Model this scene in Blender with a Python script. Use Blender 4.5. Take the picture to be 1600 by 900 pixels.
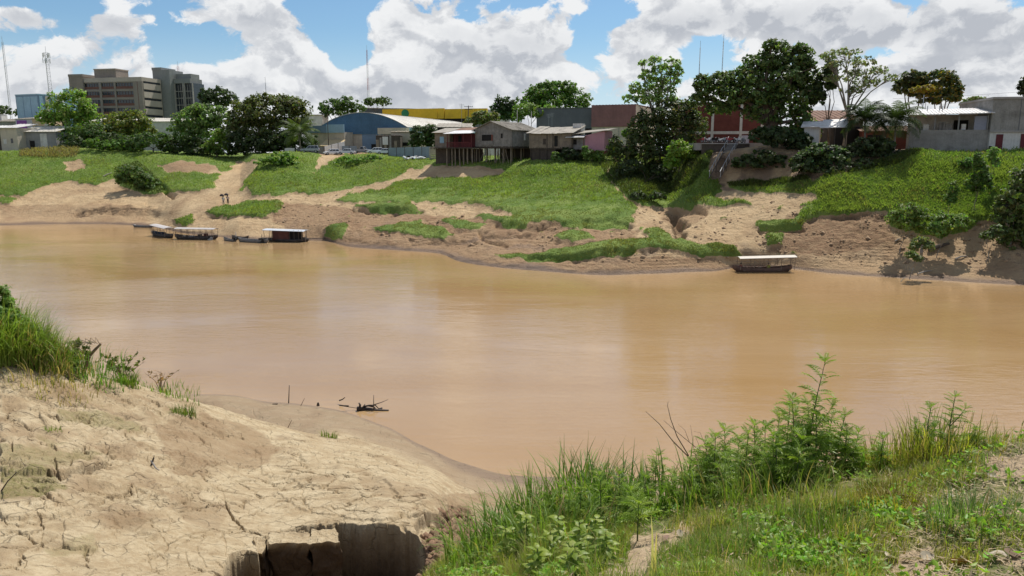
import bpy, bmesh, math, random
import numpy as np
from mathutils import Vector, Matrix

for _o in list(bpy.data.objects):
    bpy.data.objects.remove(_o)
SC = bpy.context.scene
COL = SC.collection
R = math.radians
rng = np.random.default_rng(7)
random.seed(7)

# ------------------------------------------------------------------ camera, sky, sun, exposure
F, PITCH, EYE = 1164.0, R(10.3), 15.0
SP, CP = math.sin(PITCH), math.cos(PITCH)
cam = bpy.data.cameras.new('camera')
cam.sensor_fit = 'HORIZONTAL'
cam.sensor_width = 36.0
cam.lens = 36.0 * F / 1600.0
cam.clip_start = 0.1
cam.clip_end = 6000
camo = bpy.data.objects.new('camera', cam)
COL.objects.link(camo)
camo.location = (0, 0, EYE)
camo.rotation_euler = (R(90) - PITCH, 0, 0)
SC.camera = camo

SUN_AZ, SUN_EL = R(29), R(59)      # azimuth from +Y towards +X
SUN_STR, SKY_STR = 4.5, 0.085
sl = bpy.data.lights.new('sun', 'SUN')
sl.energy = SUN_STR
sl.angle = R(0.53)
sl.color = (1.0, 0.95, 0.87)
so = bpy.data.objects.new('sun', sl)
COL.objects.link(so)
so.rotation_euler = (R(90) - SUN_EL, 0, math.pi - SUN_AZ)
SUN_DIR = Vector((math.sin(SUN_AZ) * math.cos(SUN_EL), math.cos(SUN_AZ) * math.cos(SUN_EL), math.sin(SUN_EL)))
so.rotation_euler = SUN_DIR.to_track_quat('Z', 'Y').to_euler()
so.location = (60, 80, 120)

vs = SC.view_settings
vs.view_transform = 'Standard'
vs.look = 'None'
vs.exposure = 0.18
vs.gamma = 1.0
SC.cycles.max_bounces = 6
SC.cycles.diffuse_bounces = 3
SC.cycles.glossy_bounces = 3
SC.cycles.transparent_max_bounces = 8


def TT(py):
    v = (py - 450.0) / F
    return (SP + v * CP) / (CP - v * SP)


def P(px, py, Y):
    """world point seen at photo pixel (px,py) lying at depth Y"""
    u = (px - 800.0) / F
    v = (py - 450.0) / F
    t = Y / (CP - v * SP)
    return Vector((u * t, Y, EYE + t * (-SP - v * CP)))


def PZ(px, py, z):
    u = (px - 800.0) / F
    v = (py - 450.0) / F
    t = (z - EYE) / (-SP - v * CP)
    return Vector((u * t, t * (CP - v * SP), z))


def proj(x, y, z):
    dz = z - EYE
    depth = y * CP - dz * SP
    h = y * SP + dz * CP
    return 800 + F * x / depth, 450 - F * h / depth


# ------------------------------------------------------------------ node helper
class NT:
    def __init__(self, tree):
        self.t = tree
        self.n = tree.nodes
        self.l = tree.links

    def node(self, kind, **kw):
        nd = self.n.new(kind)
        for k, v in kw.items():
            setattr(nd, k, v)
        return nd

    def put(self, sock, v):
        if v is None:
            return
        if hasattr(v, 'is_output') or isinstance(v, bpy.types.NodeSocket):
            self.l.new(v, sock)
        else:
            if isinstance(v, (tuple, list)) and len(v) == 3 and sock.type == 'RGBA':
                v = (*v, 1.0)
            sock.default_value = v

    def m(self, op, a, b=None, c=None, clamp=False):
        nd = self.node('ShaderNodeMath', operation=op)
        nd.use_clamp = clamp
        self.put(nd.inputs[0], a)
        if b is not None:
            self.put(nd.inputs[1], b)
        if c is not None:
            self.put(nd.inputs[2], c)
        return nd.outputs[0]

    def v(self, op, a, b=None):
        nd = self.node('ShaderNodeVectorMath', operation=op)
        self.put(nd.inputs[0], a)
        if b is not None:
            self.put(nd.inputs[1], b)
        return nd.outputs[0]

    def mix(self, f, a, b, kind='MIX'):
        nd = self.node('ShaderNodeMix', data_type='RGBA', blend_type=kind)
        nd.clamp_factor = True
        self.put(nd.inputs['Factor'], f)
        self.put(nd.inputs[6], a)
        self.put(nd.inputs[7], b)
        return nd.outputs[2]

    def noise(self, vec, scale, detail=4.0, rough=0.55, dist=0.0):
        nd = self.node('ShaderNodeTexNoise')
        if vec is not None:
            self.l.new(vec, nd.inputs['Vector'])
        nd.inputs['Scale'].default_value = scale
        nd.inputs['Detail'].default_value = detail
        nd.inputs['Roughness'].default_value = rough
        nd.inputs['Distortion'].default_value = dist
        return nd.outputs['Fac']

    def rng(self, v, a, b, c=0.0, d=1.0, smooth=True):
        nd = self.node('ShaderNodeMapRange')
        nd.interpolation_type = 'SMOOTHSTEP' if smooth else 'LINEAR'
        self.put(nd.inputs[0], v)
        for i, k in enumerate((a, b, c, d)):
            nd.inputs[1 + i].default_value = k
        return nd.outputs[0]

    def comb(self, x, y, z):
        nd = self.node('ShaderNodeCombineXYZ')
        for i, k in enumerate((x, y, z)):
            self.put(nd.inputs[i], k)
        return nd.outputs[0]

    def bump(self, h, strength=0.5, dist=0.05, normal=None):
        nd = self.node('ShaderNodeBump')
        nd.inputs['Strength'].default_value = strength
        nd.inputs['Distance'].default_value = dist
        self.l.new(h, nd.inputs['Height'])
        if normal is not None:
            self.l.new(normal, nd.inputs['Normal'])
        return nd.outputs[0]


# ------------------------------------------------------------------ world: Nishita sky with cumulus
W = bpy.data.worlds.new('World')
SC.world = W
W.use_nodes = True
W.cycles.sampling_method = 'MANUAL'
W.cycles.sample_map_resolution = 1024
w = NT(W.node_tree)
w.n.clear()
sky = w.node('ShaderNodeTexSky', sky_type='NISHITA')
sky.sun_disc = False
sky.sun_elevation = SUN_EL
sky.sun_rotation = SUN_AZ
sky.altitude = 150
sky.air_density = 1.0
sky.dust_density = 0.6
sky.ozone_density = 2.0
tc = w.node('ShaderNodeTexCoord')
D = w.v('NORMALIZE', tc.outputs['Generated'])
sx = w.node('ShaderNodeSeparateXYZ')
w.l.new(D, sx.inputs[0])
dx, dy, dz = sx.outputs


def sky_ae(px, py):
    p = P(px, py, 1.0) - Vector((0, 0, EYE))
    h = math.hypot(p.x, p.y)
    return math.atan2(p.x, p.y), p.z / h


hor = w.m('SQRT', w.m('ADD', w.m('MULTIPLY', dx, dx), w.m('MULTIPLY', dy, dy)))
az = w.m('ARCTAN2', dx, dy)
el = w.m('DIVIDE', dz, w.m('MAXIMUM', hor, 0.02))


def blob(px, py, rx, ry, amp):
    a0, e0 = sky_ae(px, py)
    a = w.m('DIVIDE', w.m('SUBTRACT', az, a0), rx / F)
    e = w.m('DIVIDE', w.m('SUBTRACT', el, e0), ry / F)
    r2 = w.m('ADD', w.m('MULTIPLY', a, a), w.m('MULTIPLY', e, e))
    return w.m('MULTIPLY', w.m('EXPONENT', w.m('MULTIPLY', r2, -1.0)), amp)


def cloud_density(vec):
    # rounded heaps: fbm plus inverted smooth cells at two sizes
    sc = w.v('MULTIPLY', vec, (1.0, 1.0, 1.45))
    wob = w.node('ShaderNodeTexNoise')
    w.l.new(sc, wob.inputs['Vector'])
    wob.inputs['Scale'].default_value = 14.0
    wob.inputs['Detail'].default_value = 3.0
    wv = w.v('MULTIPLY', w.v('SUBTRACT', wob.outputs['Color'], (0.5, 0.5, 0.5)), (0.06, 0.06, 0.06))
    sc2 = w.v('ADD', sc, wv)
    base = w.noise(sc2, 6.5, 2.0, 0.5)
    fine = w.noise(sc2, 20.0, 8.0, 0.66)
    v1 = w.node('ShaderNodeTexVoronoi', feature='SMOOTH_F1')
    v1.inputs['Scale'].default_value = 15.0
    v1.inputs['Smoothness'].default_value = 0.35
    w.l.new(sc2, v1.inputs['Vector'])
    v2 = w.node('ShaderNodeTexVoronoi', feature='F1')
    v2.inputs['Scale'].default_value = 36.0

    w.l.new(sc2, v2.inputs['Vector'])
    d = w.m('MULTIPLY', base, 0.75)
    d = w.m('ADD', d, w.m('MULTIPLY', w.m('SUBTRACT', 0.5, v1.outputs['Distance']), 0.34))
    d = w.m('ADD', d, w.m('MULTIPLY', w.m('SUBTRACT', 0.5, v2.outputs['Distance']), 0.17))
    d = w.m('ADD', d, w.m('MULTIPLY', w.m('SUBTRACT', fine, 0.5), 0.74))
    return d


GAPS = [(90, 4, 75, 14, -.34), (60, 60, 40, 10, -.16), (305, 82, 45, 20, -.34), (255, 48, 24, 16, -.22), (175, 30, 60, 24, .12), (110, 62, 40, 16, .12), (526, 42, 42, 52, -.46), (545, 90, 28, 26, -.28),
        (480, 8, 46, 18, -.25), (912, 55, 24, 34, -.42), (962, 22, 38, 20, -.34), (1100, 84, 30, 22, -.42), (1255, 42, 22, 22, -.2),
        (1398, 84, 52, 14, -.36), (1240, 96, 20, 24, -.2), (735, 30, 18, 14, -.25), (800, 6, 60, 10, -.12), (715, 165, 60, 10, -.1),
        (180, 95, 90, 50, .16), (380, 25, 80, 26, .18), (430, 80, 70, 48, .22), (320, 130, 50, 36, .2), (760, 90, 130, 70, .26), (640, 30, 50, 40, .25),
        (1140, 22, 130, 28, .3), (985, 62, 40, 36, .22), (1330, 50, 80, 45, .2), (1500, 90, 130, 60, .25), (30, 35, 40, 25, .2),
        (560, 125, 40, 30, .16), (600, 150, 200, 20, .12), (1450, 125, 120, 25, .15), (920, 20, 26, 20, .15)]
bias = None
for g in GAPS:
    b = blob(*g)
    bias = b if bias is None else w.m('ADD', bias, b)
front = w.rng(dy, 0.0, 0.3)
bias = w.m('MULTIPLY', bias, front)
lowband = w.m('MULTIPLY', w.rng(el, 0.28, 0.02), 0.125)
d0 = w.m('ADD', w.m('ADD', cloud_density(D), bias), lowband)
off = (SUN_DIR * 0.4 + Vector((0.15, 0, 0.9))).normalized() * 0.020
D1 = w.v('ADD', D, tuple(off))
d1 = w.m('ADD', w.m('ADD', cloud_density(D1), bias), lowband)
cov = w.rng(d0, 0.375, 0.48)
thick = w.rng(d0, 0.42, 0.85)
lit = w.rng(w.m('SUBTRACT', d0, d1), -0.11, 0.12)
wisp = w.noise(D, 30.0, 6.0, 0.6)
shade = w.m('ADD', w.m('MULTIPLY', thick, -0.50), w.m('ADD', w.m('MULTIPLY', lit, 0.80), w.m('MULTIPLY', w.m('SUBTRACT', wisp, 0.5), 0.65)))
shade = w.m('ADD', shade, 0.42, clamp=True)
greyb = w.m('ADD', w.m('ADD', blob(1130, 38, 130, 16, .40), blob(1480, 42, 120, 26, .38)), w.m('ADD', blob(100, 120, 90, 20, .25), blob(850, 70, 60, 20, .2)))
shade = w.m('SUBTRACT', shade, w.m('MULTIPLY', greyb, front), clamp=True)
K = 1.0 / SKY_STR
ccol = w.mix(shade, (0.435 * K, 0.46 * K, 0.505 * K), (0.77 * K, 0.78 * K, 0.79 * K))
skyc = w.mix(1.0, sky.outputs[0], (0.80, 1.0, 1.10), 'MULTIPLY')
hz = w.rng(el, 0.16, 0.0)
skyc = w.mix(w.m('MULTIPLY', hz, 0.75), skyc, (0.60 * K, 0.70 * K, 0.82 * K))
final = w.mix(cov, skyc, ccol)
below = w.rng(dz, -0.03, 0.0)
final = w.mix(below, (0.12 * K, 0.10 * K, 0.07 * K), final)
bg = w.node('ShaderNodeBackground')
w.l.new(final, bg.inputs[0])
bg.inputs[1].default_value = SKY_STR
wo = w.node('ShaderNodeOutputWorld')
w.l.new(bg.outputs[0], wo.inputs[0])


# ------------------------------------------------------------------ materials
def new_mat(name):
    m = bpy.data.materials.new(name)
    m.use_nodes = True
    t = NT(m.node_tree)
    t.n.clear()
    p = t.node('ShaderNodeBsdfPrincipled')
    o = t.node('ShaderNodeOutputMaterial')
    t.l.new(p.outputs[0], o.inputs[0])
    return m, t, p


MATS = {}


def mat(name, col, rough=0.8, var=0.25, scale=1.5, bump=0.0, bscale=8.0, metal=0.0, streak=0.0, dirt=None, dirtamt=0.4, spec=0.3):
    """weathered surface: base colour with grain, vertical streaks and dirt patches, all in object space"""
    if name in MATS:
        return MATS[name]
    m, t, p = new_mat(name)
    tc = t.node('ShaderNodeTexCoord')
    co = tc.outputs['Object']
    n1 = t.noise(co, scale, 5.0, 0.6)
    n2 = t.noise(co, scale * 7.3, 4.0, 0.6)
    f = t.m('ADD', t.m('MULTIPLY', n1, 0.65), t.m('MULTIPLY', n2, 0.35))
    dark = tuple(c * (1 - var) for c in col)
    light = tuple(min(1, c * (1 + var)) for c in col)
    c = t.mix(t.rng(f, 0.3, 0.7), dark, light)
    if streak:
        sv = t.v('MULTIPLY', co, (6.0, 6.0, 0.35))
        s = t.noise(sv, 1.0, 4.0, 0.6)
        c = t.mix(t.m('MULTIPLY', t.rng(s, 0.5, 0.75), streak), c, tuple(k * 0.45 for k in col))
    if dirt:
        dn = t.noise(co, scale * 0.8, 6.0, 0.65)
        c = t.mix(t.m('MULTIPLY', t.rng(dn, 0.5, 0.7), dirtamt), c, dirt)
    t.l.new(c, p.inputs['Base Color'])
    p.inputs['Roughness'].default_value = rough
    p.inputs['Metallic'].default_value = metal
    p.inputs['Specular IOR Level'].default_value = spec
    if bump:
        bn = t.noise(co, bscale, 5.0, 0.6)
        t.l.new(t.bump(bn, bump, 0.05), p.inputs['Normal'])
    MATS[name] = m
    return m


def leaf_mat(name, rough=0.55, trans=0.3, tint=(1, 1, 1)):
    if name in MATS:
        return MATS[name]
    m, t, p = new_mat(name)
    a = t.node('ShaderNodeAttribute', attribute_name='col')
    c = t.mix(1.0, a.outputs['Color'], tint, 'MULTIPLY')
    t.l.new(c, p.inputs['Base Color'])
    p.inputs['Roughness'].default_value = rough
    p.inputs['Specular IOR Level'].default_value = 0.35
    tr = t.node('ShaderNodeBsdfTranslucent')
    t.l.new(t.mix(1.0, c, (1.0, 1.15, 0.45), 'MULTIPLY'), tr.inputs[0])
    mx = t.node('ShaderNodeMixShader')
    mx.inputs[0].default_value = trans
    t.l.new(p.outputs[0], mx.inputs[1])
    t.l.new(tr.outputs[0], mx.inputs[2])
    o = [n for n in t.n if n.type == 'OUTPUT_MATERIAL'][0]
    t.l.new(mx.outputs[0], o.inputs[0])
    MATS[name] = m
    return m


# ------------------------------------------------------------------ mesh helpers
def np_mesh(name, verts, faces, cols=None, smooth=False):
    """verts (n,3); faces (m,3|4) or list of such arrays; cols (n,3) -> point colour attribute 'col'"""
    if not isinstance(faces, (list, tuple)):
        faces = [faces]
    faces = [np.asarray(f, dtype=np.int32) for f in faces if len(f)]
    me = bpy.data.meshes.new(name)
    verts = np.asarray(verts, dtype=np.float32)
    me.vertices.add(len(verts))
    me.vertices.foreach_set('co', verts.ravel())
    loops = np.concatenate([f.ravel() for f in faces])
    tot = np.concatenate([np.full(len(f), f.shape[1], dtype=np.int32) for f in faces])
    start = np.concatenate([[0], np.cumsum(tot)[:-1]]).astype(np.int32)
    me.loops.add(len(loops))
    me.loops.foreach_set('vertex_index', loops.astype(np.int32))
    me.polygons.add(len(tot))
    me.polygons.foreach_set('loop_start', start)
    try:
        me.polygons.foreach_set('loop_total', tot)
    except Exception:
        pass
    if smooth:
        me.polygons.foreach_set('use_smooth', np.ones(len(tot), dtype=bool))
    if cols is not None:
        ca = me.attributes.new('col', 'FLOAT_COLOR', 'POINT')
        c4 = np.ones((len(verts), 4), dtype=np.float32)
        c4[:, :3] = cols
        ca.data.foreach_set('color', c4.ravel())
    me.update(calc_edges=True)
    me.validate()
    return me


def add_attr(me, name, vals):
    a = me.attributes.new(name, 'FLOAT', 'POINT')
    a.data.foreach_set('value', np.asarray(vals, dtype=np.float32).ravel())


def link(name, me, m=None, parent=None, loc=None, rz=None):
    o = bpy.data.objects.new(name, me)
    COL.objects.link(o)
    if m is not None and me is not None and not me.materials:
        me.materials.append(m)
    if parent is not None:
        o.parent = parent
    if loc is not None:
        o.location = loc
    if rz is not None:
        o.rotation_euler = (0, 0, rz)
    return o


def tag(o, label=None, cat=None, group=None, kind=None):
    if label:
        o['label'] = label
    if cat:
        o['category'] = cat
    if group:
        o['group'] = group
    if kind:
        o['kind'] = kind
    return o


def thing(name, label, cat, loc=(0, 0, 0), rz=0.0, group=None):
    o = bpy.data.objects.new(name, None)
    o.empty_display_size = 0.2
    COL.objects.link(o)
    o.location = loc
    o.rotation_euler = (0, 0, rz)
    return tag(o, label, cat, group)


def copy_tree(o, parent=None):
    c = o.copy()
    COL.objects.link(c)
    if parent is not None:
        c.parent = parent
    for ch in list(o.children):
        copy_tree(ch, c)
    return c


class MB:
    """collects boxes, tubes, prisms, quads; builds ONE mesh"""

    def __init__(self):
        self.v = []
        self.f = []

    def add(self, vs, fs):
        n = len(self.v)
        self.v.extend(tuple(v) for v in vs)
        self.f.extend(tuple(n + i for i in f) for f in fs)
        return self

    def box(self, x0, x1, y0, y1, z0, z1, rot=None, piv=None):
        vs = [(x, y, z) for z in (z0, z1) for x, y in ((x0, y0), (x1, y0), (x1, y1), (x0, y1))]
        if rot is not None:
            piv = Vector(piv) if piv else Vector(((x0 + x1) / 2, (y0 + y1) / 2, (z0 + z1) / 2))
            vs = [tuple(rot @ (Vector(q) - piv) + piv) for q in vs]
        return self.add(vs, [(0, 3, 2, 1), (4, 5, 6, 7), (0, 1, 5, 4), (1, 2, 6, 5), (2, 3, 7, 6), (3, 0, 4, 7)])

    def slab(self, quad, th):
        """thick sheet from 4 corner points; thickness downward along its normal"""
        q = [Vector(p) for p in quad]
        n = (q[1] - q[0]).cross(q[3] - q[0]).normalized()
        lo = [p - n * th for p in q]
        return self.add(q + lo, [(0, 1, 2, 3), (7, 6, 5, 4), (0, 4, 5, 1), (1, 5, 6, 2), (2, 6, 7, 3), (3, 7, 4, 0)])

    def prism(self, poly, axis, a, b):
        """extrude 2-D polygon along axis ('x','y','z') from a to b"""
        def mk(u, v, s):
            return {'x': (s, u, v), 'y': (u, s, v), 'z': (u, v, s)}[axis]
        n = len(poly)
        vs = [mk(u, v, a) for u, v in poly] + [mk(u, v, b) for u, v in poly]
        fs = [tuple(range(n))[::-1], tuple(range(n, 2 * n))]
        fs += [(i, (i + 1) % n, n + (i + 1) % n, n + i) for i in range(n)]
        return self.add(vs, fs)

    def tube(self, pts, rad, sides=6, cap=True):
        pts = [Vector(p) for p in pts]
        if not hasattr(rad, '__len__'):
            rad = [rad] * len(pts)
        base = len(self.v)
        for i, p in enumerate(pts):
            d = (pts[min(i + 1, len(pts) - 1)] - pts[max(i - 1, 0)]).normalized()
            a = d.cross(Vector((0.13, 0.21, 0.97)) if abs(d.z) < 0.95 else Vector((1, 0, 0))).normalized()
            b = d.cross(a)
            for k in range(sides):
                t = 2 * math.pi * k / sides
                self.v.append(tuple(p + (a * math.cos(t) + b * math.sin(t)) * rad[i]))
        for i in range(len(pts) - 1):
            for k in range(sides):
                k2 = (k + 1) % sides
                self.f.append((base + i * sides + k, base + i * sides + k2, base + (i + 1) * sides + k2, base + (i + 1) * sides + k))
        if cap:
            self.f.append(tuple(base + k for k in range(sides))[::-1])
            e = base + (len(pts) - 1) * sides
            self.f.append(tuple(e + k for k in range(sides)))
        return self

    def ball(self, c, r, n=8, m=6, sq=(1, 1, 1)):
        base = len(self.v)
        c = Vector(c)
        for i in range(m + 1):
            ph = math.pi * i / m
            for k in range(n):
                t = 2 * math.pi * k / n
                self.v.append((c.x + r * sq[0] * math.sin(ph) * math.cos(t), c.y + r * sq[1] * math.sin(ph) * math.sin(t), c.z + r * sq[2] * math.cos(ph)))
        for i in range(m):
            for k in range(n):
                k2 = (k + 1) % n
                self.f.append((base + i * n + k, base + (i + 1) * n + k, base + (i + 1) * n + k2, base + i * n + k2))
        return self

    def mesh(self, name, smooth=False):
        me = bpy.data.meshes.new(name)
        me.from_pydata(self.v, [], self.f)
        if smooth:
            for p in me.polygons:
                p.use_smooth = True
        me.update()
        return me

    def build(self, name, m, parent=None, smooth=False, kind=None, loc=None):
        o = link(name, self.mesh(name, smooth), m, parent, loc)
        if kind:
            o['kind'] = kind
        return o


# ------------------------------------------------------------------ numpy noise
_perm = np.random.default_rng(3).permutation(256).astype(np.int32)
_perm = np.concatenate([_perm, _perm, _perm])
_ga = np.random.default_rng(5).uniform(0, 2 * np.pi, 256)
_g2 = np.stack([np.cos(_ga), np.sin(_ga)], 1)


def perlin(x, y):
    xi = np.floor(x).astype(np.int64)
    yi = np.floor(y).astype(np.int64)
    xf, yf = x - xi, y - yi
    xi &= 255
    yi &= 255
    u = xf * xf * xf * (xf * (xf * 6 - 15) + 10)
    v = yf * yf * yf * (yf * (yf * 6 - 15) + 10)

    def g(ix, iy, fx, fy):
        h = _perm[_perm[ix & 255] + (iy & 255)] & 255
        return _g2[h, 0] * fx + _g2[h, 1] * fy
    a = g(xi, yi, xf, yf)
    b = g(xi + 1, yi, xf - 1, yf)
    c = g(xi, yi + 1, xf, yf - 1)
    d = g(xi + 1, yi + 1, xf - 1, yf - 1)
    return (a + u * (b - a)) + v * ((c + u * (d - c)) - (a + u * (b - a)))


def fbm(x, y, oct=5, gain=0.5, lac=2.03):
    s = 0
    a = 1.0
    for i in range(oct):
        s = s + a * perlin(x + 17.3 * i, y - 9.1 * i)
        a *= gain
        x = x * lac
        y = y * lac
    return s


def ridged(x, y, oct=4):
    s = 0
    a = 1.0
    for i in range(oct):
        s = s + a * (1 - np.abs(perlin(x + 11.7 * i, y + 5.3 * i)) * 2.2)
        a *= 0.5
        x = x * 2.1
        y = y * 2.1
    return s / 1.9


def sstep(x, a, b):
    t = np.clip((x - a) / (b - a), 0, 1)
    return t * t * (3 - 2 * t)


def pchip(t, yv, q):
    """monotone cubic along axis 0; t (n,), yv (n,...), q (m,)"""
    t = np.asarray(t, float)
    h = np.diff(t)
    hs = h.reshape((-1,) + (1,) * (yv.ndim - 1))
    dl = np.diff(yv, axis=0) / hs
    d = np.zeros_like(yv)
    if len(t) > 2:
        w1 = 2 * hs[1:] + hs[:-1]
        w2 = hs[1:] + 2 * hs[:-1]
        with np.errstate(divide='ignore', invalid='ignore'):
            dd = (w1 + w2) / (w1 / dl[:-1] + w2 / dl[1:])
        dd[(dl[:-1] * dl[1:]) <= 0] = 0
        d[1:-1] = np.nan_to_num(dd)
    d[0] = dl[0]
    d[-1] = dl[-1]
    i = np.clip(np.searchsorted(t, q, side='right') - 1, 0, len(t) - 2)
    s = ((q - t[i]) / h[i]).reshape((-1,) + (1,) * (yv.ndim - 1))
    hh = h[i].reshape(s.shape)
    return ((1 + 2 * s) * (1 - s) ** 2 * yv[i] + s * (1 - s) ** 2 * hh * d[i] + s * s * (3 - 2 * s) * yv[i + 1] + s * s * (s - 1) * hh * d[i + 1])


def inpoly(px, py, poly):
    """vectorised point in polygon"""
    r = np.zeros(px.shape, dtype=bool)
    n = len(poly)
    for i in range(n):
        x1, y1 = poly[i]
        x2, y2 = poly[(i + 1) % n]
        c = ((y1 > py) != (y2 > py))
        if y2 != y1:
            r ^= c & (px < (x2 - x1) * (py - y1) / (y2 - y1) + x1)
    return r


def grid_faces(nr, nc):
    i = np.arange(nr - 1)[:, None] * nc + np.arange(nc - 1)[None, :]
    return np.stack([i, i + 1, i + 1 + nc, i + nc], -1).reshape(-1, 4)


def blur(a, n=1):
    for _ in range(n):
        p = np.pad(a, 1, mode='edge')
        a = (p[:-2, 1:-1] + p[2:, 1:-1] + p[1:-1, :-2] + p[1:-1, 2:] + 2 * a) / 6.0
    return a
# ================================================================== THE SETTING: river, far bank, near bank
def soil_mat(name, dry, dry2, wetc, red, grass, grass2, bstr=0.5, bscale=3.0, fine=9.0, moss=(0.16, 0.14, 0.05), flakes=0.0):
    m, t, p = new_mat(name)
    tc = t.node('ShaderNodeTexCoord')
    co = tc.outputs['Object']

    def A(n):
        return t.node('ShaderNodeAttribute', attribute_name=n).outputs['Fac']
    n1 = t.noise(co, fine * 0.13, 6.0, 0.62)
    n2 = t.noise(co, fine, 6.0, 0.68)
    n3 = t.noise(co, fine * 4.1, 4.0, 0.6)
    c = t.mix(t.rng(t.m('ADD', t.m('MULTIPLY', n1, 0.6), t.m('MULTIPLY', n2, 0.4)), 0.36, 0.62), dry2, dry)
    c = t.mix(t.m('MULTIPLY', t.rng(n3, 0.55, 0.8), 0.35), c, tuple(k * 0.62 for k in dry2))
    c = t.mix(t.m('MULTIPLY', A('red'), t.rng(n2, 0.3, 0.6, 0.5, 1.0)), c, red)
    c = t.mix(t.m('MULTIPLY', A('moss'), t.rng(n2, 0.35, 0.6, 0.35, 1.0)), c, moss)
    c = t.mix(A('wet'), c, wetc)
    c = t.mix(A('soil_shade'), c, t.mix(n2, (0.040, 0.025, 0.016), (0.115, 0.075, 0.048)))  # dark brown mixed in as painted shade, and for the dark rubble
    g = t.mix(t.rng(n1, 0.4, 0.62), grass, grass2)
    gm = t.rng(t.m('ADD', A('grass'), t.m('MULTIPLY', t.m('SUBTRACT', n2, 0.5), 0.9)), 0.38, 0.62)
    c = t.mix(gm, c, g)
    if flakes:
        vo = t.node('ShaderNodeTexVoronoi', feature='DISTANCE_TO_EDGE')
        vo.inputs['Scale'].default_value = flakes
        wob = t.node('ShaderNodeTexNoise')
        t.l.new(co, wob.inputs['Vector'])
        wob.inputs['Scale'].default_value = flakes * 1.7
        wob.inputs['Detail'].default_value = 4.0
        t.l.new(t.v('ADD', co, t.v('MULTIPLY', wob.outputs['Color'], (0.5 / flakes,) * 3)), vo.inputs['Vector'])
        gate = t.rng(n1, 0.42, 0.56)
        ck = t.m('MULTIPLY', t.rng(vo.outputs['Distance'], 0.0, 0.035, 1.0, 0.0), gate)
        big = t.noise(t.v('MULTIPLY', co, (1.0, 2.6, 2.0)), fine * 0.07, 5.0, 0.7, 0.8)
        c = t.mix(t.m('MULTIPLY', t.rng(big, 0.52, 0.66), 0.55), c, tuple(k * 0.72 for k in dry2))
        c = t.mix(t.m('MULTIPLY', ck, 0.5), c, tuple(k * 0.4 for k in dry2))
    t.l.new(c, p.inputs['Base Color'])
    t.l.new(t.m('SUBTRACT', 0.95, t.m('MULTIPLY', A('wet'), 0.35)), p.inputs['Roughness'])
    p.inputs['Specular IOR Level'].default_value = 0.25
    h = t.m('ADD', t.m('MULTIPLY', n2, 0.7), t.m('MULTIPLY', n3, 0.3))
    if flakes:
        h = t.m('SUBTRACT', h, t.m('MULTIPLY', ck, 0.35))
    t.l.new(t.bump(h, bstr, 0.12 * 9.0 / fine), p.inputs['Normal'])
    return m


def sample_sheet(cols, px_key, rows_n, px_samples):
    """cols: list of K world points per column -> (rows, cols, 3) grid by monotone cubics"""
    A = np.array([[list(p) for p in c] for c in cols])        # (C,K,3)
    G = pchip(np.array(px_key, float), A, np.array(px_samples, float))   # (S,K,3)
    G = G.transpose(1, 0, 2)                                  # (K,S,3)
    q = np.concatenate([np.linspace(k, k + 1, n, endpoint=False) for k, n in enumerate(rows_n)] + [[len(rows_n)]])
    return pchip(np.arange(G.shape[0]), G, q)


class Ground:
    """height look-up on a finished sheet"""

    def __init__(self):
        self.g = []

    def add(self, G):
        self.g.append(G.reshape(-1, 3))

    def z(self, x, y, which=None):
        best = None
        for k, g in enumerate(self.g):
            if which is not None and k != which:
                continue
            d = (g[:, 0] - x) ** 2 + (g[:, 1] - y) ** 2
            i = np.argpartition(d, 4)[:4]
            wgt = 1 / (d[i] + 1e-4)
            zz = float((g[i, 2] * wgt).sum() / wgt.sum())
            if best is None or d[i].min() < best[0]:
                best = (d[i].min(), zz)
        return best[1]


GR = Ground()

# ---------------------------------------------------------------- far bank
def fb(px, shore, pts, back):
    c = []
    s = PZ(px, shore, 0.0)
    dirx = s.x / s.y
    c.append((s.x - dirx * 9, s.y - 9, -2.6))
    c.append(tuple(s))
    c += [tuple(P(px, a, Y)) for a, Y in pts]
    t = c[-1]
    k = t[0] / t[1]
    c.append((k * (t[1] + 45), t[1] + 45, back))
    c.append((k * 3000, 3000, 14.0))
    return c


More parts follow.
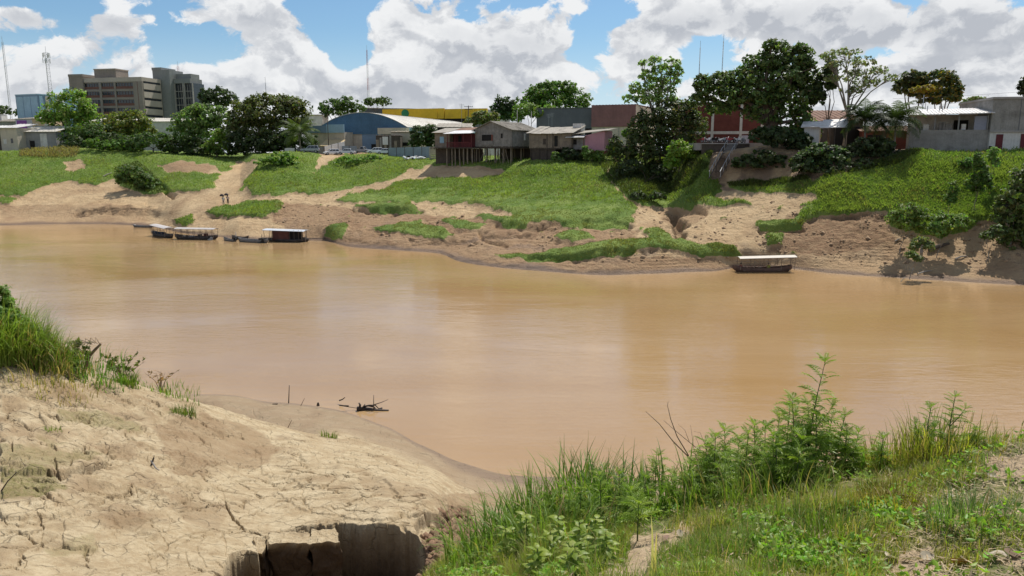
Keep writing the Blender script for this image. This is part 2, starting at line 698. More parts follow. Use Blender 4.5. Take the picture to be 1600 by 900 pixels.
FB = [
    (-1400, 352, [(340, 160), (318, 168), (295, 178), (265, 190), (240, 212)], 15.0),
    (-250, 352, [(340, 165), (318, 172), (295, 182), (265, 195), (240, 212)], 15.0),
    (0, 352, [(338, 165), (320, 171), (300, 178), (265, 192), (238, 208)], 15.0),
    (100, 350, [(340, 163), (318, 171), (292, 182), (262, 194), (232, 212)], 15.8),
    (150, 350, [(338, 164), (315, 172), (296, 180), (265, 192), (235, 210)], 15.5),
    (225, 353, [(336, 163), (314, 171), (300, 177), (270, 190), (240, 207)], 15.2),
    (300, 366, [(350, 143), (330, 150), (312, 158), (285, 172), (246, 200)], 15.0),
    (345, 370, [(352, 140), (332, 146), (318, 152), (290, 166), (250, 198)], 14.5),
    (375, 373, [(350, 137), (328, 146), (314, 152), (270, 177), (252, 198)], 14.5),
    (402, 375, [(352, 136), (326, 145), (305, 152), (275, 162), (246, 178)], 14.6),
    (450, 375, [(350, 136), (322, 146), (300, 154), (268, 164), (240, 182)], 14.8),
    (500, 376, [(355, 132), (330, 142), (305, 152), (270, 166), (243, 184)], 14.6),
    (550, 386, [(362, 126), (332, 138), (310, 148), (280, 162), (241, 184)], 14.8),
    (620, 391, [(368, 122), (338, 133), (310, 144), (280, 155), (247, 176)], 14.4),
    (685, 396, [(378, 117), (345, 127), (315, 140), (285, 150), (254, 164)], 13.9),
    (720, 409, [(392, 109), (347, 125), (315, 138), (285, 148), (256, 160)], 13.8),
    (780, 418, [(397, 103), (348, 120), (318, 132), (285, 145), (256, 156)], 13.8),
    (850, 424, [(399, 101), (350, 116), (320, 128), (285, 140), (254, 150)], 13.9),
    (950, 430, [(395, 97), (352, 112), (325, 121), (290, 133), (256, 147)], 14.3),
    (1000, 428, [(390, 98), (358, 107), (340, 114), (316, 121), (262, 145)], 14.6),
    (1040, 427, [(388, 98), (362, 105), (350, 110), (326, 122), (256, 146)], 15.2),
    (1075, 425, [(385, 99), (366, 103), (350, 109), (320, 118), (246, 136)], 15.5),
    (1110, 424, [(385, 99), (355, 106), (325, 113), (292, 119), (238, 129)], 15.7),
    (1160, 418, [(388, 99), (345, 107), (318, 112), (293, 116), (231, 127)], 15.8),
    (1220, 419, [(392, 99), (350, 104), (318, 109), (285, 115), (228, 126)], 16.0),
    (1300, 427, [(402, 96), (355, 101), (330, 104), (280, 110), (232, 122)], 15.9),
    (1400, 434, [(405, 94), (358, 99.5), (330, 103), (285, 108.5), (236, 119)], 15.3),
    (1500, 440, [(408, 91.5), (350, 98), (325, 101), (280, 106), (240, 116)], 15.1),
    (1600, 446, [(412, 89), (350, 96), (320, 99), (275, 104), (240, 114)], 15.1),
    (1850, 458, [(420, 81), (355, 89), (325, 93), (280, 99), (242, 110)], 15.0),
    (3000, 458, [(420, 81), (355, 89), (325, 93), (280, 99), (242, 110)], 15.0),
]
fpx = np.concatenate([np.linspace(-1400, -60, 25, endpoint=False), np.linspace(-60, 1660, 860, endpoint=False), np.linspace(1660, 3000, 25)])
frow = [8, 46, 70, 46, 46, 46, 8, 10]
FG = sample_sheet([fb(*c) for c in FB], [c[0] for c in FB], frow, fpx)
fx, fy, fz = FG[..., 0].copy(), FG[..., 1].copy(), FG[..., 2].copy()
qx, qy = proj(fx, fy, np.maximum(fz, 0))
# ragged edges of every patch: jitter the look-up with world-space noise
jx = qx + 11 * fbm(fx * 0.25, fy * 0.25, 4)
jy = qy + 5.0 * fbm(fx * 0.3 + 40, fy * 0.22 + 9, 4)

GRASS = [
    [(-200, 220), (150, 215), (215, 220), (250, 238), (330, 243), (368, 254), (360, 266), (345, 272), (335, 298), (290, 302), (262, 298), (240, 306), (200, 300), (178, 280), (150, 292), (105, 285), (60, 296), (30, 306), (-20, 310), (-200, 320)],
    [(385, 292), (370, 310), (395, 262), (415, 244), (440, 235), (500, 240), (490, 275), (470, 300), (440, 306), (400, 308)],
    [(462, 306), (495, 268), (540, 240), (640, 236), (680, 250), (660, 262), (630, 272), (585, 288), (500, 304)],
    [(520, 316), (592, 292), (640, 280), (700, 279), (785, 276), (800, 240), (930, 240), (945, 270), (996, 335), (990, 347), (930, 347), (830, 341), (770, 327), (700, 320), (600, 320)],
    [(640, 240), (830, 238), (800, 262), (680, 262)],
    [(770, 402), (850, 396), (960, 380), (1040, 376), (1100, 384), (1150, 385), (1165, 400), (1100, 399), (1010, 391), (960, 399), (850, 406)],
    [(580, 359), (655, 349), (710, 364), (700, 376), (640, 370)], [(505, 362), (545, 352), (535, 374), (508, 374)],
    [(556, 324), (650, 320), (658, 331), (600, 333)], [(320, 329), (395, 316), (438, 318), (437, 333), (400, 340), (345, 341)], [(272, 346), (305, 337), (300, 346), (280, 352)],
    [(985, 316), (1030, 294), (1075, 284), (1118, 284), (1130, 300), (1112, 312), (1190, 318), (1180, 326), (1110, 322), (1080, 329), (1000, 324)], [(1132, 288), (1260, 278), (1275, 304), (1160, 299)],
    [(1150, 303), (1260, 290), (1420, 240), (1700, 236), (1700, 335), (1500, 352), (1440, 345), (1370, 325), (1260, 333), (1235, 316), (1160, 309)],
    [(1225, 334), (1300, 322), (1370, 316), (1400, 330), (1320, 337), (1240, 344)], [(1182, 352), (1258, 334), (1255, 358), (1190, 364)],
    [(1385, 322), (1500, 322), (1530, 350), (1470, 380), (1390, 360)], [(1195, 376), (1225, 370), (1220, 388), (1200, 388)],
    [(930, 240), (1060, 240), (1110, 230), (1110, 285), (1040, 290), (1000, 318), (985, 316), (950, 272)], [(780, 330), (900, 345), (985, 345), (975, 357), (880, 352), (820, 346)],
    [(150, 225), (420, 225), (420, 250), (370, 254), (250, 240)], [(740, 338), (830, 345), (870, 352), (800, 356)],
    [(860, 372), (905, 362), (930, 372), (890, 380)], [(1010, 362), (1035, 358), (1040, 378), (1015, 376)], [(0, 310), (22, 312), (18, 320), (0, 319)], [(690, 345), (760, 352), (750, 362), (700, 356)],
]
BARE = [[(1132, 301), (1160, 300), (1272, 306), (1278, 318), (1200, 332), (1100, 336), (1050, 334), (1110, 324), (1180, 320)], [(1165, 330), (1250, 318), (1240, 350), (1175, 352)], [(640, 266), (680, 260), (775, 262), (780, 271), (740, 278), (640, 276)], [(505, 306), (592, 287), (600, 294), (530, 309)], [(100, 255), (125, 250), (135, 266), (105, 268)], [(640, 318), (760, 322), (770, 334), (690, 332)],
        [(245, 258), (285, 252), (335, 262), (352, 272), (300, 270), (258, 270)], [(1120, 296), (1160, 299), (1260, 312), (1240, 320), (1160, 312)], [(540, 237), (620, 233), (600, 241), (545, 243)]]
DARKWEED_SHADE = [[(1100, 236), (1250, 232), (1440, 236), (1400, 258), (1260, 282), (1200, 292), (1130, 292)], [(178, 262), (215, 252), (238, 270), (262, 296), (240, 308), (200, 304), (180, 285)], [(930, 245), (1050, 240), (1110, 255), (1080, 290), (1010, 318), (985, 316), (950, 280)]]  # dark weeds; on the tree-shaded bank, shade put into the grass colour


def mask_of(polys, X, Y):
    mm = np.zeros(X.shape, dtype=bool)
    for p in polys:
        mm |= inpoly(X, Y, p)
    return mm.astype(float)


g_far = mask_of(GRASS, jx, jy) * (1 - mask_of(BARE, jx, jy))
speck = fbm(fx * 0.35 + 3, fy * 0.3, 4)
lowzone = sstep(fz, 0.7, 2.0) * (1 - sstep(fz, 6.5, 8.5))
g_far = np.maximum(g_far, 0.8 * lowzone * (qx > 440) * (qx < 1250) * (speck > 0.52))
g_far = blur(g_far, 2)
g_soft = blur(g_far, 5)
# relief: hummocks, lumps of slumped soil, turf lips, wave-cut steps
shallow = sstep(fz, 0.15, 1.2)
soil = (1 - g_soft)
fz2 = fz.copy()
vis = sstep(fz, -0.5, 0.3)
fz2 += vis * (0.55 * fbm(fx * 0.07, fy * 0.07, 4)) * shallow
fz2 += shallow * soil * lowzone * (qx > 420) * (0.25 + 0.75 * sstep(fbm(fx * .05 + 5, fy * .07, 2), -.15, .25)) * (0.62 * (ridged(fx * 0.22, fy * 0.34, 5) - 0.45) + 0.22 * fbm(fx * 0.8, fy * 0.8, 4))
fz2 += shallow * soil * 0.14 * fbm(fx * 0.55, fy * 0.75, 5)
fz2 += g_soft * (0.38 * lowzone + 0.22)
fz2 += g_soft * 0.35 * np.abs(fbm(fx * 0.3, fy * 0.3, 4))
# wave-cut terraces close to the water
tz = sstep(qx, 560, 760) * (1 - sstep(fz2, 2.2, 3.4)) * sstep(fz2, 0.05, 0.2) + 0.6 * sstep(qx, 1250, 1330) * (1 - sstep(fz2, 3.0, 4.5)) * sstep(fz2, 0.05, 0.2)
tz = np.clip(tz, 0, 1) * (1 - g_soft) * (0.15 + 0.85 * sstep(fbm(fx * .09 + 21, fy * .2, 3), -.12, .22))
st = 0.34
fr = (fz2 + 0.10 * fbm(fx * 0.11, fy * 0.11, 3)) / st
stepz = (np.floor(fr) + sstep(fr - np.floor(fr), 0.45, 0.98)) * st
fz2 = fz2 + tz * 0.62 * (stepz - fr * st)


def gouge(X, Y, Z, qx, qy, line, width, depth, jag=1.5, seed=0):
    """lower the sheet along a polyline given at photo pixels; returns depth mask"""
    dmin = np.full(X.shape, 1e9)
    for (x1, y1), (x2, y2) in zip(line[:-1], line[1:]):
        vx, vy = x2 - x1, y2 - y1
        L2 = vx * vx + vy * vy + 1e-9
        t = np.clip(((qx - x1) * vx + (qy - y1) * vy) / L2, 0, 1)
        dmin = np.minimum(dmin, np.hypot(qx - x1 - t * vx, (qy - y1 - t * vy)))
    return (1 - sstep(dmin, width * 0.35, width)) * depth


# erosion scars, stepped scarp on the left beach, the washed-out hole on the right bank
fz2 -= gouge(fx, fy, fz2, jx, jy, [(1052, 338), (1062, 352), (1058, 372)], 11, 1.5)
fz2 -= gouge(fx, fy, fz2, jx, jy, [(250, 290), (262, 300), (268, 305)], 6, 1.0)
fz2 -= gouge(fx, fy, fz2, jx, jy, [(1100, 333), (1075, 330), (1050, 335)], 6, 0.7)
fz2 -= gouge(fx, fy, fz2, jx, jy, [(770, 352), (840, 360), (900, 352), (985, 352)], 5, 0.6)
fz2 -= gouge(fx, fy, fz2, jx, jy, [(750, 366), (765, 380), (790, 384)], 4, 0.6)
sc_l = (sstep(jy, 338, 331) - 0) * sstep(jx, 105, 140) * (1 - sstep(jx, 235, 275))
fz2 += 0.9 * sc_l * (1 - sstep(jy, 331, 316) * 0.8)
fz2 -= gouge(fx, fy, fz2, jx, jy, [(556, 330), (610, 334), (655, 330)], 5, 0.8)
fz2 -= gouge(fx, fy, fz2, jx, jy, [(820, 404), (900, 405), (985, 396)], 4.5, 0.6)
fz2 -= gouge(fx, fy, fz2, jx, jy, [(1190, 366), (1255, 360)], 4, 0.6)
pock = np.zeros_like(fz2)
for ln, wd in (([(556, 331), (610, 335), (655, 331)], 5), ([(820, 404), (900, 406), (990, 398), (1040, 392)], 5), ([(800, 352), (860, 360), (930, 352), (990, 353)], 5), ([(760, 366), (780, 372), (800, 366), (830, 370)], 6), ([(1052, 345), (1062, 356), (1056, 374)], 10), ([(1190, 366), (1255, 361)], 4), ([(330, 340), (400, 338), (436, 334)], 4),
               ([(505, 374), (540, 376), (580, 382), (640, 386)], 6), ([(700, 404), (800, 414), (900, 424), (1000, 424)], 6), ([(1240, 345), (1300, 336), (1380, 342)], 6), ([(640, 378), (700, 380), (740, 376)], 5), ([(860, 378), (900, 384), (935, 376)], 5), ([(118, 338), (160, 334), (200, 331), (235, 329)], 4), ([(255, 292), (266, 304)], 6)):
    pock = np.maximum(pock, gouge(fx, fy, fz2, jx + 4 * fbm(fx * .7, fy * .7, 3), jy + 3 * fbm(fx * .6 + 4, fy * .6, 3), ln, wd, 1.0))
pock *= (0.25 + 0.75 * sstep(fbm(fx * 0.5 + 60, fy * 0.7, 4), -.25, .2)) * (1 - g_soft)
fz2 -= 0.35 * pock * shallow
fz2 = np.where(fy > 240, fz, fz2)
fz2 = np.where(fz < -0.3, fz, np.maximum(fz2, fz * 0.3 - 0.05))
FGZ = np.stack([fx, fy, fz2], -1)
me = np_mesh('far_bank', FGZ.reshape(-1, 3), grid_faces(*fx.shape), smooth=True)
wet = (1 - sstep(fz2 + 0.25 * fbm(fx * 0.2, fy * 0.2, 3), 0.12, 0.55))
wet = np.maximum(wet, 0.6 * lowzone * soil * (qx > 440) * (1 - 0.6 * (qx > 1260)) * sstep(fbm(fx * 0.16 + 8, fy * 0.25, 4), 0.05, 0.5) * (1 - sstep(fz2, 2.0, 4.0)))
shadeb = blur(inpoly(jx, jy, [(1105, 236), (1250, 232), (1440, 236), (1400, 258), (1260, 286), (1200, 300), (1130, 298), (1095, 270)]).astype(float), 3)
wet = np.maximum(wet, 0.8 * shadeb * sstep(fbm(fx * .3, fy * .4, 4), -.5, .1))  # tree shade on this bank painted dark through the wet mask
redm = soil * (0.38 * inpoly(jx, jy, [(1180, 405), (1260, 345), (1400, 330), (1660, 350), (1660, 440), (1400, 440), (1200, 430)]) + 0.8 * inpoly(jx, jy, [(1230, 340), (1300, 325), (1380, 335), (1400, 380), (1280, 400), (1200, 395)]) + 0.7 * inpoly(jx, jy, [(1030, 325), (1110, 325), (1100, 345), (1065, 350), (1040, 350)])
                + 0.8 * inpoly(jx, jy, [(245, 255), (290, 250), (340, 262), (320, 272), (250, 270)]) + 0.85 * inpoly(jx, jy, [(440, 318), (660, 335), (850, 345), (1000, 360), (1000, 378), (800, 405), (1120, 400), (1150, 420), (950, 432), (700, 410), (560, 392), (480, 376), (420, 340)])
                + 0.8 * inpoly(jx, jy, [(535, 225), (625, 225), (625, 245), (540, 246)]) + 0.5 * inpoly(jx, jy, [(0, 320), (110, 320), (240, 330), (220, 352), (0, 352)]))
redm = np.clip(redm + 0.35 * sstep(fbm(fx * 0.12 + 77, fy * 0.12, 3), 0.15, 0.5), 0, 1)
for nm, arr in (('grass', g_far), ('wet', np.clip(wet, 0, 1)), ('red', blur(redm, 2)), ('moss', np.zeros_like(g_far)), ('soil_shade', 0.62 * pock)):  # gouges below the turf lips coloured dark in place of overhang shade
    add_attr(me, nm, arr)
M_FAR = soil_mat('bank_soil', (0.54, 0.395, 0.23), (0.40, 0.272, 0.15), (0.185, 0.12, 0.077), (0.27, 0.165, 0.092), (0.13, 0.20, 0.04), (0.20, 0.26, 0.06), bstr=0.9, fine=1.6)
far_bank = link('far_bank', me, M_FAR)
tag(far_bank, 'far river bank of bare mud and green slopes below the town', kind='structure')
GR.add(FGZ[::2, ::2])

# ---------------------------------------------------------------- river
m, t, p = new_mat('muddy_water')
tc = t.node('ShaderNodeTexCoord')
co = tc.outputs['Object']
big = t.noise(t.v('MULTIPLY', co, (0.018, 0.05, 1)), 1.0, 4.0, 0.55, 0.6)
c = t.mix(t.rng(big, 0.35, 0.68), (0.325, 0.200, 0.088), (0.372, 0.246, 0.128))
t.l.new(c, p.inputs['Base Color'])
p.inputs['Roughness'].default_value = 0.07
p.inputs['IOR'].default_value = 1.33
p.inputs['Specular IOR Level'].default_value = 0.75
calm = t.noise(t.v('MULTIPLY', co, (0.03, 0.07, 1)), 1.0, 3.0, 0.5, 1.2)
w1 = t.noise(t.v('MULTIPLY', co, (0.7, 3.0, 1)), 1.0, 4.0, 0.6, 0.4)
w2 = t.noise(t.v('MULTIPLY', co, (0.16, 0.42, 1)), 1.0, 3.0, 0.5, 0.8)
h = t.m('ADD', t.m('MULTIPLY', w1, t.rng(calm, 0.35, 0.65, 0.25, 1.0)), t.m('MULTIPLY', w2, 1.1))
t.l.new(t.bump(h, 0.14, 0.22), p.inputs['Normal'])
wv = [(-900, 2, 0), (900, 2, 0), (900, 400, 0), (-900, 400, 0)]
river = MB().add(wv, [(0, 1, 2, 3)]).build('river', m)
tag(river, 'wide brown muddy river sliding between the two banks', kind='structure')

# ---------------------------------------------------------------- near bank, left: pale cracked mud
def nb(px, pts):
    c = []
    for q in pts:
        if len(q) == 3:        # ('z', Y, z): hidden point on this column's sight line
            k = (px - 800) / F
            c.append((k * q[1] * 1.02, q[1], q[2]))
        else:
            c.append(tuple(P(px, q[0], q[1])))
    return c


Z = 'z'
NB = [
    (-500, [(Z, 4, 11), (980, 8), (900, 11), (760, 15), (640, 20), (510, 26), (Z, 32, 6.5), (Z, 40, 2), (Z, 50, 0.05), (Z, 60, -3)]),
    (-120, [(Z, 4, 11), (980, 8), (900, 11), (760, 15), (640, 20), (520, 25.5), (Z, 32, 6), (Z, 40, 1.5), (Z, 48, 0.05), (Z, 58, -3)]),
    (0, [(Z, 4, 11), (980, 8), (900, 11), (760, 15), (640, 20), (535, 25), (Z, 31, 6), (Z, 38, 1.5), (Z, 47, 0.05), (Z, 57, -3)]),
    (120, [(Z, 4, 11), (980, 8.5), (900, 11.5), (760, 16), (660, 21), (583, 25.5), (Z, 32, 4), (Z, 38, 1.0), (Z, 46, 0.05), (Z, 56, -3)]),
    (220, [(Z, 4, 11), (980, 9), (900, 12), (770, 16.5), (680, 21.5), (606, 27.5), (Z, 33, 3), (Z, 38, 0.6), (Z, 44, 0.04), (Z, 55, -3)]),
    (330, [(Z, 4, 11), (980, 9.5), (900, 12.5), (790, 17), (700, 23), (634, 29.5), (Z, 34, 1.5), (Z, 38, 0.5), (625, 41.5), (Z, 54, -3)]),
    (430, [(Z, 4, 11), (980, 10), (892, 13.3), (800, 17.5), (730, 23), (663, 31), (Z, 35, 0.8), (652, 38.5), (633, 42), (Z, 54, -3)]),
    (520, [(Z, 4, 11), (980, 10.5), (880, 13.8), (800, 17.5), (745, 21.5), (690, 30), (672, 35.0), (660, 38.2), (643, 41), (Z, 52, -3)]),
    (600, [(Z, 4, 11), (980, 10.5), (880, 13.8), (800, 17), (752, 21), (713, 28), (697, 33), (684, 36), (670, 38.3), (Z, 50, -3)]),
    (660, [(Z, 4, 11), (980, 11), (880, 14), (810, 17), (772, 19.5), (738, 26), (722, 31.5), (712, 34), (697, 36.5), (Z, 48, -3)]),
    (720, [(Z, 4, 11), (980, 10), (890, 13), (820, 18), (782, 23), (758, 28), (748, 31), (738, 32.8), (724, 34.3), (Z, 46, -3)]),
    (800, [(Z, 4, 11), (980, 10), (900, 14), (830, 19), (795, 24), (774, 28.5), (764, 30.6), (756, 31.7), (743, 33), (Z, 45, -3)]),
    (900, [(Z, 4, 11), (980, 10), (900, 14), (830, 19), (797, 24), (776, 28.5), (768, 30.4), (758, 31.5), (747, 32.7), (Z, 45, -3)]),
    (1100, [(Z, 4, 11), (980, 10), (900, 14), (840, 19), (805, 24), (785, 28), (778, 29.5), (770, 30.5), (758, 31.7), (Z, 44, -3)]),
    (1700, [(Z, 4, 11), (980, 10), (900, 14), (850, 18.5), (820, 23), (800, 27), (790, 28.5), (782, 29.5), (772, 30.5), (Z, 43, -3)]),
]
npx = np.concatenate([np.linspace(-500, -20, 30, endpoint=False), np.linspace(-20, 860, 800, endpoint=False), np.linspace(860, 1700, 60)])
nrow = [8, 40, 130, 110, 90, 26, 24, 24, 6]
NG = sample_sheet([nb(*c) for c in NB], [c[0] for c in NB], nrow, npx)
nx, ny, nz = NG[..., 0].copy(), NG[..., 1].copy(), NG[..., 2].copy()
ux, uy = proj(nx, ny, nz)
kx = ux + 9 * fbm(nx * 0.9, ny * 0.9, 5)
ky = uy + 7 * fbm(nx * 0.9 + 31, ny * 0.9 + 7, 5)
upper = sstep(nz, 1.0, 2.4)
slope_z = nz.copy()
rough_m = np.clip(mask_of([[(0, 650), (210, 690), (330, 720), (300, 790), (200, 830), (0, 790)], [(640, 790), (700, 770), (760, 800), (760, 900), (680, 900), (660, 840)], [(0, 590), (150, 600), (330, 650), (330, 690), (150, 680), (0, 640)]], kx, ky), 0, 1)
rough_m = blur(rough_m, 6)
nz += upper * (0.10 * fbm(nx * 0.35, ny * 0.35, 4) + 0.035 * fbm(nx * 1.7, ny * 1.7, 4) + 0.012 * fbm(nx * 7, ny * 7, 3))
nz += upper * rough_m * (0.15 * (ridged(nx * 0.6, ny * 0.6, 4) - 0.5) + 0.10 * fbm(nx * 2.2, ny * 2.2, 5))
# flaky laminae: thin steps where the mud peels
lam = (nz + 0.22 * fbm(nx * 0.7 + 4, ny * 0.7, 4)) / 0.11
lst = (np.floor(lam) + sstep(lam - np.floor(lam), 0.6, 0.95)) * 0.11
nz += upper * (0.30 + 0.5 * rough_m) * sstep(fbm(nx * 0.25 + 9, ny * 0.25, 3), -0.1, 0.3) * (lst - lam * 0.11)


def crack(line, width, depth, jag=4.0, sub=5):
    """open crack through jittered photo-pixel polyline, world-true depth in metres"""
    global nz
    pts = [Vector(q) for q in line]
    out = [pts[0]]
    for a, b in zip(pts[:-1], pts[1:]):
        n = max(2, int((b - a).length / 6))
        nr = Vector((-(b - a).y, (b - a).x)).normalized()
        for i in range(1, n + 1):
            q = a.lerp(b, i / n)
            if i < n:
                q = q + nr * random.uniform(-jag, jag) * 0.8
            out.append(q)
    xs = [q.x for q in out]
    ys = [q.y for q in out]
    sel = (ux > min(xs) - 12) & (ux < max(xs) + 12) & (uy > min(ys) - 12) & (uy < max(ys) + 12)
    X, Y = ux[sel], uy[sel]
    dm = np.full(X.shape, 1e9)
    for i, (a, b) in enumerate(zip(out[:-1], out[1:])):
        vx, vy = b.x - a.x, b.y - a.y
        L2 = vx * vx + vy * vy + 1e-9
        tt = np.clip(((X - a.x) * vx + (Y - a.y) * vy) / L2, 0, 1)
        taper = 0.35 + 0.65 * math.sin(math.pi * min(1, max(0, (i + 0.5) / (len(out) - 1))) * 0.85 + 0.25)
        dm = np.minimum(dm, np.hypot((X - a.x - tt * vx), 1.5 * (Y - a.y - tt * vy)) / taper)
    nz[sel] -= (1 - sstep(dm, width * 0.3, width)) * depth


BIG = [[(352, 783), (362, 802), (380, 826), (384, 832)], [(372, 808), (415, 796), (432, 786), (470, 783), (500, 786)], [(384, 832), (350, 836), (344, 842)],
       [(384, 832), (412, 840), (452, 830), (486, 822), (530, 820)], [(300, 742), (322, 726), (352, 728)], [(328, 694), (332, 712), (345, 718)], [(375, 724), (372, 734), (348, 752), (330, 770)],
       [(236, 822), (258, 848), (262, 856), (232, 872), (200, 884), (150, 896), (120, 910)], [(262, 852), (300, 836), (330, 826), (350, 830)], [(170, 800), (196, 810)],
       [(472, 760), (505, 768), (560, 765), (600, 756)], [(475, 690), (480, 700), (486, 712)], [(490, 712), (505, 726), (512, 734)], [(415, 672), (424, 686)], [(418, 730), (428, 748)],
       [(0, 815), (30, 822), (60, 816), (100, 808)], [(230, 860), (236, 888)], [(290, 862), (300, 890)], [(308, 856), (322, 886)], [(350, 842), (352, 870)],
       [(0, 686), (14, 690), (18, 712)], [(82, 742), (95, 748), (150, 738), (172, 726)], [(90, 732), (92, 745)], [(68, 654), (100, 662), (130, 660)], [(228, 640), (240, 652), (244, 668)],
       [(510, 795), (560, 800), (600, 806)], [(180, 690), (170, 700), (168, 726)], [(20, 655), (48, 668)], [(150, 600), (180, 620)], [(60, 570), (90, 610), (110, 622)],
       [(455, 735), (500, 745), (560, 748)], [(120, 770), (160, 775), (200, 768)], [(395, 640), (400, 652)], [(540, 700), (560, 715)], [(420, 760), (460, 752)], [(560, 770), (575, 790)],
       [(310, 770), (290, 785), (250, 790)], [(345, 760), (350, 775), (352, 783)], [(208, 760), (215, 775)], [(30, 760), (60, 770), (90, 766)]]
for ln in BIG:
    steep = abs(ln[-1][1] - ln[0][1]) > 0.6 * abs(ln[-1][0] - ln[0][0])
    crack(ln, random.uniform(1.1, 1.5) if steep else random.uniform(1.4, 2.3), 0.035 if steep else random.uniform(0.07, 0.13), 3.0)
for ln, wd, dp in (([(352, 783), (362, 802), (384, 832)], 2.4, 0.16), ([(384, 832), (420, 838), (452, 830), (486, 822), (532, 820)], 5, 0.7), ([(75, 745), (95, 752), (172, 728)], 5.5, 0.34), ([(84, 725), (90, 748)], 2.5, 0.10), ([(0, 690), (18, 694), (20, 712)], 2.5, 0.10), ([(640, 806), (668, 802)], 6, 0.35)):
    crack(ln, wd, dp, 2.5)
rr = random.Random(11)
for k in range(130):                  # hairline cracks over the crust
    x0, y0 = rr.uniform(0, 660), rr.uniform(600, 880)
    if y0 < 590 + (x0 / 700) * 110 + 14 or y0 > 900 - max(0, (x0 - 330)) * 0.3:
        continue
    a = rr.uniform(-0.6, 0.6)
    ln = [(x0, y0)]
    for s in range(rr.randint(1, 3)):
        a += rr.uniform(-0.9, 0.9)
        q = ln[-1]
        L = rr.uniform(10, 30)
        ln.append((q[0] + math.cos(a) * L, q[1] + 0.45 * math.sin(a) * L))
    crack(ln, rr.uniform(1.0, 1.5), rr.uniform(0.02, 0.05), 2.0)

# undercut ledges where slabs of the crust have lifted
for poly, hgt in (([(0, 700), (60, 690), (110, 696), (172, 712), (172, 729), (100, 746), (60, 742), (0, 735)], .12), ([(60, 652), (150, 640), (228, 634), (244, 650), (160, 660), (70, 668)], .09), ([(100, 815), (200, 800), (265, 815), (262, 838), (150, 862), (100, 850)], .05),
                  ([(400, 690), (500, 712), (560, 742), (500, 762), (410, 740)], .05), ([(0, 768), (80, 778), (120, 800), (40, 815), (0, 812)], .08), ([(430, 768), (560, 770), (640, 800), (600, 818), (470, 800)], .05), ([(255, 655), (300, 640), (390, 668), (330, 680)], .07)):
    nz += hgt * blur(inpoly(ux + 7 * fbm(nx * 1.1 + 3, ny * 1.1, 4), uy + 5 * fbm(nx * 1.1, ny * 1.1 + 8, 4), poly).astype(float), 1)
# network of drying cracks: cells about a metre wide, bent by noise, fading in and out
seedr = np.random.default_rng(23)
for cell, cw, cd, gsh in ((1.25, 0.027, 0.095, -0.12), (0.55, 0.014, 0.045, 0.02)):
    gx_, gy_ = np.meshgrid(np.arange(-22, 4, cell), np.arange(8, 36, cell * 1.15))
    sx_ = gx_.ravel() + seedr.uniform(-.5, .5, gx_.size) * cell
    sy_ = gy_.ravel() + seedr.uniform(-.5, .5, gx_.size) * cell * 1.15
    wx_ = nx + cell * (0.30 * fbm(nx * .9 / cell, ny * .9 / cell, 3) + 0.10 * fbm(nx * 5 / cell, ny * 5 / cell, 3))
    wy_ = ny + cell * (0.30 * fbm(nx * .9 / cell + 30, ny * .9 / cell, 3) + 0.10 * fbm(nx * 5 / cell + 9, ny * 5 / cell, 3))
    selv = (ux > -30) & (ux < 760) & (uy > 560) & (uy < 935) & (slope_z > 1.6)
    X_, Y_ = wx_[selv], wy_[selv]
    f1 = np.full(X_.shape, 1e9)
    f2 = np.full(X_.shape, 1e9)
    for a_, b_ in zip(sx_, sy_):
        near = (np.abs(X_ - a_) < cell * 2.2) & (np.abs(Y_ - b_) < cell * 2.4)
        if not near.any():
            continue
        dd_ = np.hypot(X_[near] - a_, Y_[near] - b_)
        o1, o2 = f1[near], f2[near]
        f2[near] = np.where(dd_ < o1, o1, np.minimum(o2, dd_))
        f1[near] = np.minimum(o1, dd_)
    e_ = (f2 - f1) / 2
    gate_ = sstep(fbm(nx[selv] * 0.45 + 3 * cell, ny[selv] * 0.45, 3), -0.05 + gsh, 0.30 + gsh)
    wv_ = cw * (0.5 + 0.9 * gate_) * np.clip(ny[selv] / 15, .8, 1.6)
    nz[selv] -= (1 - sstep(e_, wv_ * 0.35, wv_)) * cd * gate_
    # plates dish and tilt a little against each other
    nz[selv] += 0.020 * cell * sstep(e_, 0.0, 0.25 * cell) * gate_

# the broken scarp: everything on the camera side of this edge has dropped away
SCARP = [(348, 905), (354, 876), (360, 866), (386, 862), (404, 866), (408, 843), (424, 840), (452, 833), (488, 824), (530, 820), (575, 821), (618, 822), (640, 832), (655, 845), (668, 858), (664, 880), (640, 905)]
ex = ux + 4.5 * fbm(nx * 1.6, ny * 1.6, 5)
ey = uy + 4.0 * fbm(nx * 1.6 + 5, ny * 1.6 + 5, 5)
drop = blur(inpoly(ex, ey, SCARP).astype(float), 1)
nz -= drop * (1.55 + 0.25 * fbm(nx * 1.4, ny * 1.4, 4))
# rubble fan of red earth beside it
rub = blur(inpoly(kx, ky, [(655, 835), (690, 795), (720, 790), (745, 815), (745, 850), (730, 905), (640, 905), (668, 870)]).astype(float), 4)
nz += rub * (-0.25 + 0.30 * (ridged(nx * 1.6, ny * 1.6, 4) - 0.4) + 0.12 * fbm(nx * 6, ny * 6, 3))
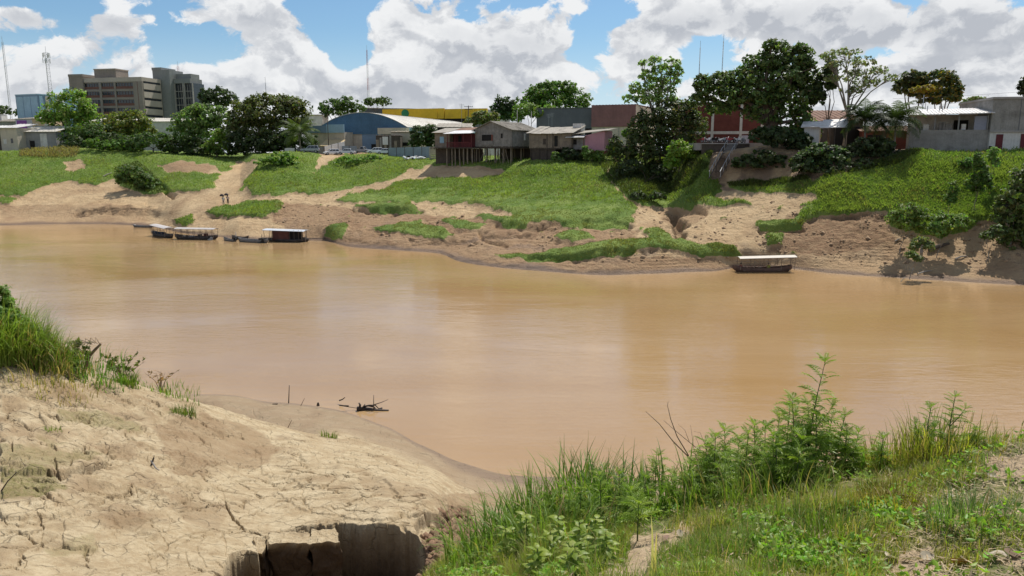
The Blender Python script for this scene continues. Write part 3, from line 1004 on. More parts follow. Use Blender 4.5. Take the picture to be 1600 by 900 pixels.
# bitten hollow
nz -= 0.35 * blur(inpoly(kx, ky, [(650, 806), (672, 800), (700, 803), (690, 830), (655, 832)]).astype(float), 3)
nz -= 0.08 * blur(inpoly(kx, ky, [(560, 748), (600, 750), (622, 768), (590, 770), (572, 765)]).astype(float), 3)
NGZ = np.stack([nx, ny, nz], -1)
me = np_mesh('mud_bank', NGZ.reshape(-1, 3), grid_faces(*nx.shape), smooth=True)
flat = 1 - sstep(slope_z + 0.5 * fbm(nx * 0.3, ny * 0.3, 3), 0.8, 2.6)
redn = np.clip(0.75 * inpoly(kx, ky, [(240, 665), (320, 655), (400, 670), (440, 705), (400, 735), (330, 725), (260, 710)]) + 0.35 * inpoly(kx, ky, [(150, 600), (230, 610), (330, 640), (240, 640), (160, 630)])
               + 0.9 * rub + 0.55 * drop + 0.5 * inpoly(kx, ky, [(560, 745), (625, 752), (690, 775), (640, 785), (575, 770)]) + 0.5 * inpoly(kx, ky, [(280, 785), (360, 790), (340, 830), (290, 820)])
               + 0.75 * (ux > 700) * (uy > 770) + 0.45 * flat + 0.45 * sstep(fbm(nx * 0.5 + 13, ny * 0.5, 4), 0.15, 0.45) + 0.7 * rough_m * sstep(fbm(nx * 0.8 + 3, ny * 0.9, 5), -0.1, 0.35), 0, 1)
mossn = np.clip(1.0 * inpoly(kx, ky, [(0, 735), (60, 735), (110, 770), (60, 785), (0, 785)]) + 0.7 * inpoly(kx, ky, [(90, 645), (160, 650), (220, 660), (225, 678), (160, 672), (95, 660)]) + 0.6 * inpoly(kx, ky, [(0, 700), (90, 715), (170, 710), (80, 745), (0, 735)])
                + 0.5 * inpoly(kx, ky, [(60, 680), (110, 700), (75, 712)]) + 0.45 * inpoly(kx, ky, [(70, 850), (150, 830), (150, 860), (80, 870)]), 0, 1)
wetn = (1 - sstep(slope_z, 0.02, 0.35)) * 0.75 + 0.42 * flat 
for nm, arr in (('grass', np.zeros_like(nz)), ('wet', np.clip(wetn, 0, 1)), ('red', blur(redn, 4)), ('moss', blur(mossn, 5)), ('soil_shade', np.clip(drop + .55 * rub * sstep(fbm(nx * 2, ny * 2, 3), -.2, .3), 0, 1))):  # scarp face painted near-black as shade; rubble darker in patches
    add_attr(me, nm, arr)
M_NEAR = soil_mat('cracked_mud', (0.50, 0.405, 0.262), (0.345, 0.255, 0.148), (0.215, 0.15, 0.098), (0.27, 0.185, 0.105), (0.09, 0.15, 0.03), (0.13, 0.2, 0.04), bstr=0.75, fine=9.0, moss=(0.20, 0.175, 0.07), flakes=1.6)
mud_bank = link('mud_bank', me, M_NEAR)
tag(mud_bank, 'pale dry cracked mud bank sloping to the river in the foreground', kind='structure')
GR.add(NGZ[::2, ::2])

# ---------------------------------------------------------------- near bank, right: grassy shoulder
QB = [
    (660, [(Z, 1.5, 13.2), (940, 7.5), (925, 8.2), (915, 8.8), (Z, 11.5, 6.0), (Z, 16, 2)]),
    (700, [(Z, 1.5, 13.3), (905, 7.8), (893, 8.8), (886, 9.4), (Z, 12.5, 5.6), (Z, 17, 2)]),
    (760, [(Z, 1.5, 13.3), (900, 7.0), (862, 8.5), (846, 9.3), (Z, 13, 5.6), (Z, 18, 2)]),
    (850, [(Z, 1.5, 13.4), (900, 5.8), (850, 7.5), (816, 9.5), (Z, 14, 5.6), (Z, 20, 1.5)]),
    (950, [(Z, 1.5, 13.4), (900, 5.3), (850, 7.0), (802, 9.0), (Z, 14, 6), (Z, 22, 1.5)]),
    (1050, [(Z, 1.5, 13.4), (900, 5.0), (840, 6.5), (787, 8.8), (Z, 14, 6.5), (Z, 24, 1)]),
    (1150, [(Z, 1.5, 13.4), (900, 4.8), (830, 6.2), (772, 8.3), (Z, 13.5, 7), (Z, 25, 0)]),
    (1280, [(Z, 1.5, 13.4), (900, 4.6), (810, 6.0), (748, 8.0), (Z, 13, 8), (Z, 25, -1)]),
    (1400, [(Z, 1.5, 13.4), (900, 4.5), (800, 5.8), (728, 7.5), (Z, 13, 8.3), (Z, 25, -1)]),
    (1500, [(Z, 1.5, 13.4), (900, 4.4), (790, 5.6), (702, 7.1), (Z, 12, 9), (Z, 25, -1)]),
    (1600, [(Z, 1.5, 13.4), (900, 4.3), (780, 5.4), (697, 6.7), (Z, 12, 9), (Z, 25, -1)]),
    (2000, [(Z, 1.5, 13.4), (900, 4.3), (780, 5.4), (697, 6.7), (Z, 12, 9), (Z, 25, -1)]),
]
qpx = np.concatenate([np.linspace(660, 1620, 320, endpoint=False), np.linspace(1620, 2000, 20)])
QG = sample_sheet([nb(*c) for c in QB], [c[0] for c in QB], [6, 60, 60, 26, 10], qpx)
rx_, ry_, rz_ = QG[..., 0].copy(), QG[..., 1].copy(), QG[..., 2].copy()
vx_, vy_ = proj(rx_, ry_, rz_)
hx = vx_ + 12 * fbm(rx_ * 2, ry_ * 2, 4)
hy = vy_ + 10 * fbm(rx_ * 2 + 9, ry_ * 2, 4)
inview = sstep(ry_, 2.5, 3.8)
rz_ += inview * (0.10 * fbm(rx_ * 0.8, ry_ * 0.8, 4) + 0.06 * fbm(rx_ * 3.1, ry_ * 3.1, 4))
g_near = np.ones_like(rz_)
BAREN_ = [[(960, 835), (1010, 825), (1090, 826), (1130, 842), (1090, 862), (1030, 870), (1000, 905), (955, 905), (965, 870)], [(1500, 700), (1610, 696), (1620, 760), (1530, 745)], [(1400, 868), (1460, 855), (1475, 905), (1385, 905)], [(1500, 860), (1620, 850), (1620, 905), (1500, 905)], [(1270, 752), (1320, 745), (1330, 775), (1280, 780)], [(1440, 820), (1490, 815), (1480, 840), (1440, 845)]]
BAREN = [[(985, 842), (1020, 836), (1080, 836), (1085, 850), (1035, 862), (1000, 900), (975, 900), (980, 865)]] + BAREN_[2:3] + [[(1540, 715), (1610, 705), (1620, 740), (1560, 735)]]
g_near = 1 - mask_of(BAREN, hx, hy)
g_near = np.where(ry_ > 9.6, 0.35, g_near)
g_near = blur(g_near * (0.35 + 0.65 * (fbm(rx_ * 1.4, ry_ * 1.4, 3) > -0.25)), 2)
rz_ -= 0.16 * blur(inpoly(vx_, vy_, [(1098, 822), (1112, 822), (1116, 838), (1100, 840)]).astype(float), 1)
QGZ = np.stack([rx_, ry_, rz_], -1)
me = np_mesh('grassy_bank', QGZ.reshape(-1, 3), grid_faces(*rx_.shape), smooth=True)
for nm, arr in (('grass', g_near * 0.85), ('wet', np.zeros_like(rz_)), ('red', 0.45 + 0.4 * sstep(fbm(rx_ * 1.2, ry_ * 1.2, 3), 0, 0.4)), ('moss', np.zeros_like(rz_))):
    add_attr(me, nm, arr)
M_GR = soil_mat('turf_soil', (0.46, 0.36, 0.24), (0.31, 0.225, 0.135), (0.15, 0.1, 0.06), (0.33, 0.235, 0.14), (0.12, 0.14, 0.04), (0.20, 0.18, 0.075), bstr=0.7, fine=14.0)
grassy_bank = link('grassy_bank', me, M_GR)
tag(grassy_bank, 'grassy shoulder of the near bank in the lower right', kind='structure')
GR.add(QGZ)
# ================================================================== trees and shrubs of the far bank
M_LEAF = leaf_mat('foliage', trans=0.46, tint=(2.15, 2.1, 1.75))
M_BARK = mat('bark', (0.13, 0.10, 0.075), 0.9, 0.35, 3.0, bump=0.6, bscale=12)
M_BARKL = mat('pale_bark', (0.27, 0.24, 0.20), 0.9, 0.3, 3.0, bump=0.5, bscale=12)


def leaf_cards(pts, nrm, size, col, jit=0.35, aspect=1.7, fold=0.25, g=rng):
    """one small folded leaf-sized kite (2 triangles sharing a rib) per point"""
    n = len(pts)
    nr = nrm + g.normal(0, jit, (n, 3))
    nr /= np.linalg.norm(nr, axis=1, keepdims=True) + 1e-9
    a = g.normal(0, 1, (n, 3))
    a -= nr * (a * nr).sum(1, keepdims=True)
    a /= np.linalg.norm(a, axis=1, keepdims=True) + 1e-9
    b = np.cross(nr, a)
    s = (size * g.uniform(0.65, 1.35, n))[:, None]
    p0 = pts - a * s * aspect * 0.5
    p2 = pts + a * s * aspect * 0.5
    p1 = pts + b * s * 0.5 - nr * s * fold + a * s * 0.1
    p3 = pts - b * s * 0.5 - nr * s * fold + a * s * 0.1
    v = np.stack([p0, p1, p2, p3], 1).reshape(-1, 3)
    i = np.arange(n)[:, None] * 4
    f = np.concatenate([i + np.array([[0, 1, 2]]), i + np.array([[0, 2, 3]])])
    c = np.repeat(col, 4, axis=0)
    return v, f, c


def crown_points(lobes, n, clump=0.30, shell=0.55, g=rng, drop=0.0, nclump=None):
    """leaf positions gathered in clumps spread through ellipsoid lobes (cx,cy,cz,rx,ry,rz)"""
    L = np.array(lobes, float)
    vol = L[:, 3] * L[:, 5] + 0.2
    vol /= vol.sum()
    P_, N_, T_ = [], [], []
    for l, wv in zip(L, vol):
        m = max(4, int(n * wv))
        rad = l[3:6]
        cr = clump * float(rad.min())
        nc = nclump or max(5, int(5.0 / (clump * clump)))
        d = g.normal(0, 1, (nc, 3))
        d /= np.linalg.norm(d, axis=1, keepdims=True)
        d[:, 2] = np.where(d[:, 2] < -0.8, -d[:, 2], d[:, 2])
        r = shell + (1 - shell) * g.uniform(0, 1, nc) ** 0.6
        r *= g.uniform(0.82, 1.10, nc)
        cc = d * r[:, None] * rad
        tint = g.normal(0, 1, nc)
        k = g.integers(0, nc, m)
        o = g.normal(0, 1, (m, 3))
        on = np.linalg.norm(o, axis=1, keepdims=True)
        o = o / on * (g.uniform(0.25, 1.0, (m, 1)) ** 0.5)
        sc_ = cr * g.uniform(0.7, 1.3, nc)[k][:, None]
        p = cc[k] + o * sc_ * np.array([1.15, 1.15, 0.75])
        if drop:
            p[:, 2] -= drop * g.uniform(0, 1, m) ** 2 * cr
        nn = o * 0.7 + d[k] * 0.5 + np.array([0, 0, 0.45])
        P_.append(p + l[:3])
        N_.append(nn)
        T_.append(tint[k])
    P_ = np.concatenate(P_)
    N_ = np.concatenate(N_)
    N_ /= np.linalg.norm(N_, axis=1, keepdims=True) + 1e-9
    return P_, N_, np.concatenate(T_)


def leaf_cols(base, n, tint, g=rng, var=0.25, warm=None, wfrac=0.0):
    b = np.array(base)[None, :] * (1 + var * (0.5 * tint[:, None] + 0.6 * g.normal(0, 1, (n, 1))))
    b = b * (1 + 0.12 * g.normal(0, 1, (n, 3)))
    if warm is not None:
        s = g.uniform(0, 1, n) < wfrac
        b[s] = np.array(warm) * (1 + 0.2 * g.normal(0, 1, (s.sum(), 1)))
    return np.clip(b, 0.004, 0.6)


def limb_mesh(base, lobes, r0, fork=0.35, twigs=3, g=None, sides=6, lean=0.12):
    g = g or random
    mb = MB()
    L = [Vector(l[:3]) for l in lobes]
    cx = sum((l for l in L), Vector()) / len(L)
    base = Vector(base)
    top = Vector((base.x * 0.6 + cx.x * 0.4, base.y * 0.6 + cx.y * 0.4, base.z + (cx.z - base.z) * fork))
    mid = base.lerp(top, 0.5) + Vector((g.uniform(-lean, lean), g.uniform(-lean, lean), 0)) * (top - base).length
    mb.tube([base - Vector((0, 0, 0.5)), base + Vector((0, 0, 0.15)), mid, top], [r0 * 1.35, r0 * 1.08, r0 * 0.85, r0 * 0.72], sides + 2)
    for l, lo in zip(L, lobes):
        e = l + Vector((g.uniform(-.2, .2) * lo[3], g.uniform(-.2, .2) * lo[4], 0.2 * lo[5]))
        m1 = top.lerp(e, 0.45) + Vector((g.uniform(-.1, .1), g.uniform(-.1, .1), 0.12)) * (e - top).length
        mb.tube([top, m1, e], [r0 * 0.55, r0 * 0.33, r0 * 0.1], sides)
        for _ in range(twigs):
            d = Vector((g.uniform(-1, 1) * lo[3], g.uniform(-1, 1) * lo[4], g.uniform(-.3, .9) * lo[5]))
            q = m1.lerp(e, g.uniform(0.1, 0.9))
            mb.tube([q, q.lerp(l + d * 0.85, 0.5) + Vector((0, 0, 0.05 * lo[5])), l + d * 0.85], [r0 * 0.22, r0 * 0.13, r0 * 0.04], 4)
    return mb


def lobes_from_px(spec, Y, depth=0.85):
    out = []
    for (cx, cy, rx, ry) in spec:
        c = P(cx, cy, Y + random.uniform(-0.15, 0.15) * rx / F * Y)
        k = Y / F * 1.01
        out.append([c.x, c.y, c.z, rx * k, rx * k * depth, ry * k])
    return out


def tree(name, label, cat, base_px, Y, spec, col, n=3500, leaf=0.42, clump=0.30, shell=0.5, r0=0.3, bark=None, group='trees along the far bank', warm=None, wfrac=0.0,
         fork=0.35, twigs=3, var=0.25, base_y=None, depth=0.85, drop=0.0, jit=0.45, fold=0.25, which=0, sink=0.0):
    g = np.random.default_rng(abs(hash(label)) % 100000 if False else sum(ord(ch) * (i + 1) for i, ch in enumerate(label)) % 99991)
    lob = lobes_from_px(spec, Y, depth)
    b = P(base_px, 240, base_y or Y)
    bz = GR.z(b.x, base_y or Y, which) - sink
    root = thing(name, label, cat, (b.x, base_y or Y, bz), 0, group)
    o = Vector((b.x, base_y or Y, bz))
    ll = [[l[0] - o.x, l[1] - o.y, l[2] - o.z, *l[3:]] for l in lob]
    rr = random.Random(int(g.integers(0, 99999)))
    limb_mesh((0, 0, 0), ll, r0, fork, twigs, rr).build('trunk', bark or M_BARK, root, smooth=True)
    pts, nr, ti = crown_points(ll, n, clump, shell, g, drop)
    keep = pts[:, 2] > 0.1
    pts, nr, ti = pts[keep], nr[keep], ti[keep]
    v, f, c = leaf_cards(pts, nr, leaf, leaf_cols(col, len(pts), ti, g, var, warm, wfrac), jit, fold=fold, g=g)
    link('crown', np_mesh('crown', v, f, c), M_LEAF, root)
    return root


DARKG = (0.042, 0.072, 0.018)
MIDG = (0.055, 0.095, 0.020)
LITG = (0.095, 0.150, 0.032)
OLIVE = (0.080, 0.100, 0.030)
GT = 'trees along the far bank'

# --- left third
tree('broadleaf_tree', 'light green spreading tree in front of the left end of the grey office block', 'tree', 112, 226,
     [(112, 168, 34, 26), (88, 178, 22, 16), (135, 180, 20, 20), (110, 198, 34, 22), (70, 186, 14, 12), (128, 205, 26, 18)], LITG, 5200, 0.55, 0.30, r0=0.45)
tree('broadleaf_tree', 'olive green tree with yellowish leaves below the office block windows', 'tree', 190, 222,
     [(186, 196, 30, 20), (212, 190, 22, 20), (165, 210, 26, 20), (205, 214, 36, 18), (225, 200, 18, 18)], (0.075, 0.095, 0.022), 5200, 0.5, 0.28, r0=0.35, warm=(0.16, 0.15, 0.03), wfrac=0.15)
tree('broadleaf_tree', 'dark low tree beside the two storey tin roofed house on the left', 'tree', 150, 216,
     [(150, 212, 26, 18), (120, 214, 22, 18), (140, 226, 40, 12)], DARKG, 3600, 0.5, r0=0.25)
tree('broadleaf_tree', 'broad dark bush hanging over the top of the left slope', 'tree', 240, 206,
     [(235, 222, 36, 14), (270, 226, 30, 14), (210, 222, 26, 12)], (0.04, 0.07, 0.018), 3800, 0.42, r0=0.2)
tree('broadleaf_tree', 'silvery light leaved tree in front of the grey tower', 'tree', 300, 212,
     [(296, 188, 26, 22), (322, 182, 24, 20), (345, 184, 18, 18), (290, 210, 26, 20), (328, 212, 26, 22), (310, 170, 14, 8)], (0.080, 0.125, 0.040), 6200, 0.48, 0.30, r0=0.35, var=0.4)
tree('broadleaf_tree', 'slim yellow green sapling tree standing in the dark grove beside the ramp', 'tree', 338, 204,
     [(340, 222, 16, 18), (328, 232, 14, 12), (352, 230, 10, 16)], (0.085, 0.13, 0.025), 2000, 0.4, r0=0.14)
tree('flat_topped_tree', 'dark airy flat topped tree rising behind the grove right of the grey tower', 'tree', 340, 262,
     [(325, 152, 16, 13), (345, 148, 20, 11), (362, 156, 12, 9), (338, 160, 22, 8)], (0.030, 0.046, 0.018), 2600, 0.55, 0.26, r0=0.4)
tree('broadleaf_tree', 'great dark olive tree with a dense rounded crown above the ramp', 'tree', 412, 206,
     [(420, 172, 44, 24), (450, 178, 34, 28), (385, 182, 28, 28), (410, 160, 30, 12), (450, 162, 26, 14), (395, 208, 36, 24), (432, 208, 36, 22), (465, 190, 18, 24), (372, 208, 22, 26)], (0.060, 0.072, 0.026), 11500, 0.5, 0.24, r0=0.7)
tree('broadleaf_tree', 'shadowy undergrowth tree in the hollow at the head of the ramp', 'tree', 400, 199,
     [(395, 226, 24, 14), (370, 224, 18, 18), (425, 222, 24, 16), (440, 228, 18, 10)], (0.022, 0.034, 0.012), 3600, 0.45, r0=0.2)
tree('broadleaf_tree', 'small rounded dark green tree behind the blue arched warehouse', 'tree', 530, 268,
     [(520, 166, 20, 12), (540, 162, 20, 11), (556, 170, 16, 9), (508, 172, 12, 8), (528, 176, 26, 8)], (0.040, 0.072, 0.018), 3200, 0.52, r0=0.35)
tree('flat_topped_tree', 'distant umbrella shaped tree peeping over the grey factory roof', 'tree', 590, 345,
     [(580, 158, 14, 5), (598, 157, 13, 5), (588, 162, 22, 4)], (0.05, 0.075, 0.025), 900, 0.7, r0=0.3)
tree('broadleaf_tree', 'faint low tree line clump at the extreme left behind the houses', 'tree', 0, 300,
     [(0, 172, 16, 8), (-25, 172, 20, 9), (40, 176, 22, 8), (60, 176, 16, 8)], (0.045, 0.065, 0.025), 1600, 0.7, r0=0.3)
tree('broadleaf_tree', 'dark understorey thicket behind the left slope below the light green tree', 'tree', 165, 212,
     [(120, 226, 26, 12), (160, 228, 30, 12), (200, 228, 30, 12), (180, 218, 30, 10)], (0.028, 0.046, 0.014), 4200, 0.42, r0=0.2)
tree('broadleaf_tree', 'dark understorey thicket between the silvery tree and the great olive tree', 'tree', 310, 206,
     [(285, 232, 22, 14), (315, 234, 26, 14), (350, 236, 24, 14), (375, 238, 18, 12), (300, 222, 20, 10)], (0.026, 0.042, 0.013), 4200, 0.40, r0=0.2)
tree('broadleaf_tree', 'dark understorey thicket behind the palm and the head of the ramp', 'tree', 430, 200,
     [(410, 238, 22, 12), (440, 236, 22, 12), (465, 232, 18, 12), (485, 222, 16, 12), (450, 216, 24, 14)], (0.024, 0.04, 0.013), 4200, 0.40, r0=0.2)
# --- centre
tree('broadleaf_tree', 'dark bush between the block house and the first stilt house', 'tree', 660, 184,
     [(658, 212, 16, 16), (672, 206, 12, 12), (650, 222, 12, 10), (675, 222, 12, 14)], (0.032, 0.052, 0.014), 2800, 0.4, r0=0.18)
tree('broadleaf_tree', 'olive bush with a round top behind the gabled stilt house', 'tree', 752, 196,
     [(750, 186, 17, 12), (770, 184, 12, 8), (735, 190, 10, 8)], (0.085, 0.10, 0.036), 1700, 0.45, r0=0.2)
tree('broadleaf_tree', 'big dome shaped green tree over the dark grey warehouse', 'tree', 862, 232,
     [(862, 150, 38, 22), (835, 158, 26, 18), (895, 156, 28, 18), (865, 164, 52, 14), (878, 138, 30, 11), (848, 142, 24, 12)], (0.055, 0.100, 0.018), 8200, 0.5, 0.22, shell=0.6, r0=0.6)
tree('broadleaf_tree', 'dark pointed tree left of the dome shaped tree', 'tree', 790, 224,
     [(788, 164, 14, 14), (778, 172, 12, 10), (800, 170, 14, 12), (790, 180, 20, 10)], (0.028, 0.048, 0.016), 2200, 0.5, r0=0.3)
tree('broadleaf_tree', 'pale green scrubby tree tangled with bare branches below the dome shaped tree', 'tree', 820, 206,
     [(820, 172, 16, 12), (845, 176, 18, 10), (808, 184, 12, 8), (860, 172, 12, 8)], (0.085, 0.130, 0.035), 1900, 0.45, 0.35, r0=0.2, bark=M_BARKL)
tree('round_topped_tree', 'small clipped ball shaped tree before the cream warehouse wall', 'tree', 979, 172,
     [(979, 208, 8, 8)], (0.065, 0.115, 0.02), 700, 0.32, 0.3, shell=0.4, r0=0.10, fork=0.7)
# --- big trees right of centre
tree('tall_tree', 'tall light green tree with open airy top standing over the ravine', 'tree', 1036, 143,
     [(1050, 100, 14, 9), (1022, 96, 12, 8), (1034, 110, 18, 9), (1010, 118, 14, 10), (1046, 124, 16, 12), (1024, 132, 16, 12), (998, 138, 16, 10), (1012, 152, 20, 12), (1042, 150, 22, 14), (984, 154, 12, 7), (1060, 112, 8, 8), (1004, 98, 7, 5)], (0.125, 0.180, 0.060), 3000, 0.36, 0.34, shell=0.55, r0=0.32, bark=M_BARKL, twigs=5, var=0.35)
tree('vine_covered_tree', 'dark vine smothered tree filling the ravine below the tall airy tree', 'tree', 1046, 140,
     [(1040, 178, 38, 22), (1020, 206, 36, 28), (1060, 206, 34, 28), (1000, 232, 30, 24), (1036, 242, 36, 26), (975, 246, 20, 16), (1075, 178, 20, 22), (1018, 268, 30, 18), (1085, 200, 22, 24), (1000, 205, 20, 30), (960, 232, 14, 16)], (0.040, 0.055, 0.020), 10500, 0.36, 0.24, r0=0.4, var=0.4, warm=(0.12, 0.10, 0.05), wfrac=0.07)
tree('shrub', 'sunlit yellow green shrub beside the wooden stairway', 'shrub', 1062, 131,
     [(1060, 236, 18, 16), (1078, 240, 14, 12), (1050, 252, 14, 14)], (0.100, 0.155, 0.025), 2200, 0.34, r0=0.1, group='shrubs on the far bank')
tree('mango_tree', 'huge dark dense tree with drooping boughs over the brick building', 'tree', 1205, 128,
     [(1215, 84, 26, 20), (1245, 92, 28, 22), (1188, 100, 28, 18), (1160, 122, 36, 16), (1125, 128, 32, 16), (1105, 138, 20, 14), (1225, 120, 44, 24), (1180, 142, 44, 24), (1240, 152, 34, 28), (1140, 152, 38, 16), (1195, 172, 36, 22), (1250, 185, 22, 22), (1262, 120, 16, 30), (1205, 70, 13, 9), (1250, 76, 14, 9), (1235, 208, 30, 12), (1268, 205, 16, 18), (1095, 128, 12, 12), (1092, 156, 18, 12), (1125, 170, 26, 10), (1165, 112, 14, 10), (1205, 150, 24, 12)],
     (0.052, 0.080, 0.026), 17000, 0.40, 0.17, shell=0.5, r0=0.75, twigs=4, drop=0.8, var=0.35)
tree('shrub', 'dark glossy shrub at the foot of the huge dense tree', 'shrub', 1225, 122,
     [(1215, 215, 26, 16), (1245, 222, 22, 16), (1190, 212, 20, 12)], (0.026, 0.042, 0.016), 3600, 0.36, r0=0.14, group='shrubs on the far bank')
tree('shrub', 'broad leaved bush with pale glinting leaves below the small tin shed', 'shrub', 1285, 114,
     [(1280, 242, 26, 18), (1258, 250, 22, 14), (1308, 246, 22, 16), (1272, 262, 28, 14), (1320, 258, 18, 12)], (0.036, 0.058, 0.022), 4200, 0.38, 0.3, r0=0.14, var=0.5, group='shrubs on the far bank')
tree('shrub', 'dense dark bank of bushes under the two palms', 'shrub', 1365, 115,
     [(1335, 240, 22, 14), (1365, 244, 24, 14), (1395, 246, 22, 12), (1350, 226, 20, 12), (1420, 244, 18, 9), (1380, 228, 20, 12)], (0.024, 0.036, 0.014), 4200, 0.34, r0=0.12, group='shrubs on the far bank')
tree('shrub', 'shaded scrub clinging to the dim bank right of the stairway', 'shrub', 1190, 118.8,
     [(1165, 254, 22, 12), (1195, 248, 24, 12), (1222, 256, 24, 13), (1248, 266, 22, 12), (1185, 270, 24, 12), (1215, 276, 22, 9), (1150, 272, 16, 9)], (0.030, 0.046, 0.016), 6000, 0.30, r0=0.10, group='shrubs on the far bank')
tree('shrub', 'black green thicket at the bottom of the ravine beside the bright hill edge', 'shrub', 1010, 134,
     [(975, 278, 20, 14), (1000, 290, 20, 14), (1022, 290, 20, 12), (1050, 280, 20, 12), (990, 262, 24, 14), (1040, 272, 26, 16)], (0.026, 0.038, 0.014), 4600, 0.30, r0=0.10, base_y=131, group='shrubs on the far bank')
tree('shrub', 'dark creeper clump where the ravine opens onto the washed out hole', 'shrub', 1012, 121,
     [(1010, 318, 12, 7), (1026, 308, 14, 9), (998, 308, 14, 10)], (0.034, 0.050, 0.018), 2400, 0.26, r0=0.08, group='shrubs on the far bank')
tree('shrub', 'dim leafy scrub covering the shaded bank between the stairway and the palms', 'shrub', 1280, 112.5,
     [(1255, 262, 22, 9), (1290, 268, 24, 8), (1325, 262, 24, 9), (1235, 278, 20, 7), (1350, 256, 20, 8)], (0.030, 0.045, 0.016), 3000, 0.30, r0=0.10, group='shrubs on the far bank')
tree('feathery_tree', 'thin see through tree with a pale forking trunk left of the palms', 'tree', 1318, 124,
     [(1318, 84, 26, 9), (1300, 100, 20, 9), (1345, 98, 26, 9), (1370, 112, 22, 8), (1392, 122, 14, 6), (1330, 118, 26, 10), (1355, 130, 22, 9), (1300, 122, 16, 8), (1335, 142, 22, 7), (1290, 86, 12, 7)], (0.105, 0.125, 0.065), 2500, 0.26, 0.34, shell=0.25, r0=0.30, bark=M_BARKL, fork=0.42, twigs=9, depth=0.9)
tree('broadleaf_tree', 'dark leaf cluster tree between the huge dense tree and the thin tree', 'tree', 1294, 127,
     [(1297, 110, 12, 14), (1286, 130, 12, 14), (1278, 150, 12, 18), (1300, 134, 7, 8)], (0.032, 0.050, 0.020), 2300, 0.38, r0=0.16)
tree('round_topped_tree', 'dark round tree at left of the pair with rusty yellow blossom', 'tree', 1425, 152,
     [(1425, 124, 22, 13), (1412, 136, 16, 12), (1436, 140, 18, 14)], (0.040, 0.050, 0.020), 3000, 0.42, 0.22, shell=0.65, r0=0.35, warm=(0.10, 0.08, 0.02), wfrac=0.08)
tree('round_topped_tree', 'dark round tree flushed with orange yellow blossom on its crown', 'tree', 1470, 150,
     [(1468, 124, 26, 15), (1482, 140, 20, 22), (1455, 150, 24, 14), (1490, 150, 12, 12)], (0.038, 0.052, 0.020), 3600, 0.42, 0.22, shell=0.65, r0=0.35, warm=(0.15, 0.11, 0.02), wfrac=0.22)
tree('broadleaf_tree', 'yellowish blossoming bough tree in front between the two round trees', 'tree', 1447, 147,
     [(1447, 139, 22, 6), (1436, 141, 12, 5)], (0.135, 0.105, 0.02), 1000, 0.34, 0.3, r0=0.12)
tree('broadleaf_tree', 'small pale tree showing above the tin roof of the block walled shed', 'tree', 1524, 160,
     [(1520, 158, 16, 6), (1536, 158, 10, 5), (1508, 162, 8, 4)], (0.10, 0.12, 0.045), 900, 0.4, r0=0.15)
tree('broadleaf_tree', 'dark tree cut off by the right edge behind the concrete warehouse', 'tree', 1606, 150,
     [(1604, 134, 12, 16), (1616, 140, 14, 18)], (0.025, 0.035, 0.015), 1500, 0.42, r0=0.3)
# --- shrubs of the right-hand slope
GS = 'shrubs on the far bank'
tree('large_bush', 'large dark overhanging bush at the right edge of the far bank', 'bush', 1592, 93,
     [(1590, 310, 32, 30), (1610, 280, 30, 30), (1575, 345, 26, 24), (1612, 350, 34, 44), (1590, 375, 30, 26), (1570, 325, 18, 16), (1620, 400, 26, 20)], (0.055, 0.075, 0.026), 8500, 0.30, 0.26, r0=0.16, bark=M_BARKL, twigs=6, group=GS, var=0.4, sink=0.5)
for args in (
    ('tall narrow dark shrub in the bright grass on the right', 1533, 99, [(1530, 268, 12, 20), (1522, 290, 14, 16), (1538, 285, 12, 18), (1528, 250, 7, 12)], (0.055, 0.095, 0.022), 2300, 0.24),
    ('light green sapling with a thin stem before the concrete warehouse', 1553, 103, [(1553, 236, 9, 7), (1549, 246, 8, 7), (1556, 254, 7, 9)], (0.10, 0.16, 0.05), 500, 0.24),
    ('bushy shrub near the narrow dark shrub close to its left', 1490, 98, [(1490, 296, 8, 14), (1484, 310, 10, 10)], (0.065, 0.11, 0.025), 900, 0.22),
    ('round leafy bush under the shade line of the block wall', 1515, 108, [(1515, 254, 16, 8), (1505, 258, 10, 6)], (0.055, 0.10, 0.025), 1000, 0.26),
    ('reedy green shrub on the brow over the brown slump', 1420, 95, [(1418, 330, 22, 14), (1400, 340, 16, 14), (1440, 338, 18, 14), (1425, 352, 22, 12)], (0.085, 0.125, 0.035), 3000, 0.22),
    ('spreading shrub with grey stems right of the bleached stump', 1480, 93, [(1478, 346, 24, 14), (1500, 350, 20, 14), (1465, 360, 18, 12)], (0.085, 0.13, 0.035), 2800, 0.22),
    ('small grey green bush on the bare mud above the water at right', 1440, 88.5, [(1438, 378, 14, 9), (1450, 384, 10, 8), (1428, 386, 9, 7)], (0.085, 0.105, 0.045), 1100, 0.20),
    ('low bush on the stepped mud near the waterline at right', 1425, 86.5, [(1424, 398, 10, 6), (1434, 404, 8, 5)], (0.07, 0.095, 0.035), 600, 0.18),
    ('dark shrub shading the foot of the right edge bush', 1560, 90.5, [(1558, 362, 18, 10), (1545, 368, 12, 8)], (0.05, 0.07, 0.026), 1300, 0.22),
):
    tree('shrub', args[0], 'shrub', args[1], args[2], args[3], args[4], args[5], args[6], 0.34, r0=0.05, bark=M_BARKL, group=GS, twigs=4, sink=0.05)
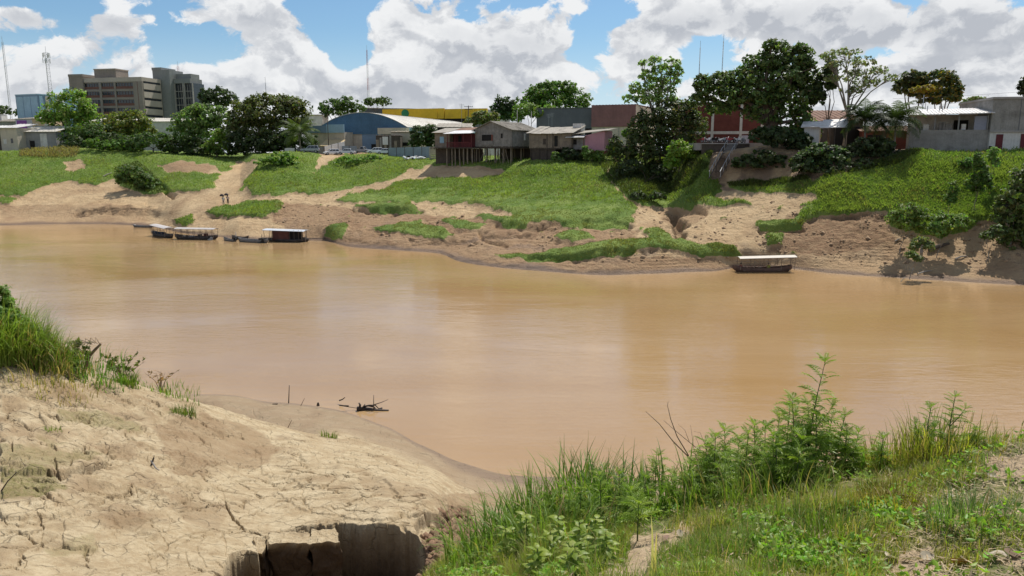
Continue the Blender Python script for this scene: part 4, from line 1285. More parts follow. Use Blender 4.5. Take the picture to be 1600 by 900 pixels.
for args in (
    ('dark weedy thicket spilling down the left grass slope', 212, 178, [(205, 268, 22, 10), (225, 282, 20, 12), (240, 294, 20, 9), (196, 280, 14, 10)], (0.050, 0.080, 0.022), 3200, 0.36),
    ('creeper mound on the top edge of the left slope', 185, 205, [(178, 228, 26, 8), (150, 224, 18, 7), (205, 232, 16, 7)], (0.065, 0.115, 0.026), 2200, 0.42),
    ('leafy creeper mound crowning the hump beside the ramp', 425, 168, [(420, 256, 24, 10), (440, 248, 24, 10), (405, 272, 18, 12), (430, 274, 22, 12), (455, 262, 18, 12)], (0.065, 0.120, 0.022), 3800, 0.36),
    ('overgrown hump of vines between the gully path and the parking', 520, 172, [(520, 262, 22, 8), (548, 254, 26, 9), (580, 250, 26, 7), (500, 275, 16, 8)], (0.070, 0.125, 0.022), 3200, 0.36),
    ('bush under the floor of the plank house with the sagging roof', 868, 147, [(868, 246, 8, 8), (876, 250, 7, 6)], (0.075, 0.115, 0.04), 800, 0.28),
    ('dark bush between the sagging roofed house and the pink house', 894, 147.5, [(888, 240, 14, 9), (902, 245, 12, 8)], (0.022, 0.036, 0.014), 1200, 0.3),
    ('light green shrub right below the pink house', 925, 146, [(920, 242, 10, 8), (934, 244, 12, 8), (915, 234, 6, 6)], (0.075, 0.125, 0.03), 1300, 0.28),
    ('dark shrub in front of the cream warehouse door', 962, 150, [(962, 226, 10, 14), (956, 236, 12, 10)], (0.026, 0.044, 0.016), 1200, 0.3),
):
    tree('shrub', args[0], 'shrub', args[1], args[2], args[3], args[4], args[5], args[6], 0.32, r0=0.06, group=GS, twigs=2, sink=0.1)


# --- coconut palms: trunk and every frond a part
def frond_mesh(L, droop, g, col, wid=0.62, n=15):
    """arched rachis with a row of leaflets on each side, growing along +X"""
    vs, fs, cs = [], [], []
    a = g.uniform(0.55, 0.8)
    pts = []
    p = Vector((0, 0, 0))
    ang = a
    for i in range(n + 1):
        pts.append(p.copy())
        p = p + Vector((math.cos(ang), 0, math.sin(ang))) * (L / n)
        ang -= droop / n * (0.6 + 0.9 * i / n)
    for i in range(n):
        b = len(vs)
        w0, w1 = 0.045 * (1 - i / n) + 0.012, 0.045 * (1 - (i + 1) / n) + 0.012
        vs += [pts[i] + Vector((0, w0, 0)), pts[i] - Vector((0, w0, 0)), pts[i + 1] - Vector((0, w1, 0)), pts[i + 1] + Vector((0, w1, 0))]
        fs.append((b, b + 1, b + 2, b + 3))
        cs += [np.array(col) * 1.3] * 4
        if i < 1:
            continue
        for s in (-1, 1):
            for h in (0.0, 0.5):
                q = pts[i].lerp(pts[i + 1], h)
                t = (i + h) / n
                ll = L * wid * 0.5 * (math.sin(math.pi * min(1, t * 0.86 + 0.16)) ** 0.7) * g.uniform(0.8, 1.1)
                d = (pts[i + 1] - pts[i]).normalized()
                tip = q + Vector((0, s, 0)) * ll * 0.74 + d * ll * 0.5 + Vector((0, 0, -1)) * ll * g.uniform(0.25, 0.5)
                md = q.lerp(tip, 0.5) + Vector((0, 0, 0.08 * ll))
                b = len(vs)
                wv = d * 0.05
                vs += [q - wv, q + wv, md + wv * 1.2, md - wv * 1.2, tip]
                fs += [(b, b + 1, b + 2, b + 3), (b + 3, b + 2, b + 4)]
                k = g.uniform(0.75, 1.25)
                cs += [np.array(col) * k] * 5
    return [tuple(v) for v in vs], fs, cs


def palm(label, base_px, Y, top_py, col, L=3.6, nf=17, seed=1, r=0.16, low=-0.5):
    g = random.Random(seed)
    b = P(base_px, 240, Y)
    bz = GR.z(b.x, Y, 0)
    top = P(base_px, top_py, Y)
    h = top.z - bz
    root = thing('coconut_palm', label, 'palm tree', (b.x, Y, bz), 0, 'palms of the far bank')
    lean = g.uniform(-0.5, 0.5)
    MB().tube([(0, 0, -0.4), (0, 0, 0.2), (lean * 0.3, 0, h * 0.5), (lean, 0, h)], [r * 1.5, r * 1.2, r, r * 0.85], 8).build('trunk', M_BARKL, root, smooth=True)
    MB().ball((lean, 0, h + 0.05), 0.3, 7, 5).build('crown_shaft', M_BARK, root, smooth=True)
    metas = []
    for k in range(4):
        v, f, c = frond_mesh(L * g.uniform(0.9, 1.1), (1.6, 2.0, 2.4, 1.1)[k], g, col)
        me = bpy.data.meshes.new('frond')
        me.from_pydata(v, [], f)
        ca = me.attributes.new('col', 'FLOAT_COLOR', 'POINT')
        cc = np.ones((len(v), 4), dtype=np.float32)
        cc[:, :3] = np.array(c)
        ca.data.foreach_set('color', cc.ravel())
        me.materials.append(M_LEAF)
        metas.append(me)
    for k in range(nf):
        o = link('frond', metas[k % 4], None, root, (lean, 0, h + 0.1))
        t = k / nf
        o.rotation_euler = (g.uniform(-.2, .2), -(0.70 - 1.5 * t) + g.uniform(-.12, .12), 2.4 * k + g.uniform(-.2, .2))
    return root


palm('dark leaved palm nearest the thin see through tree', 1350, 119, 188, (0.020, 0.034, 0.013), 5.0, 32, 4)
palm('palm with paler drooping fronds beside the long tin roofed shed', 1396, 118, 190, (0.028, 0.042, 0.018), 5.2, 34, 9)
palm('broad palm at the edge of the dark grove beside the corrugated fence', 470, 190, 210, (0.042, 0.060, 0.022), 6.0, 32, 13, 0.2)
# ================================================================== the town above the far bank
M_CONC = mat('grey_concrete', (0.33, 0.31, 0.285), 0.9, 0.18, 0.35, streak=0.35, bump=0.15)
M_CONCD = mat('stained_concrete', (0.27, 0.26, 0.24), 0.9, 0.25, 0.5, streak=0.6, bump=0.2, dirt=(0.09, 0.085, 0.075), dirtamt=0.55)
M_OFFICE = mat('brown_grey_concrete', (0.26, 0.225, 0.19), 0.9, 0.15, 0.25, streak=0.3)
M_OFFTOP = mat('pale_slab', (0.42, 0.37, 0.31), 0.9, 0.12, 0.3, streak=0.3)
M_SPAND = mat('red_brown_spandrel', (0.155, 0.075, 0.055), 0.85, 0.2, 0.4, streak=0.2)
M_GLASS = mat('dark_window_glass', (0.025, 0.03, 0.036), 0.12, 0.3, 0.5, spec=0.6)
M_TOWER = mat('green_grey_render', (0.225, 0.235, 0.225), 0.88, 0.12, 0.2, streak=0.3)
M_BLUEP = mat('blue_cladding', (0.17, 0.25, 0.345), 0.6, 0.15, 0.3, streak=0.15)
M_BLUEL = mat('light_blue_cladding', (0.28, 0.43, 0.53), 0.55, 0.12, 0.4, streak=0.15)
M_BLUEH = mat('blue_corrugated_steel', (0.075, 0.155, 0.245), 0.55, 0.18, 0.3, streak=0.25)
M_CREAM = mat('cream_wall', (0.52, 0.46, 0.37), 0.9, 0.12, 0.4, streak=0.35, dirt=(0.2, 0.17, 0.13), dirtamt=0.35)
M_WHITE = mat('dirty_whitewash', (0.62, 0.60, 0.56), 0.9, 0.12, 0.6, streak=0.45, dirt=(0.22, 0.2, 0.17), dirtamt=0.45)
M_GREYW = mat('grey_render_wall', (0.27, 0.265, 0.26), 0.92, 0.16, 0.5, streak=0.4)
M_ROOFW = mat('weathered_white_roof', (0.56, 0.53, 0.47), 0.7, 0.14, 0.2, streak=0.0, dirt=(0.28, 0.23, 0.17), dirtamt=0.6)
M_TIN = mat('bright_tin', (0.66, 0.64, 0.62), 0.5, 0.15, 1.0, dirt=(0.35, 0.26, 0.2), dirtamt=0.35)
M_FIBRO = mat('old_fibre_cement_roof', (0.33, 0.30, 0.255), 0.95, 0.25, 0.8, dirt=(0.10, 0.085, 0.065), dirtamt=0.7, bump=0.2)
M_YELLOW = mat('yellow_fascia', (0.74, 0.47, 0.035), 0.7, 0.12, 0.15, streak=0.3, dirt=(0.40, 0.25, 0.03), dirtamt=0.5)
M_DGREY = mat('dark_grey_steel', (0.125, 0.13, 0.145), 0.7, 0.15, 0.3, streak=0.25)
M_BLACK = mat('dark_void', (0.022, 0.02, 0.018), 0.9, 0.3, 0.6)
M_MAROON = mat('faded_maroon_steel', (0.235, 0.115, 0.112), 0.75, 0.18, 0.3, streak=0.4)
M_BRICKW = mat('red_brown_brick_wall', (0.155, 0.05, 0.04), 0.92, 0.22, 0.8, streak=0.2)
M_TERRA = mat('terracotta_roof', (0.20, 0.115, 0.08), 0.9, 0.25, 0.6, dirt=(0.1, 0.06, 0.045), dirtamt=0.5)
M_WOOD = mat('grey_weathered_planks', (0.255, 0.235, 0.215), 0.92, 0.3, 1.2, streak=0.55, bump=0.3, bscale=6)
M_WOODB = mat('brown_planks', (0.25, 0.20, 0.15), 0.92, 0.3, 1.2, streak=0.5, bump=0.3, bscale=6)
M_WOODD = mat('dark_old_timber', (0.085, 0.068, 0.055), 0.92, 0.3, 1.5, streak=0.4)
M_RED = mat('dark_red_paint', (0.125, 0.028, 0.030), 0.75, 0.25, 1.0, streak=0.3)
M_PINK = mat('pink_paint', (0.52, 0.27, 0.31), 0.85, 0.1, 0.7, streak=0.25)
M_REDW = mat('brick_red_wash', (0.22, 0.075, 0.055), 0.9, 0.2, 0.7, streak=0.3)
M_STEEL = mat('galvanised_steel', (0.34, 0.35, 0.36), 0.5, 0.2, 1.0, metal=0.3)
M_MASTR = mat('red_mast_paint', (0.42, 0.07, 0.045), 0.6, 0.15, 1.0)
M_MASTW = mat('white_mast_paint', (0.62, 0.62, 0.62), 0.6, 0.1, 1.0)
M_GREEN = mat('green_emblem', (0.03, 0.22, 0.10), 0.6, 0.15, 1.0)
M_PURPLE = mat('purple_sign', (0.27, 0.085, 0.36), 0.6, 0.15, 0.8)
M_PEACH = mat('peach_wall', (0.58, 0.42, 0.27), 0.85, 0.12, 0.6, streak=0.2)
M_LILAC = mat('pale_lilac_wall', (0.52, 0.50, 0.58), 0.85, 0.08, 0.5, streak=0.25)
M_BLUEF = mat('blue_grey_sheet_fence', (0.21, 0.265, 0.30), 0.6, 0.15, 0.7, streak=0.35)
M_GREYF = mat('grey_sheet_fence', (0.27, 0.26, 0.26), 0.7, 0.15, 0.7, streak=0.5)
M_TARP = mat('white_tarpaulin', (0.72, 0.72, 0.70), 0.6, 0.1, 1.0, dirt=(0.4, 0.36, 0.3), dirtamt=0.3)
M_RUST = mat('rusty_steel', (0.15, 0.08, 0.05), 0.85, 0.3, 2.0)


def gz(x, y):
    return GR.z(x, y, 0)


def frame2(pxl, Yl, pxr, Yr, py=240):
    """ground-plan frame with its front along the line between two photo columns"""
    a, b = P(pxl, py, Yl), P(pxr, py, Yr)
    d = Vector((b.x - a.x, Yr - Yl))
    return a, math.atan2(d.y, d.x), d.length


def zpx(py, Y):
    return EYE - Y * TT(py)


def ribs(mb, x0, x1, y, z0, z1, pitch, depth, horiz=False):
    """raised corrugation bars on a wall face looking to -Y"""
    if horiz:
        n = max(1, int((z1 - z0) / pitch))
        for i in range(n):
            a = z0 + (i + 0.1) * (z1 - z0) / n
            mb.box(x0, x1, y - depth, y + 0.02, a, a + 0.55 * (z1 - z0) / n)
    else:
        n = max(1, int((x1 - x0) / pitch))
        for i in range(n):
            a = x0 + (i + 0.1) * (x1 - x0) / n
            mb.box(a, a + 0.55 * (x1 - x0) / n, y - depth, y + 0.02, z0, z1)


# ---------------------------------------------------------------- office block
def office():
    p, rz, Wd = frame2(112, 296.5, 222, 290, 135)
    z0 = 13.5
    H = zpx(120, 290) - z0
    t = thing('office_building', 'broad brown grey office block with horizontal window bands and rooftop boxes', 'building', (p.x, 296.5, z0), rz)
    Dp = 11.0
    MB().box(0, Wd, 0.6, Dp, 0, H - 1.6).build('core', M_OFFICE, t)
    MB().box(-0.02, Wd + 0.02, -0.04, Dp + 0.05, H - 1.6, H).build('parapet', M_OFFTOP, t)
    nf = 9
    fh = (H - 1.6) / nf
    w = Wd / 110.0
    piers = [(0, 15 * w), (43 * w, 46.5 * w), (66.5 * w, 69 * w), (96 * w, Wd)]
    for a, b in piers:
        MB().box(a, b, 0, 0.7, 0, H - 1.61).build('pier', M_OFFICE, t)
    MB().box(102.5 * w, 103.3 * w, -0.03, 0.05, 0, H - 1.7).build('groove', M_SPAND, t)
    wm = {}
    for f in range(nf):
        zb = f * fh
        for (a, b) in ((15 * w, 43 * w), (46.5 * w, 66.5 * w), (69 * w, 96 * w)):
            m = MB()
            m.box(a + .01, b - .01, 0.45, 0.58, zb + fh * 0.46, zb + fh * 0.88)
            win = m.build('window', M_GLASS, t)
            k = MB()
            n = max(2, int((b - a) / 1.1))
            for i in range(1, n):
                x = a + (b - a) * i / n
                k.box(x - .04, x + .04, 0.36, 0.47, zb + fh * 0.46, zb + fh * 0.88)
            k.build('mullion', M_SPAND, win, kind='stuff')
            MB().box(a + .01, b - .01, 0.25, 0.62, zb + fh * 0.16, zb + fh * 0.455).build('spandrel', M_SPAND, t)
            MB().box(a + .01, b - .01, 0.1, 0.64, zb + fh * 0.885, zb + fh * 1.155).build('slab_edge', M_OFFICE, t)
    for f in range(nf):
        MB().box(Wd - 0.05, Wd + 0.10, 0.71, Dp - 0.3, f * fh + 0.35, f * fh + fh * 0.80).build('side_panel', M_OFFTOP, t)  # paler than the front: sunlight on this face put into the colour
        MB().box(Wd - 0.05, Wd + 0.03, 0.9, Dp - 0.6, f * fh + fh * 0.82, f * fh + fh * 1.05).build('side_window', M_GLASS, t)
    MB().box(-0.6, 5.6, -0.5, 6, 0, H + 0.6).build('stair_tower', M_OFFICE, t)
    MB().box(-0.7, 5.7, -0.6, 6.1, H + 0.6, H + 1.5).build('stair_tower_cap', M_OFFICE, t)
    MB().box(0.3, 1.2, -0.53, -0.45, H - 4.0, H - 3.3).build('vent', M_GLASS, t)
    MB().box(34 * w, 68 * w, 1.2, 8.0, H, H + 3.1).build('roof_room', M_OFFICE, t)
    MB().box(33.5 * w, 68.5 * w, 1.0, 8.2, H + 3.1, H + 3.45).build('roof_room_cap', M_OFFTOP, t)


office()


def grey_tower():
    p, rz, Wd = frame2(239.5, 302, 265.5, 300, 130)
    z0 = 13.5
    H = zpx(109, 300) - z0
    t = thing('tower_block', 'plain grey green tower with a gridded glass wing on its right', 'building', (p.x, 302, z0), rz)
    MB().box(0, Wd, 0, 8, 0, H).build('shaft', M_TOWER, t)
    MB().box(-0.15, Wd * 0.55, -0.15, 8.1, H, H + 1.0).build('roof_box', M_TOWER, t)
    MB().box(-0.05, Wd + .05, -0.05, 0.1, H * 0.52, H * 0.525).build('joint', M_CONCD, t)
    x0, x1 = Wd + 0.05, Wd + 8.6
    HW = zpx(123, 304) - z0
    MB().box(x0, x1, 2.6, 9, 0, HW - 2.0).build('glass_wing', M_GLASS, t)
    MB().box(x0, x1 - 0.9, 2.0, 9.1, HW - 2.0, HW - 0.2).build('wing_parapet', M_TOWER, t)
    MB().box(x0 + 0.5, x1 - 1.2, 3.0, 8.1, HW - 0.2, HW + 1.6).build('plant_room', M_TOWER, t)
    for a in (x0, x0 + 3.9, x0 + 4.5, x1 - 0.35):
        MB().box(a, a + 0.32, 2.0, 2.7, 0, HW - 2.02).build('column', M_CONC, t)
    for i in range(10):
        z = 1.5 + i * (HW - 4) / 10
        MB().box(x0 + .33, x1 - .36, 2.35, 2.62, z, z + 0.22).build('transom', M_CONC, t)
        for a in (x0 + 1.5, x0 + 2.7, x0 + 5.8, x0 + 7.0):
            MB().box(a, a + 0.1, 2.42, 2.63, z + .23, z + (HW - 4) / 10 - .01).build('mullion', M_CONC, t)


grey_tower()


def blue_office():
    p, rz, Wd = frame2(25, 262, 60, 258, 160)
    z0 = 13.5
    H = zpx(148, 258) - z0
    t = thing('panelled_building', 'boxy light blue clad building at the far left behind the trees', 'building', (p.x, 262, z0), rz)
    MB().box(0, Wd, 0, 9, 0, H).build('wall', M_BLUEP, t)
    MB().box(-.1, Wd + .1, -.1, 9.1, H, H + 0.35).build('roof_edge', M_BLUEL, t)
    for i in range(3):
        a = 0.3 + i * (Wd - 0.3) / 3
        MB().box(a, a + (Wd - 1.2) / 3, -0.06, 0.02, H * 0.35, H - 0.5).build('panel', M_BLUEL, t)
    for i in range(4):
        b = 0.4 + i * 2.2
        MB().box(Wd - 0.02, Wd + 0.08, b, b + 1.2, 0, H - 0.3).build('side_strip', (M_BLUEL, M_CREAM)[i % 2], t)
    q = thing('utility_cabin', 'small turquoise cabin with flat roof left of the office block', 'building', (P(107, 160, 285).x, 285, 13.5))
    h = zpx(140, 285) - 13.5
    MB().box(-1.5, 1.5, 0, 4, 0, h).build('wall', M_BLUEL, q)
    MB().box(-1.6, 1.6, -.1, 4.1, h, h + .25).build('roof', M_CONC, q)
    MB().box(-.5, .5, -.06, .02, h - 2.0, h - .8).build('window', M_GLASS, q)


blue_office()


# ---------------------------------------------------------------- masts and poles
def lattice(name, label, px, Y, top_py, w0, w1, mats, seg=1.6, ant=0, group='masts on the skyline'):
    b = P(px, 240, Y)
    z0 = 14.0
    h = zpx(top_py, Y) - z0
    t = thing(name, label, 'mast', (b.x, Y, z0), 0.4, group)
    n = int(h / seg)
    bands = len(mats) if len(mats) > 2 else 2
    nb_ = 8
    for s in range(nb_):
        m = MB()
        i0, i1 = s * n // nb_, (s + 1) * n // nb_
        for i in range(i0, i1):
            za, zb = h * i / n, h * (i + 1) / n
            wa, wb = w0 + (w1 - w0) * i / n, w0 + (w1 - w0) * (i + 1) / n
            cs = [(math.cos(2 * math.pi * k / 3), math.sin(2 * math.pi * k / 3)) for k in range(3)]
            for k in range(3):
                c0, c1 = cs[k], cs[(k + 1) % 3]
                r = max(0.045, w0 * 0.045)
                m.tube([(c0[0] * wa, c0[1] * wa, za), (c0[0] * wb, c0[1] * wb, zb)], r, 4)
                m.tube([(c0[0] * wa, c0[1] * wa, za), (c1[0] * wb, c1[1] * wb, zb)], r * 0.7, 3)
                m.tube([(c0[0] * wb, c0[1] * wb, zb), (c1[0] * wb, c1[1] * wb, zb)], r * 0.7, 3)
        if m.v:
            m.build('mast_section', mats[s % len(mats)], t)
    MB().tube([(0, 0, h), (0, 0, h + 2.5)], 0.06, 5).build('spike', M_STEEL, t)
    for k in range(ant):
        a = 2 * math.pi * k / max(1, ant)
        zz = h - 1.2 - (k % 2) * 2.2
        pn = MB().box(-0.16, 0.16, -0.1, 0.1, -1.0, 1.0).build('antenna_panel', M_MASTW, t, loc=(math.cos(a) * (w1 + 0.7), math.sin(a) * (w1 + 0.7), zz))
        pn.rotation_euler = (0, 0, a + R(90))
        MB().tube([(math.cos(a) * w1 * .5, math.sin(a) * w1 * .5, zz), (math.cos(a) * (w1 + .65), math.sin(a) * (w1 + .65), zz)], 0.05, 4).build('antenna_arm', M_STEEL, t)
    return t


lattice('radio_mast', 'very slender pale guyed mast at the extreme left of the skyline', 24, 350, 66, 0.55, 0.40, [M_STEEL, M_STEEL])
lattice('cell_tower', 'stout grey phone mast with antenna panels left of the office block', 88.5, 330, 82, 1.15, 0.7, [M_STEEL, M_STEEL], ant=9)
lattice('radio_mast', 'short red and white mast just behind the grey tower roof', 288, 380, 104, 0.9, 0.5, [M_MASTW, M_MASTR])
lattice('radio_mast', 'tall thin red and white striped mast behind the blue arched warehouse', 578.5, 420, 78, 1.0, 0.35, [M_MASTW, M_MASTR])
lattice('radio_mast', 'thin dark antenna left of the huge dense tree', 1087, 300, 74, 0.22, 0.12, [M_STEEL, M_MASTW], 1.2)
lattice('radio_mast', 'thin pale antenna right above the huge dense tree', 1122, 300, 64, 0.25, 0.14, [M_STEEL, M_MASTW], 1.2)
lattice('radio_mast', 'hair thin antenna above the great dark olive tree', 421, 330, 130, 0.16, 0.08, [M_STEEL], 1.5)


def pole(label, px, Y, top_py, r=0.11, arm=True, lean=0.0, m=None, group='utility poles', name='utility_pole'):
    b = P(px, 240, Y)
    z = gz(b.x, Y)
    h = zpx(top_py, Y) - z
    t = thing(name, label, 'pole', (b.x, Y, z), 0, group)
    MB().tube([(0, 0, -0.3), (lean * h * .5, 0, h * .5), (lean * h, 0, h)], [r * 1.25, r, r * 0.8], 7).build('shaft', m or M_WOODD, t, smooth=True)
    if arm:
        for dz in (0.3, 1.0):
            MB().box(lean * h - 1.2 + dz * .2, lean * h + 1.2 - dz * .2, -.06, .06, h - dz - .06, h - dz + .06).build('crossarm', M_WOODD, t)
        for x in (-1.0, -.4, .4, 1.0):
            MB().tube([(lean * h + x, 0, h - .24), (lean * h + x, 0, h - .02)], 0.06, 6).build('insulator', M_MASTW, t)
    return t


pole('leaning dark power pole with two crossarms behind the stilt houses', 729, 200, 165, 0.14, True, 0.05)
pole('plain dark pole standing before the blue arched warehouse', 514, 205, 178, 0.10, False)
pole('slim pole in front of the dark grey warehouse', 808, 172, 172, 0.09, False, m=M_CONC)
pole('slim pole nearer the dark grey warehouse corner', 830, 176, 174, 0.09, False, m=M_CONC)
pole('thin pole above the roof of the block walled shed carrying wires', 1435, 127, 148, 0.06, False, m=M_STEEL)
# wires
def wire(label, a, b, sag, r=0.018):
    a, b = Vector(a), Vector(b)
    pts = [a.lerp(b, i / 14) - Vector((0, 0, sag * 4 * (i / 14) * (1 - i / 14))) for i in range(15)]
    m = MB().tube([p - a for p in pts], r, 3)
    o = m.build('power_wire', M_BLACK, None, loc=a)
    tag(o, label, 'wire', 'overhead wires')


wire('overhead wire rising to the right across the blossoming trees', P(1395, 154, 127), P(1700, 134, 131), 0.3)
wire('sagging lower wire between the palms and the concrete warehouse', P(1395, 158, 126), P(1545, 149, 126), 1.0)
# dish/aerials behind stilt houses
for lab, px, top in (('tv aerial pole left of the gabled stilt house', 722, 162), ('tv aerial pole behind the sagging roof house', 857, 178), ('thin tv aerial beside the dark grey warehouse', 862, 176)):
    b = P(px, 240, 172)
    zb = gz(b.x, 172)
    h = zpx(top, 172) - zb
    t = thing('tv_aerial', lab, 'aerial', (b.x, 172, zb), 0.3, 'rooftop aerials')
    MB().tube([(0, 0, 0), (0, 0, h)], 0.035, 5).build('pole', M_STEEL, t)
    for k in range(4):
        MB().box(-.6 + .08 * k, .6 - .08 * k, -.02, .02, h - .15 - .22 * k, h - .11 - .22 * k).build('rod', M_STEEL, t)


# ---------------------------------------------------------------- blue arched warehouse
def hangar():
    p, rz, Wd = frame2(498, 222, 638, 213)
    z0 = 14.3
    Yc = 213
    eave = zpx(199, Yc) - z0
    crest = zpx(176, 217) - z0
    L = 62
    t = thing('arched_warehouse', 'large warehouse with a deep blue arched gable and pale vaulted roof', 'building', (p.x, 222, z0), rz)
    n = 20
    arc = [(Wd * i / n, eave + (crest - eave) * (1 - (2 * i / n - 1) ** 2)) for i in range(n + 1)]
    low = zpx(209, Yc) - z0
    MB().prism([(0, low), (Wd, low)] + arc[::-1], 'y', 0, 0.3).build('gable', M_BLUEH, t)
    m = MB()
    zz = low
    while zz < crest - 0.3:
        xs = [x for x, z in arc if z >= zz + .25]
        if xs:
            m.box(min(xs) + .2, max(xs) - .2, -0.07, 0.02, zz + .05, zz + .28)
        zz += 0.55
    m.build('corrugation', M_BLUEH, t, kind='stuff')
    roof = [(x, z + 0.12) for x, z in arc] + [(x, z - 0.02) for x, z in arc[::-1]]
    rb = MB().prism([(x, z + .14) for x, z in arc] + [(x, z - .0) for x, z in arc[::-1]], 'y', -0.25, L)
    rb.build('vaulted_roof', M_ROOFW, t)
    m = MB()
    for k in range(1, 26):
        y = L * k / 26
        m.prism([(x, z + .19) for x, z in arc] + [(x, z + .13) for x, z in arc[::-1]], 'y', y, y + 0.12)
    m.build('roof_seam', M_ROOFW, t, kind='stuff')
    MB().box(Wd - .3, Wd, 0.3, L, low - 1, eave - .02).build('side_cladding', M_BLUEL, t)  # lighter blue than the gable: sun on this side painted in
    MB().box(0, 0.3, 0.3, L, 0, eave - .02).build('left_wall', M_CREAM, t)
    MB().box(Wd - .28, Wd - .04, 0.3, L, 0, low - 1.01).build('side_wall', M_CREAM, t)
    MB().box(0, Wd, .3, .6, 0, low).build('front_wall', M_CREAM, t)
    sx = Wd / 140.0
    MB().box(70 * sx, Wd - .2, 0.06, .29, 0, low - .02).build('shutter_wall', M_BLUEP, t)
    MB().box(84 * sx, 91 * sx, -0.03, .05, 0, 3.1).build('doorway', M_BLACK, t)
    MB().box(100 * sx, Wd + .5, -2.2, -0.1, low - .1, low + 1.6).build('cream_band', M_CREAM, t)
    a = MB().box(4 * sx, 56 * sx, -5, -0.1, 0, low + 0.5)
    a.build('annex', M_CREAM, t)
    MB().box(-6 * sx, 30 * sx, -5.3, -4.99, low + .3, low + 2.3).build('annex_fascia', M_BLUEP, t)
    MB().box(30.05 * sx, 57 * sx, -5.35, -4.9, low + .3, low + 2.6).build('light_fascia', M_BLUEL, t)
    aw = MB().slab([(30 * sx, -9.0, 2.6), (62 * sx, -9.5, 2.3), (58 * sx, -5.02, 4.3), (28 * sx, -5.02, 4.4)], 0.12)
    aw.build('awning', mat('beige_awning', (0.55, 0.43, 0.25), 0.8, 0.15, 0.8, dirt=(0.3, 0.22, 0.12)), t)
    for x in (34, 48, 58):
        MB().box(x * sx - .07, x * sx + .07, -8.8, -8.65, 0, 2.5).build('awning_post', M_WOODD, t)
    MB().box(36 * sx, 56 * sx, -5.06, -4.98, 0, 2.6).build('shop_front', M_WOODD, t)


hangar()


def shed(name, label, cat, pxl, Yl, pxr, Yr, eave_py, z0, Dp, wall, roofm, rise=0.8, over=0.4, parts=(), base_py=None, ribp=0.0, gable=False, group=None):
    """simple walled box with a pitched sheet roof; parts = [(name, material, x0,x1 (0-1), z0,z1 (0-1))] set on the front"""
    p, rz, Wd = frame2(pxl, Yl, pxr, Yr)
    h = zpx(eave_py, (Yl + Yr) / 2) - z0
    t = thing(name, label, cat, (p.x, Yl, z0), rz, group)
    MB().box(0, Wd, 0, Dp, -0.6, h).build('wall', wall, t)
    if gable:
        MB().prism([(0, h), (Wd, h), (Wd / 2, h + rise)], 'y', 0.01, Dp - .01).build('gable', wall, t)
        r = MB()
        r.slab([(-over, -over, h - .05), (Wd / 2, -over, h + rise + .08), (Wd / 2, Dp + over, h + rise + .08), (-over, Dp + over, h - .05)], .08)
        r.slab([(Wd / 2 + .002, -over, h + rise + .08), (Wd + over, -over, h - .05), (Wd + over, Dp + over, h - .05), (Wd / 2 + .002, Dp + over, h + rise + .08)], .08)
        r.build('roof', roofm, t)
    else:
        r = MB().slab([(-over, -over, h + .06), (Wd + over, -over, h + .06), (Wd + over, Dp + over, h + rise + .06), (-over, Dp + over, h + rise + .06)], .09)
        rf = r.build('roof', roofm, t)
        k = MB()
        nn = int(Wd / 0.8)
        for i in range(nn):
            x = -over + (i + .5) * (Wd + 2 * over) / nn
            k.slab([(x, -over - .03, h + .12), (x + .18, -over - .03, h + .12), (x + .18, Dp + over, h + rise + .12), (x, Dp + over, h + rise + .12)], .08)
        k.build('roof_rib', roofm, rf, kind='stuff')
    if ribp:
        k = MB()
        ribs(k, 0, Wd, 0, 0, h - .05, ribp, 0.05)
        k.build('corrugation', wall, t, kind='stuff')
    for i, q in enumerate(parts):
        nm, mm, a, b, c, d = q[:6]
        dep = q[6] if len(q) > 6 else 0.06
        MB().box(a * Wd, b * Wd, -dep - .002 * i, 0.03, c * h, d * h).build(nm, mm, t)
    return t


# roofs and fascias behind
p_, rz_y, Wy = frame2(600, 300, 762, 288)
ty = thing('yellow_store', 'long flat yellow fronted store with a green round emblem behind the warehouse', 'building', (p_.x, 300, 13.8), rz_y)
hy0, hy1 = zpx(186, 296) - 13.8, zpx(170, 296) - 13.8
MB().box(0, Wy, 0.3, 30, 0, hy1 - .6).build('wall', M_GREYW, ty)
for a, b, dpt in ((0, .535, 0), (.54, .60, .25), (.605, .80, .05), (.805, 1.0, .3)):
    MB().box(a * Wy, b * Wy, -0.4 - dpt, 0.29, hy0, hy1 - (0.3 if a > .6 else 0)).build('fascia', M_YELLOW, ty)
MB().prism([(.225 * Wy + 1.6 * math.cos(k * math.pi / 8), (hy0 + hy1) / 2 + 0.2 + 1.6 * math.sin(k * math.pi / 8)) for k in range(16)], 'y', -.5, -.41).build('emblem', M_GREEN, ty)
k = MB()
for i in range(7):
    x = (.275 + i * .017) * Wy
    k.box(x, x + .35, -.47, -.41, (hy0 + hy1) / 2 - .5, (hy0 + hy1) / 2 + .6)
    if i % 2:
        k.box(x, x + .8, -.475, -.415, (hy0 + hy1) / 2 + (.3 if i % 3 else -.45), (hy0 + hy1) / 2 + (.6 if i % 3 else -.2))
MB().box(0, Wy, -.1, .28, hy0 - 2, hy0 - .02).build('soffit', M_BLACK, ty)
shed('factory_roof_building', 'low grey roofed factory behind the yellow store', 'building', 572, 345, 660, 352, 170, 14, 40, M_DGREY, M_FIBRO, 2.5)
shed('white_house', 'small white house corner showing between the olive tree and the rounded tree', 'building', 480, 262, 506, 262, 180, 14, 9, M_WHITE, M_FIBRO, 0.6)
shed('long_low_roof', 'long pale roof strip glimpsed behind the left grove', 'building', 140, 245, 300, 245, 190, 14, 12, M_WHITE, M_ROOFW, 1.6)

